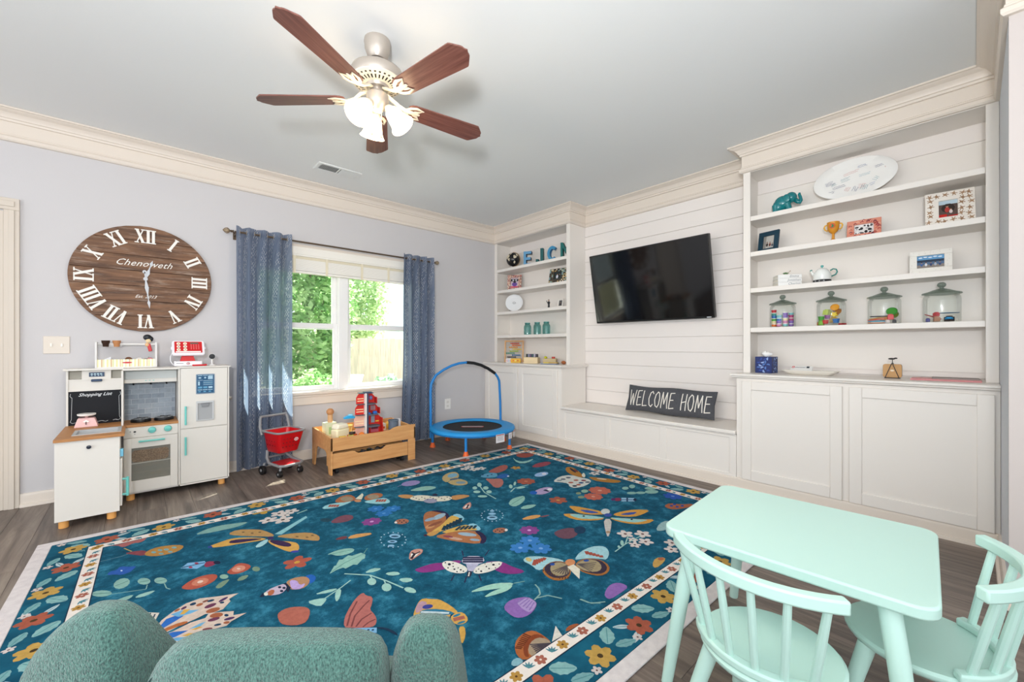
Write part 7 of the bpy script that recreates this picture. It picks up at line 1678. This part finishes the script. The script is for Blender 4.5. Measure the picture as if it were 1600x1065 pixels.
def tub(col, lidcol, x, y, z, label, rot=(0, 0, 0)):
    t = thing('dough_tub', label, 'dough tub', (x, y, z), group='mini dough tubs in the first jar', rot=[R_(a) for a in rot])
    b = MB(); b.lathe([(.0, 0), (.0155, 0), (.0175, .016), (.0, .016)], P(col, .4), 16); b.build('cup', t, smooth=40)
    b = MB(); b.lathe([(.0, .0161), (.019, .0161), (.019, .0215), (.0, .0215)], P(lidcol, .4), 16); b.build('lid', t, smooth=40)
stacks = [(-.050, -.036, ['#e8762c', '#efe0b0', '#4fae3c', '#2f6fb4', '#3c9a8a', '#c8323c']), (-.010, -.052, ['#d88ab0', '#8a6ab8', '#2f6fb4', '#7fc4c8']), (.030, -.044, ['#7fc4c8', '#d88ab0', '#efe0b0', '#8a6ab8', '#8a6ab8']), (.060, -.010, ['#8a6ab8', '#8a6ab8', '#b8487c', '#b8487c', '#7fc4c8']), (-.045, .030, ['#c8323c', '#3c9a8a', '#8acc3c', '#7fc4c8']), (.010, .020, ['#efe0b0', '#7fc4c8', '#3c9a8a', '#3c9a8a', '#7fc4c8'])]
where = ['front-left', 'front-centre', 'front-right', 'right-hand', 'back-left', 'middle']
ordn = ['bottom', 'second', 'third', 'fourth', 'fifth', 'sixth']
for s_, (lx, ly, cols_) in enumerate(stacks):
    for k, c in enumerate(cols_):
        # local (lx right, ly back) -> room
        c2 = {'#efe0b0': '#f4ead0'}.get(c, c); lc = ['#f0ece4', c][k % 2]
        tub(c, lc, JX + ly, JY[0] - lx, S4 + .0062 + k * .0217, 'mini %s dough tub, %s from the bottom of the %s stack in the first jar' % (cname[c], ordn[k], where[s_]) if k else 'mini %s dough tub at the bottom of the %s stack in the first jar' % (cname[c], where[s_]))
def cutter(kind, col, sz):
    b = MB(); m = P(col, .35)
    if kind == 'tub': b.lathe([(.0, 0), (sz * .8, 0), (sz, sz * 1.2), (sz * 1.06, sz * 1.2), (sz * 1.06, sz * 1.45), (sz * .9, sz * 1.45), (sz * .85, sz * .2), (.0, sz * .15)], m, 16, cap=False)
    elif kind == 'disc': b.lathe([(.0, 0), (sz * .9, 0), (sz, .004), (sz, .010), (sz * .88, .010), (sz * .85, .005), (.0, .005)], m, 20, cap=False)
    elif kind == 'star':
        q = [((sz if i % 2 == 0 else sz * .5) * math.cos(PI * i / 5), (sz if i % 2 == 0 else sz * .5) * math.sin(PI * i / 5)) for i in range(10)]; b.prism(q, 0, .012, m)
    elif kind == 'block': b.box(-sz, sz, -sz * .7, sz * .7, 0, sz * 1.4, m); b.box(-sz * .6, sz * .6, -sz * .5, sz * .5, sz * 1.4, sz * 1.7, m)
    elif kind == 'stick': b.tube([(-sz, 0, .004), (0, 0, .0045), (sz, 0, .004)], [.004, .0045, .003], m, 8)
    elif kind == 'blade': b.prism([(-sz, -.003), (-sz * .2, -.006), (sz * .9, -.005), (sz, .0), (sz * .9, .005), (-sz * .2, .006), (-sz, .003)], 0, .004, m)
    return b
def jarthing(j, kind, col, sz, lx, ly, z, rot, label, name, cat):
    o = cutter(kind, col, sz).build(name, bevel=.001, smooth=40, seg=1)
    o.location = (JX + ly, JY[j] - lx, S4 + .0062 + z); o.rotation_euler = [R_(a) for a in rot]
    tag(o, label, cat, ('cutters in the second jar', 'tools in the third jar', 'tools in the fourth jar')[j - 1])
for a in ((1, 'block', '#8acc3c', .020, -.056, -.030, 0, (0, 0, 20), 'lime green cutter block at the lower left of the second jar', 'toy_cutter'),
          (1, 'tub', '#4fae3c', .020, -.058, -.005, .036, (0, 0, 0), 'dark green cutter cup on the left of the second jar', 'toy_cutter'),
          (1, 'block', '#b8c85a', .024, -.018, -.048, .072, (10, 0, -15), 'large yellow-green cutter block high in the second jar', 'toy_cutter'),
          (1, 'disc', '#e8a02c', .027, .030, -.042, .122, (0, 62, 180), 'round orange disc near the top of the second jar', 'toy_cutter'),
          (1, 'disc', '#c8843c', .024, .050, -.026, .090, (10, 60, 150), 'round tan disc on the right of the second jar', 'toy_cutter'),
          (1, 'star', '#e8c83c', .026, .028, -.050, .070, (0, 70, 180), 'yellow star cutter in the middle of the second jar', 'toy_cutter'),
          (1, 'tub', '#8a4a8a', .018, -.010, -.060, .044, (0, 0, 0), 'purple cutter cup in the front of the second jar', 'toy_cutter'),
          (1, 'tub', '#c83c3c', .019, -.022, -.058, .008, (0, 0, 0), 'red and white cutter cup at the bottom of the second jar', 'toy_cutter'),
          (1, 'tub', '#2f6fb4', .021, .038, -.052, .012, (0, 0, 0), 'blue cutter cup at the lower right of the second jar', 'toy_cutter'),
          (1, 'block', '#e8762c', .018, -.064, .010, 0, (0, 0, 60), 'orange cutter block at the lower left edge of the second jar', 'toy_cutter'),
          (1, 'star', '#c8323c', .026, .062, .010, 0, (0, 0, 0), 'red star cutter at the right edge of the second jar', 'toy_cutter'),
          (1, 'block', '#efc03c', .024, .010, .020, .020, (0, 0, 35), 'yellow cutter block at the back of the second jar', 'toy_cutter'),
          (1, 'block', '#8a5a3c', .024, .020, .030, .070, (0, 0, 10), 'brown cutter block behind the orange disc in the second jar', 'toy_cutter'),
          (2, 'stick', '#e8762c', .050, -.030, -.042, .0, (0, 0, 90), 'orange craft stick at the bottom of the third jar', 'craft_tool'),
          (2, 'stick', '#2f8ab4', .048, -.030, -.056, .010, (0, 0, 85), 'blue craft stick near the bottom of the third jar', 'craft_tool'),
          (2, 'stick', '#f0ece4', .052, -.010, -.050, .004, (0, 0, 95), 'white craft stick at the bottom of the third jar', 'craft_tool'),
          (2, 'stick', '#d8503c', .046, -.034, -.048, .022, (0, 6, 88), 'red craft stick on the pile in the third jar', 'craft_tool'),
          (2, 'stick', '#d8a03c', .044, -.030, -.040, .032, (0, 8, 92), 'yellow craft stick on the pile in the third jar', 'craft_tool'),
          (2, 'blade', '#2c2a2c', .052, -.016, -.058, .044, (-36, 0, 90), 'black plastic knife leaning in the third jar', 'craft_tool'),
          (2, 'disc', '#4a9a3c', .030, .040, -.010, .076, (0, 60, 180), 'green ring lid near the top of the third jar', 'craft_ring'),
          (2, 'disc', '#8aa03c', .025, .050, .012, .055, (0, 60, 170), 'olive ring lid at the right of the third jar', 'craft_ring'),
          (2, 'block', '#d81f24', .022, .036, -.046, .022, (0, 0, 10), 'bright red toy block in the third jar', 'craft_tool'),
          (2, 'block', '#f0e4e0', .013, .022, -.062, .0, (0, 0, 30), 'white toy block at the front of the third jar', 'craft_tool'),
          (2, 'block', '#1f2024', .013, .056, -.046, .0, (0, 0, 0), 'black toy block at the lower right of the third jar', 'craft_tool'),
          (2, 'block', '#e8a03c', .022, .0, .0, .014, (0, 0, 20), 'orange toy block in the middle of the third jar', 'craft_tool'),
          (3, 'block', '#b07a5a', .020, -.020, -.048, .0, (0, 0, 10), 'tan toy block at the front of the rightmost jar', 'craft_tool'),
          (3, 'block', '#c8323c', .015, -.022, -.040, .034, (0, 0, 30), 'red toy car piece on the tan block in the rightmost jar', 'craft_tool'),
          (3, 'block', '#2f2f8a', .014, -.060, -.020, .0, (0, 0, 0), 'dark blue toy block at the left of the rightmost jar', 'craft_tool'),
          (3, 'star', '#2f9ad8', .020, .034, -.046, .012, (0, 10, 0), 'bright blue star toy in the rightmost jar', 'craft_tool'),
          (3, 'block', '#3a2a24', .020, .034, -.020, .0, (0, 0, 40), 'dark brown toy block behind the blue star in the rightmost jar', 'craft_tool'),
          (3, 'stick', '#a83c3c', .042, -.040, -.020, .028, (0, -24, 80), 'red stick leaning left in the rightmost jar', 'craft_tool'),
          (3, 'blade', '#4a6a8a', .050, .028, -.030, .050, (18, 0, 95), 'blue-grey blade leaning right in the rightmost jar', 'craft_tool')):
    jarthing(a[0], a[1], a[2], a[3], a[4], a[5], a[6], a[7], a[8], a[9], 'toy tool' if a[0] > 1 else 'toy cutter')
# counter things
t = rthing('tissue_box', 'blue patterned tissue box with a white tissue on the right counter', 'tissue box', 3.735, 1.108, S5, -4)
b = MB(); b.box(-.060, .060, -.060, .060, 0, .128, P('#1f2f68', .5)); bx_ = b.build('box', t, bevel=.002)
b = MB(); r2 = random.Random(6)
for i in range(4):
    for j in range(5):
        for (Tm) in (frame((0, -.0603, .064), (1, 0, 0), (0, 0, 1), (0, -1, 0)), frame((.0603, 0, .064), (0, 1, 0), (0, 0, 1), (1, 0, 0)), frame((-.0603, 0, .064), (0, -1, 0), (0, 0, 1), (-1, 0, 0))):
            x = -.042 + i * .028 + (.014 if j % 2 else 0) - .007; y = -.048 + j * .024; a = r2.uniform(0, 6.3)
            if abs(x) > .047: continue
            q = [(x + .013 * math.cos(a + s * .35), y + .012 * math.sin(a + s * .35)) for s in range(-5, 5)]; b.add([(p[0], p[1], .0002) for p in q], [tuple(range(10))], P(r2.choice(['#4f74b8', '#8fa8d8', '#2f4a98']), .5), Tm)
b.build('printed_petals', bx_, smooth=0)
b = MB(); rows = []
for j in range(5):
    row = []
    for i in range(13):
        a = 2 * PI * i / 12; r1 = (.018, .030, .036, .024, .006)[j] * (1 + .3 * math.sin(3 * a + j)); row.append((r1 * math.cos(a), r1 * .7 * math.sin(a), .1285 + (0, .012, .022, .032, .040)[j] * (1 + .15 * math.sin(2 * a))))
    rows.append(row)
b.grid(rows, P('#f6f5f3', .9)); b.build('tissue', t, smooth=180)
t = rthing('decor_tray', 'long shallow white tray on the right counter', 'tray', 3.71, .812, S5)
b = MB(); rings = [[(x, y, z) for x, y in rrect(w, d, .03, 5)] for (w, d, z) in ((.25, .07, 0), (.27, .085, .004), (.35, .135, .030), (.352, .137, .032), (.34, .127, .031), (.265, .08, .0075), (.2, .05, .006))]
b.grid(rings, P('#efeae0', .4), closed_u=True); n_ = len(rings[0]); b.f.append(list(reversed(range(n_)))); b.m.append(0); b.f.append([6 * n_ + i for i in range(n_)]); b.m.append(0); b.build('dish', t, smooth=40)
t = rthing('board_book', 'white board book with red and dark print leaning in the tray', 'book', 3.715, .872, S5 + .0085)
b = MB(); Tl = lean(55, .0, -.02); b.box(-.070, .070, .004, .085, -.004, .006, P('#f0efec', .5), Tl); bk = b.build('cover', t, bevel=.001)
b = MB(); rect(b, Tl, -.064, -.046, .055, .078, '#c84a50', .0065); rect(b, Tl, -.060, -.050, .06, .07, '#f0d8d8', .0068); rect(b, Tl, .030, .048, .058, .078, '#26303c', .0065); b.build('cover_print', bk, smooth=0)
b = MB(); [rect(b, Tl, -.040 + k * .0095, -.0345 + k * .0095, .060, .068, '#3a4466', .0065) for k in range(7)]; b.build('cover_text', bk, smooth=0)['kind'] = 'stuff'
t = rthing('grey_notebook', 'slim grey notebook lying in the tray', 'notebook', 3.715, .735, S5 + .0085)
b = MB(); b.box(-.07, .06, -.03, .032, .0, .008, P('#8a94a4', .6)); b.build('cover', t, bevel=.001)
b = MB(); b.box(-.068, .0605, -.0305, .030, .0015, .0065, P('#dcdcd8', .7)); b.build('pages', t, smooth=0)
t = rthing('coaster_stand', 'black wire stand shaped like a bird holding coasters', 'coaster stand', 3.70, .358, S5)
b = MB()
for y in (-.022, .022):
    b.tube([(-.034, y, .004), (-.002, y, .098)], .0022, m_wire, 6); b.tube([(.034, y, .004), (.002, y, .098)], .0022, m_wire, 6)
b.tube([(-.036, -.022, .003), (-.036, .022, .003)], .0028, m_wire, 6); b.tube([(.036, -.022, .003), (.036, .022, .003)], .0028, m_wire, 6); b.tube([(-.036, -.022, .003), (.036, -.022, .003)], .0022, m_wire, 6); b.tube([(-.036, .022, .003), (.036, .022, .003)], .0022, m_wire, 6)
b.tube([(0, -.022, .098), (0, 0, .108), (0, .022, .098)], .0022, m_wire, 6); b.tube([(0, 0, .108), (0, 0, .122)], .0022, m_wire, 6); b.build('wire_frame', t)
b = MB(); b.ball((-.004, 0, .128), (.018, .006, .006), P('#2a2422', .5), 12, 6); b.ball((.016, 0, .132), (.009, .005, .005), P('#2a2422', .5), 10, 6); b.build('bird_finial', t, smooth=180)
for k, (c, rz_, lb) in enumerate((('#c69a68', 3, 'front tan cork coaster in the wire stand'), ('#b98a58', -8, 'second tan coaster in the wire stand'), ('#4f7a8a', 5, 'blue-grey coaster behind the tan ones'), ('#b08050', -3, 'rear brown coaster in the wire stand'))):
    o = rthing('coaster', lb, 'coaster', 3.70 - .0115 + k * .0078, .358, S5 + .0054, 0, 'coasters in the wire stand')
    b = MB(); b.prism(rrect(.092, .088, .012, 4), -.003, .003, P(c, .7), frame((0, 0, .044 + .0), (math.cos(R_(0)), 0, 0), (0, 0, 1), (0, -1, 0))); dsk = b.build('disc', o, bevel=.001)
    b = MB(); b.prism(ell(.010, .006, 12), .003, .0036, P('#e8d8c0', .6), frame((0, 0, .046), (1, 0, 0), (0, 0, 1), (0, -1, 0))); b.build('motif', dsk, smooth=0)
t = rthing('photo_album', 'flat pink folder lying on the right counter', 'folder', 3.70, .117, S5)
b = MB(); b.box(-.150, .150, -.09, .09, .0, .010, P('#e0a0a0', .6)); b.box(-.148, .148, -.0905, .088, .003, .006, P('#c87078', .6)); b.build('cover', t, bevel=.001)
t = rthing('grey_booklet', 'grey booklet lying on the pink folder', 'booklet', 3.72, .075, S5 + .0104, 3)
b = MB(); b.box(-.10, .10, -.06, .06, .0, .007, P('#8e8480', .7)); b.build('cover', t, bevel=.001)
b = MB(); b.box(-.098, .1005, -.0605, .058, .002, .005, P('#b8b0aa', .7)); b.build('pages', t, smooth=0)

# ---------------------------------------------------------------- things on the corner bookcase
def lthing(name, label, cat, x, y, z, turn=40.0, group=None): return thing(name, label, cat, (x, y, z), -90 + turn, group)
t = lthing('desk_globe', 'black and cream desk globe on the top corner shelf', 'globe', 3.775, 4.165, S1, 30)
b = MB(); b.ball((0, 0, .132), .092, P('#17181c', .25), 28, 16); gl = b.build('sphere', t, smooth=180)
b = MB(); r2 = random.Random(17)
def land(b, lon, lat, rl, seed):
    r3 = random.Random(seed); pts = []
    n = 14
    for i in range(n):
        a = 2 * PI * i / n; q = rl * r3.uniform(.6, 1.15); lo = lon + q * math.cos(a) * .9; la = lat + q * math.sin(a)
        pts.append((.0928 * math.cos(la) * math.cos(lo), .0928 * math.cos(la) * math.sin(lo), .132 + .0928 * math.sin(la)))
    ce = (.0945 * math.cos(lat) * math.cos(lon), .0945 * math.cos(lat) * math.sin(lon), .132 + .0945 * math.sin(lat))
    b.add([ce] + pts, [(0, 1 + i, 1 + (i + 1) % n) for i in range(n)], P('#d8cdb4', .4))
for k, (lo, la, rl) in enumerate(((-2.25, .35, .42), (-1.95, -.15, .22), (-1.0, .25, .30), (-1.05, -.55, .22), (-.5, .6, .28), (-1.75, .8, .2), (.3, .2, .4), (1.5, .1, .5), (2.5, .4, .4))): land(b, lo, la, rl, k)
b.build('land_print', gl, smooth=180)
b = MB(); b.tube([(.098 * math.cos(a), 0, .132 + .098 * math.sin(a)) for a in [R_(-90 + 12 * i) for i in range(16)]], .0035, P('#a8864c', .3), 8); b.build('meridian', t, smooth=180)
b = MB(); b.lathe([(.0, 0), (.045, 0), (.045, .006), (.012, .014), (.008, .036), (.0, .036)], P('#2a2018', .4), 20); b.build('stand', t, smooth=40)
def letter(ch, y, cols_, label, turn=18):
    t = lthing('wooden_letter', label, 'letter', 3.77, y, S1, turn, 'wooden initials on the top corner shelf')
    Tf = frame((0, -.028, 0), (1, 0, 0), (0, 0, 1), (0, -1, 0)); front, sd = P(cols_[0], .5), P(cols_[1], .5)
    polys = {'E': [[(-.052, 0), (-.018, 0), (-.018, .188), (-.052, .188)], [(-.018, 0), (.052, 0), (.052, .034), (-.018, .034)], [(-.018, .077), (.042, .077), (.042, .111), (-.018, .111)], [(-.018, .154), (.052, .154), (.052, .188), (-.018, .188)]],
             'J': [[(.008, .03), (.046, .03), (.046, .188), (.008, .188)], [(-.050, 0), (.030, 0), (.046, .016), (.046, .030), (-.050, .030)], [(-.050, .030), (-.016, .030), (-.016, .055), (-.050, .055)]],
             'M': [[(-.062, 0), (-.034, 0), (-.034, .188), (-.062, .188)], [(.034, 0), (.062, 0), (.062, .188), (.034, .188)], [(-.034, .188), (-.034, .130), (0, .055), (0, .110)], [(.034, .188), (.0, .110), (0, .055), (.034, .130)]],
             'C': None}
    if ch == 'C':
        o_ = []; i_ = []
        for s in range(17):
            a = R_(48 + 264 * s / 16); o_.append((.066 * math.cos(a), .090 + .090 * math.sin(a))); i_.append((.034 * math.cos(a), .090 + .054 * math.sin(a)))
        ps = [[o_[s], o_[s + 1], i_[s + 1], i_[s]] for s in range(16)]
        b = MB()
        for p in ps: b.prism(p, 0, .055, front, Tf @ Matrix.Translation((0, 0, -.055 + .0)), side=sd)
        b.build('body', t, smooth=0); return
    b = MB()
    for p in polys[ch]: b.prism(p, -.055, 0, front, Tf, side=sd)
    b.build('body', t, smooth=0)
letter('E', 3.872, ('#5f98c0', '#17304c'), 'wooden letter E, light blue with navy sides, on the top corner shelf', 28)
letter('J', 3.652, ('#0f5a5c', '#0c4a4c'), 'dark teal wooden letter J on the top corner shelf', 28)
letter('C', 3.434, ('#3a8ab4', '#2a78a8'), 'blue wooden letter C on the top corner shelf', 20)
letter('M', 3.225, ('#0f6a66', '#0c5450'), 'dark green wooden letter M half hidden by the bookcase edge', 20)
def paint_owl(b, T, w, h):
    rect(b, T, -w / 2, w / 2, -h / 2, h / 2, '#c8b8c0'); rect(b, T, -w / 2, w / 2, h * .15, h * .38, '#26262c', .0002); blob(b, T, -.02, h * .27, .012, .008, '#e8e8ec', .0004); blob(b, T, .02, h * .27, .012, .008, '#e8e8ec', .0004); blob(b, T, 0, -.02, .036, .03, '#6a4a9a', .0004); blob(b, T, 0, .01, .02, .012, '#2a2a30', .0005); rect(b, T, -w / 2, w / 2, -h / 2, -h * .36, '#d84a6a', .0005)
def deco_mosaic(W_, H_, ow, oh, cols_, seed, s=.010):
    def f(b, T):
        r2 = random.Random(seed); n = 0
        x = -W_ / 2 + s / 2
        while x < W_ / 2:
            y = -H_ / 2 + s / 2
            while y < H_ / 2:
                if not (abs(x) < ow / 2 + s * .3 and abs(y) < oh / 2 + s * .3):
                    rect(b, T, x - s * .45, x + s * .45, y - s * .45, y + s * .45, r2.choice(cols_), .0006)
                y += s
            x += s
    return f
photo_frame('square mosaic photo frame with a purple picture, corner bookcase', 3.80, 4.165, S2, .195, .215, P('#b8948c', .6), (0, .0, .105, .135), 34, 8, paint=paint_owl, deco=deco_mosaic(.19, .21, .105, .135, ['#c86a6a', '#e0c8b0', '#8a5a4a', '#d8a890', '#7a4a5a', '#e8dcc8'], 5))
def paint_couple(b, T, w, h):
    rect(b, T, -w / 2, w / 2, -h / 2, h / 2, '#2c3a3c'); person(b, T, -.012, -.012, .026, '#d8dce8'); person(b, T, .022, -.008, .022, '#26282c')
photo_frame('dark collage photo frame with wedding picture leaning at the shelf end', 3.79, 3.375, S2, .235, .195, P('#4a4238', .6), (.0, .008, .105, .095), 12, 14, paint=paint_couple, deco=deco_mosaic(.23, .19, .105, .11, ['#3a342c', '#8fb0b4', '#c8a86c', '#5a4a3a', '#e0d4bc', '#2a2a28', '#88a08c'], 8, .017))
# plate
t = lthing('decor_plate', 'round white plate with a small black crest on a wire stand', 'plate', 3.79, 4.160, S3, 40)
Tp = lean(12, .124, .01)
b = MB(); b.lathe([(.0, 0), (.075, 0), (.085, .005), (.116, .014), (.118, .016), (.115, .0175), (.083, .009), (.074, .006), (.0, .006)], P('#eceef0', .15), 44, T=Tp, cap=False); pl = b.build('dish', t, smooth=50)
b = MB()
for k in range(5): blob(b, Tp, -.016 + k * .008, .004 + .004 * (2 - abs(k - 2)), .003, .005, '#3a3a3c', .0065, 6)
stroke(b, [(-.026, -.004), (-.01, -.008), (.01, -.008), (.026, -.004)], .003, Tp, P('#3a3a3c', .35), depth=.0065); stroke(b, [(-.014, -.015), (.014, -.015)], .003, Tp, P('#3a3a3c', .35), depth=.0065); b.build('crest', pl, smooth=0)
b = MB()
for s in (-.06, .06): b.tube([(s, .09, .003), (s, -.005, .003), (s, -.030, .003), (s, -.036, .014), (s, -.026, .026)], .0028, m_wire, 8); b.tube([(s, .04, .003), (s * .5, .06, .12)], .0028, m_wire, 8)
b.build('wire_stand', t)
# bride-and-groom figurine and small frames
t = lthing('groom_figurine', 'tiny black-suited figurine on the corner bookcase', 'figurine', 3.74, 3.478, S3, 40)
b = MB(); b.lathe([(.0, 0), (.014, 0), (.012, .03), (.010, .045), (.015, .062), (.017, .075), (.008, .084), (.004, .088), (.0, .088)], P('#1a1b1f', .5), 14, sy=.7); b.build('suit', t, smooth=50)
b = MB(); b.ball((0, 0, .096), (.009, .009, .011), P('#c9a48c', .5), 12, 8); b.build('head', t, smooth=180)
b = MB(); b.ball((0, .002, .101), (.0095, .0095, .008), P('#221c18', .6), 12, 8); b.build('hair', t, smooth=180)
b = MB(); b.tube([(-.016, 0, .07), (-.026, -.004, .085), (-.022, -.006, .095)], .004, P('#1a1b1f', .5), 8); b.build('arm', t, smooth=180)
def paint_dark(b, T, w, h): rect(b, T, -w / 2, w / 2, -h / 2, h / 2, '#5a5a5c'); person(b, T, 0, -.012, .016, '#2a2a2e')
photo_frame('small white photo frame on the middle corner shelf', 3.76, 3.305, S3, .075, .105, P('#e9e4dc', .5), (0, 0, .045, .072), 10, 16, th=.010, paint=paint_dark)
photo_frame('small dark photo frame mostly hidden at the middle corner shelf end', 3.81, 3.195, S3, .09, .115, P('#6a5a50', .5), (0, 0, .06, .08), 10, 14, th=.010, paint=paint_dark)
# blue mason jars
m_mason = glass_mat('mason_glass', '#b2dbd9', .05, .05)
for k, (y, lb) in enumerate(((3.876, 'aqua glass mason jar, left of three on the corner bookcase'), (3.700, 'aqua glass mason jar, middle of three on the corner bookcase'), (3.542, 'aqua glass mason jar, right of three on the corner bookcase'))):
    t = lthing('mason_jar', lb, 'jar', 3.765, y, S4, 0, 'aqua mason jars')
    b = MB(); b.lathe([(.0, 0), (.040, 0), (.046, .006), (.047, .10), (.044, .116), (.034, .130), (.032, .136), (.034, .138), (.034, .158), (.031, .158)], m_mason, 28, cap=False); b.build('vessel', t, smooth=40)
    b = MB(); b.lathe([(.0345, .139), (.0362, .141), (.0345, .143), (.0362, .148), (.0345, .150)], m_mason, 28, cap=False); b.build('screw_neck', t, smooth=60)
# abacus
t = lthing('abacus', 'wooden abacus with rainbow rows of beads on the corner counter', 'abacus', 3.78, 4.155, S5, 38)
Ta = lean(6, 0, 0); m_ab = M('abacus_wood', '#d9a873', .5, var=.1, vscale=6)
b = MB()
for s in (-1, 1): b.box(s * .122 - .009, s * .122 + .009, 0, .292, -.010, .010, m_ab, Ta)
b.box(-.113, .113, .274, .292, -.008, .008, m_ab, Ta); b.box(-.113, .113, .004, .022, -.008, .008, m_ab, Ta); b.build('frame', t, bevel=.002)
bc = ['#c83c3c', '#d8502c', '#e8762c', '#e8a02c', '#e8c83c', '#a8c83c', '#3f9a8a', '#2f7ab4', '#2a2a3a', '#9a3a5a'][::-1]
me_bead = {}
for r in range(9):
    zc = .040 + r * .0265
    b = MB(); b.tube([Ta @ Vector((-.113, zc, 0)), Ta @ Vector((.113, zc, 0))], .0015, P('#b8b8bc', .3), 6); rod = b.build('rod', t)
    nb_ = 8; off = (.02, -.03, .03, -.05, .0, .04, -.01, .03, .01)[r]
    for k in range(nb_):
        c = bc[r]
        if c not in me_bead:
            q = MB(); q.ball((0, 0, 0), (.0075, .0105, .0105), P(c, .4), 10, 6); me_bead[c] = q
        if r not in me_bead:
            o = me_bead[c].build('bead', rod, smooth=180); me_bead[r] = o.data
        else:
            o = bpy.data.objects.new('bead', me_bead[r]); COL.objects.link(o); o.parent = rod
        o.location = Ta @ Vector((-.055 + off + k * .0152, zc, 0))
# small stuff on the corner counter
b = MB(); b.box(-.095, .095, -.03, .03, 0, .055, P('#e8b52c', .5)); b.box(-.095, -.03, -.0305, .0305, .0005, .0552, P('#e9e6e4', .5))
for k in range(4): b.box(-.085 + k * .016, -.078 + k * .016, -.031, -.0305, .010, .044, P(('#c84a4a', '#3a7ab4', '#8a8a90', '#c84a4a')[k], .5))
for k in range(3): b.prism(ell(.010, .012, 12, .0 + k * .03, .028), 0, .0004, P(('#d8782c', '#f0dc8a', '#c8642c')[k], .5), frame((0, -.0302, 0), (1, 0, 0), (0, 0, 1), (0, -1, 0)))
o = small('game_box', 'yellow and white toy box on the corner counter beside the abacus', 'toy box', b, (3.62, 3.985, S5), (0, 0, -52), bevel=.001)
m_pw = M('pale_wood', '#e2cda6', .6, var=.08, vscale=6, stretch=(1, 1, 8))
b = MB(); b.box(-.090, .090, -.055, .055, 0, .070, m_pw); b.box(-.094, .094, -.058, .058, .070, .076, m_pw); small('wooden_box', 'pale wooden lidded box on the corner counter', 'box', b, (3.66, 3.69, S5), (0, 0, -62), bevel=.001)
b = MB(); b.box(-.080, .080, -.055, .055, 0, .060, P('#c8b48c', .6)); b.box(-.078, .0805, -.053, .053, .012, .048, P('#b09a74', .6)); small('wooden_box', 'tan wooden puzzle box behind the pale one on the corner counter', 'box', b, (3.785, 3.495, S5), (0, 0, -58), bevel=.001)
b = MB()
for k in range(6): b.box(-.075 + k * .025, -.052 + k * .025, -.022, .022, 0, .040, P(('#2f3a34', '#8a8aa0', '#5a4a6a', '#3a5a5c', '#b0a8b8', '#44404a')[k], .5))
o = small('toy_train', 'dark multicoloured toy train set on the pale wooden box', 'toy', b, (3.665, 3.69, S5 + .0762), (0, 0, -62), bevel=.003)
b = MB(); b.ball((0, 0, .014), (.022, .018, .014), P('#d8d82c', .4)); b.ball((.022, 0, .010), (.010, .009, .009), P('#e8e060', .4)); small('toy_duck', 'small yellow toy on the tan wooden box', 'toy', b, (3.755, 3.545, S5 + .0602), smooth=180)
b = MB(); b.lathe([(.0, 0), (.020, 0), (.022, .018), (.020, .022), (.0, .022)], P('#c84a3c', .5), 16); small('toy_button', 'small red round toy on the tan wooden box', 'toy', b, (3.82, 3.475, S5 + .0602), smooth=40)
b = MB(); b.box(-.10, .10, -.05, .05, 0, .012, P('#c8cdd2', .6)); b.box(-.098, .1005, -.0505, .048, .002, .010, P('#3a5a8a', .6)); small('picture_book', 'thin blue and grey picture book lying at the right of the corner counter', 'book', b, (3.60, 3.33, S5), (0, 0, -70), bevel=.001)
b = MB(); b.box(-.08, .08, -.045, .045, 0, .010, P('#e0c84a', .6)); b.box(-.02, .08, -.0455, .045, .001, .009, P('#b8884a', .6)); small('picture_book', 'thin yellow picture book on the blue one', 'book', b, (3.61, 3.32, S5 + .0123), (0, 0, -60), bevel=.001)
b = MB(); b.lathe([(.0, -.06), (.012, -.055), (.020, -.02), (.020, .02), (.012, .055), (.0, .06)], P('#b5693c', .5), 14); small('rolling_pin', 'short brown wooden toy roller at the right of the corner counter', 'toy', b, (3.74, 3.24, S5 + .0202), (90, 0, -30), smooth=60)
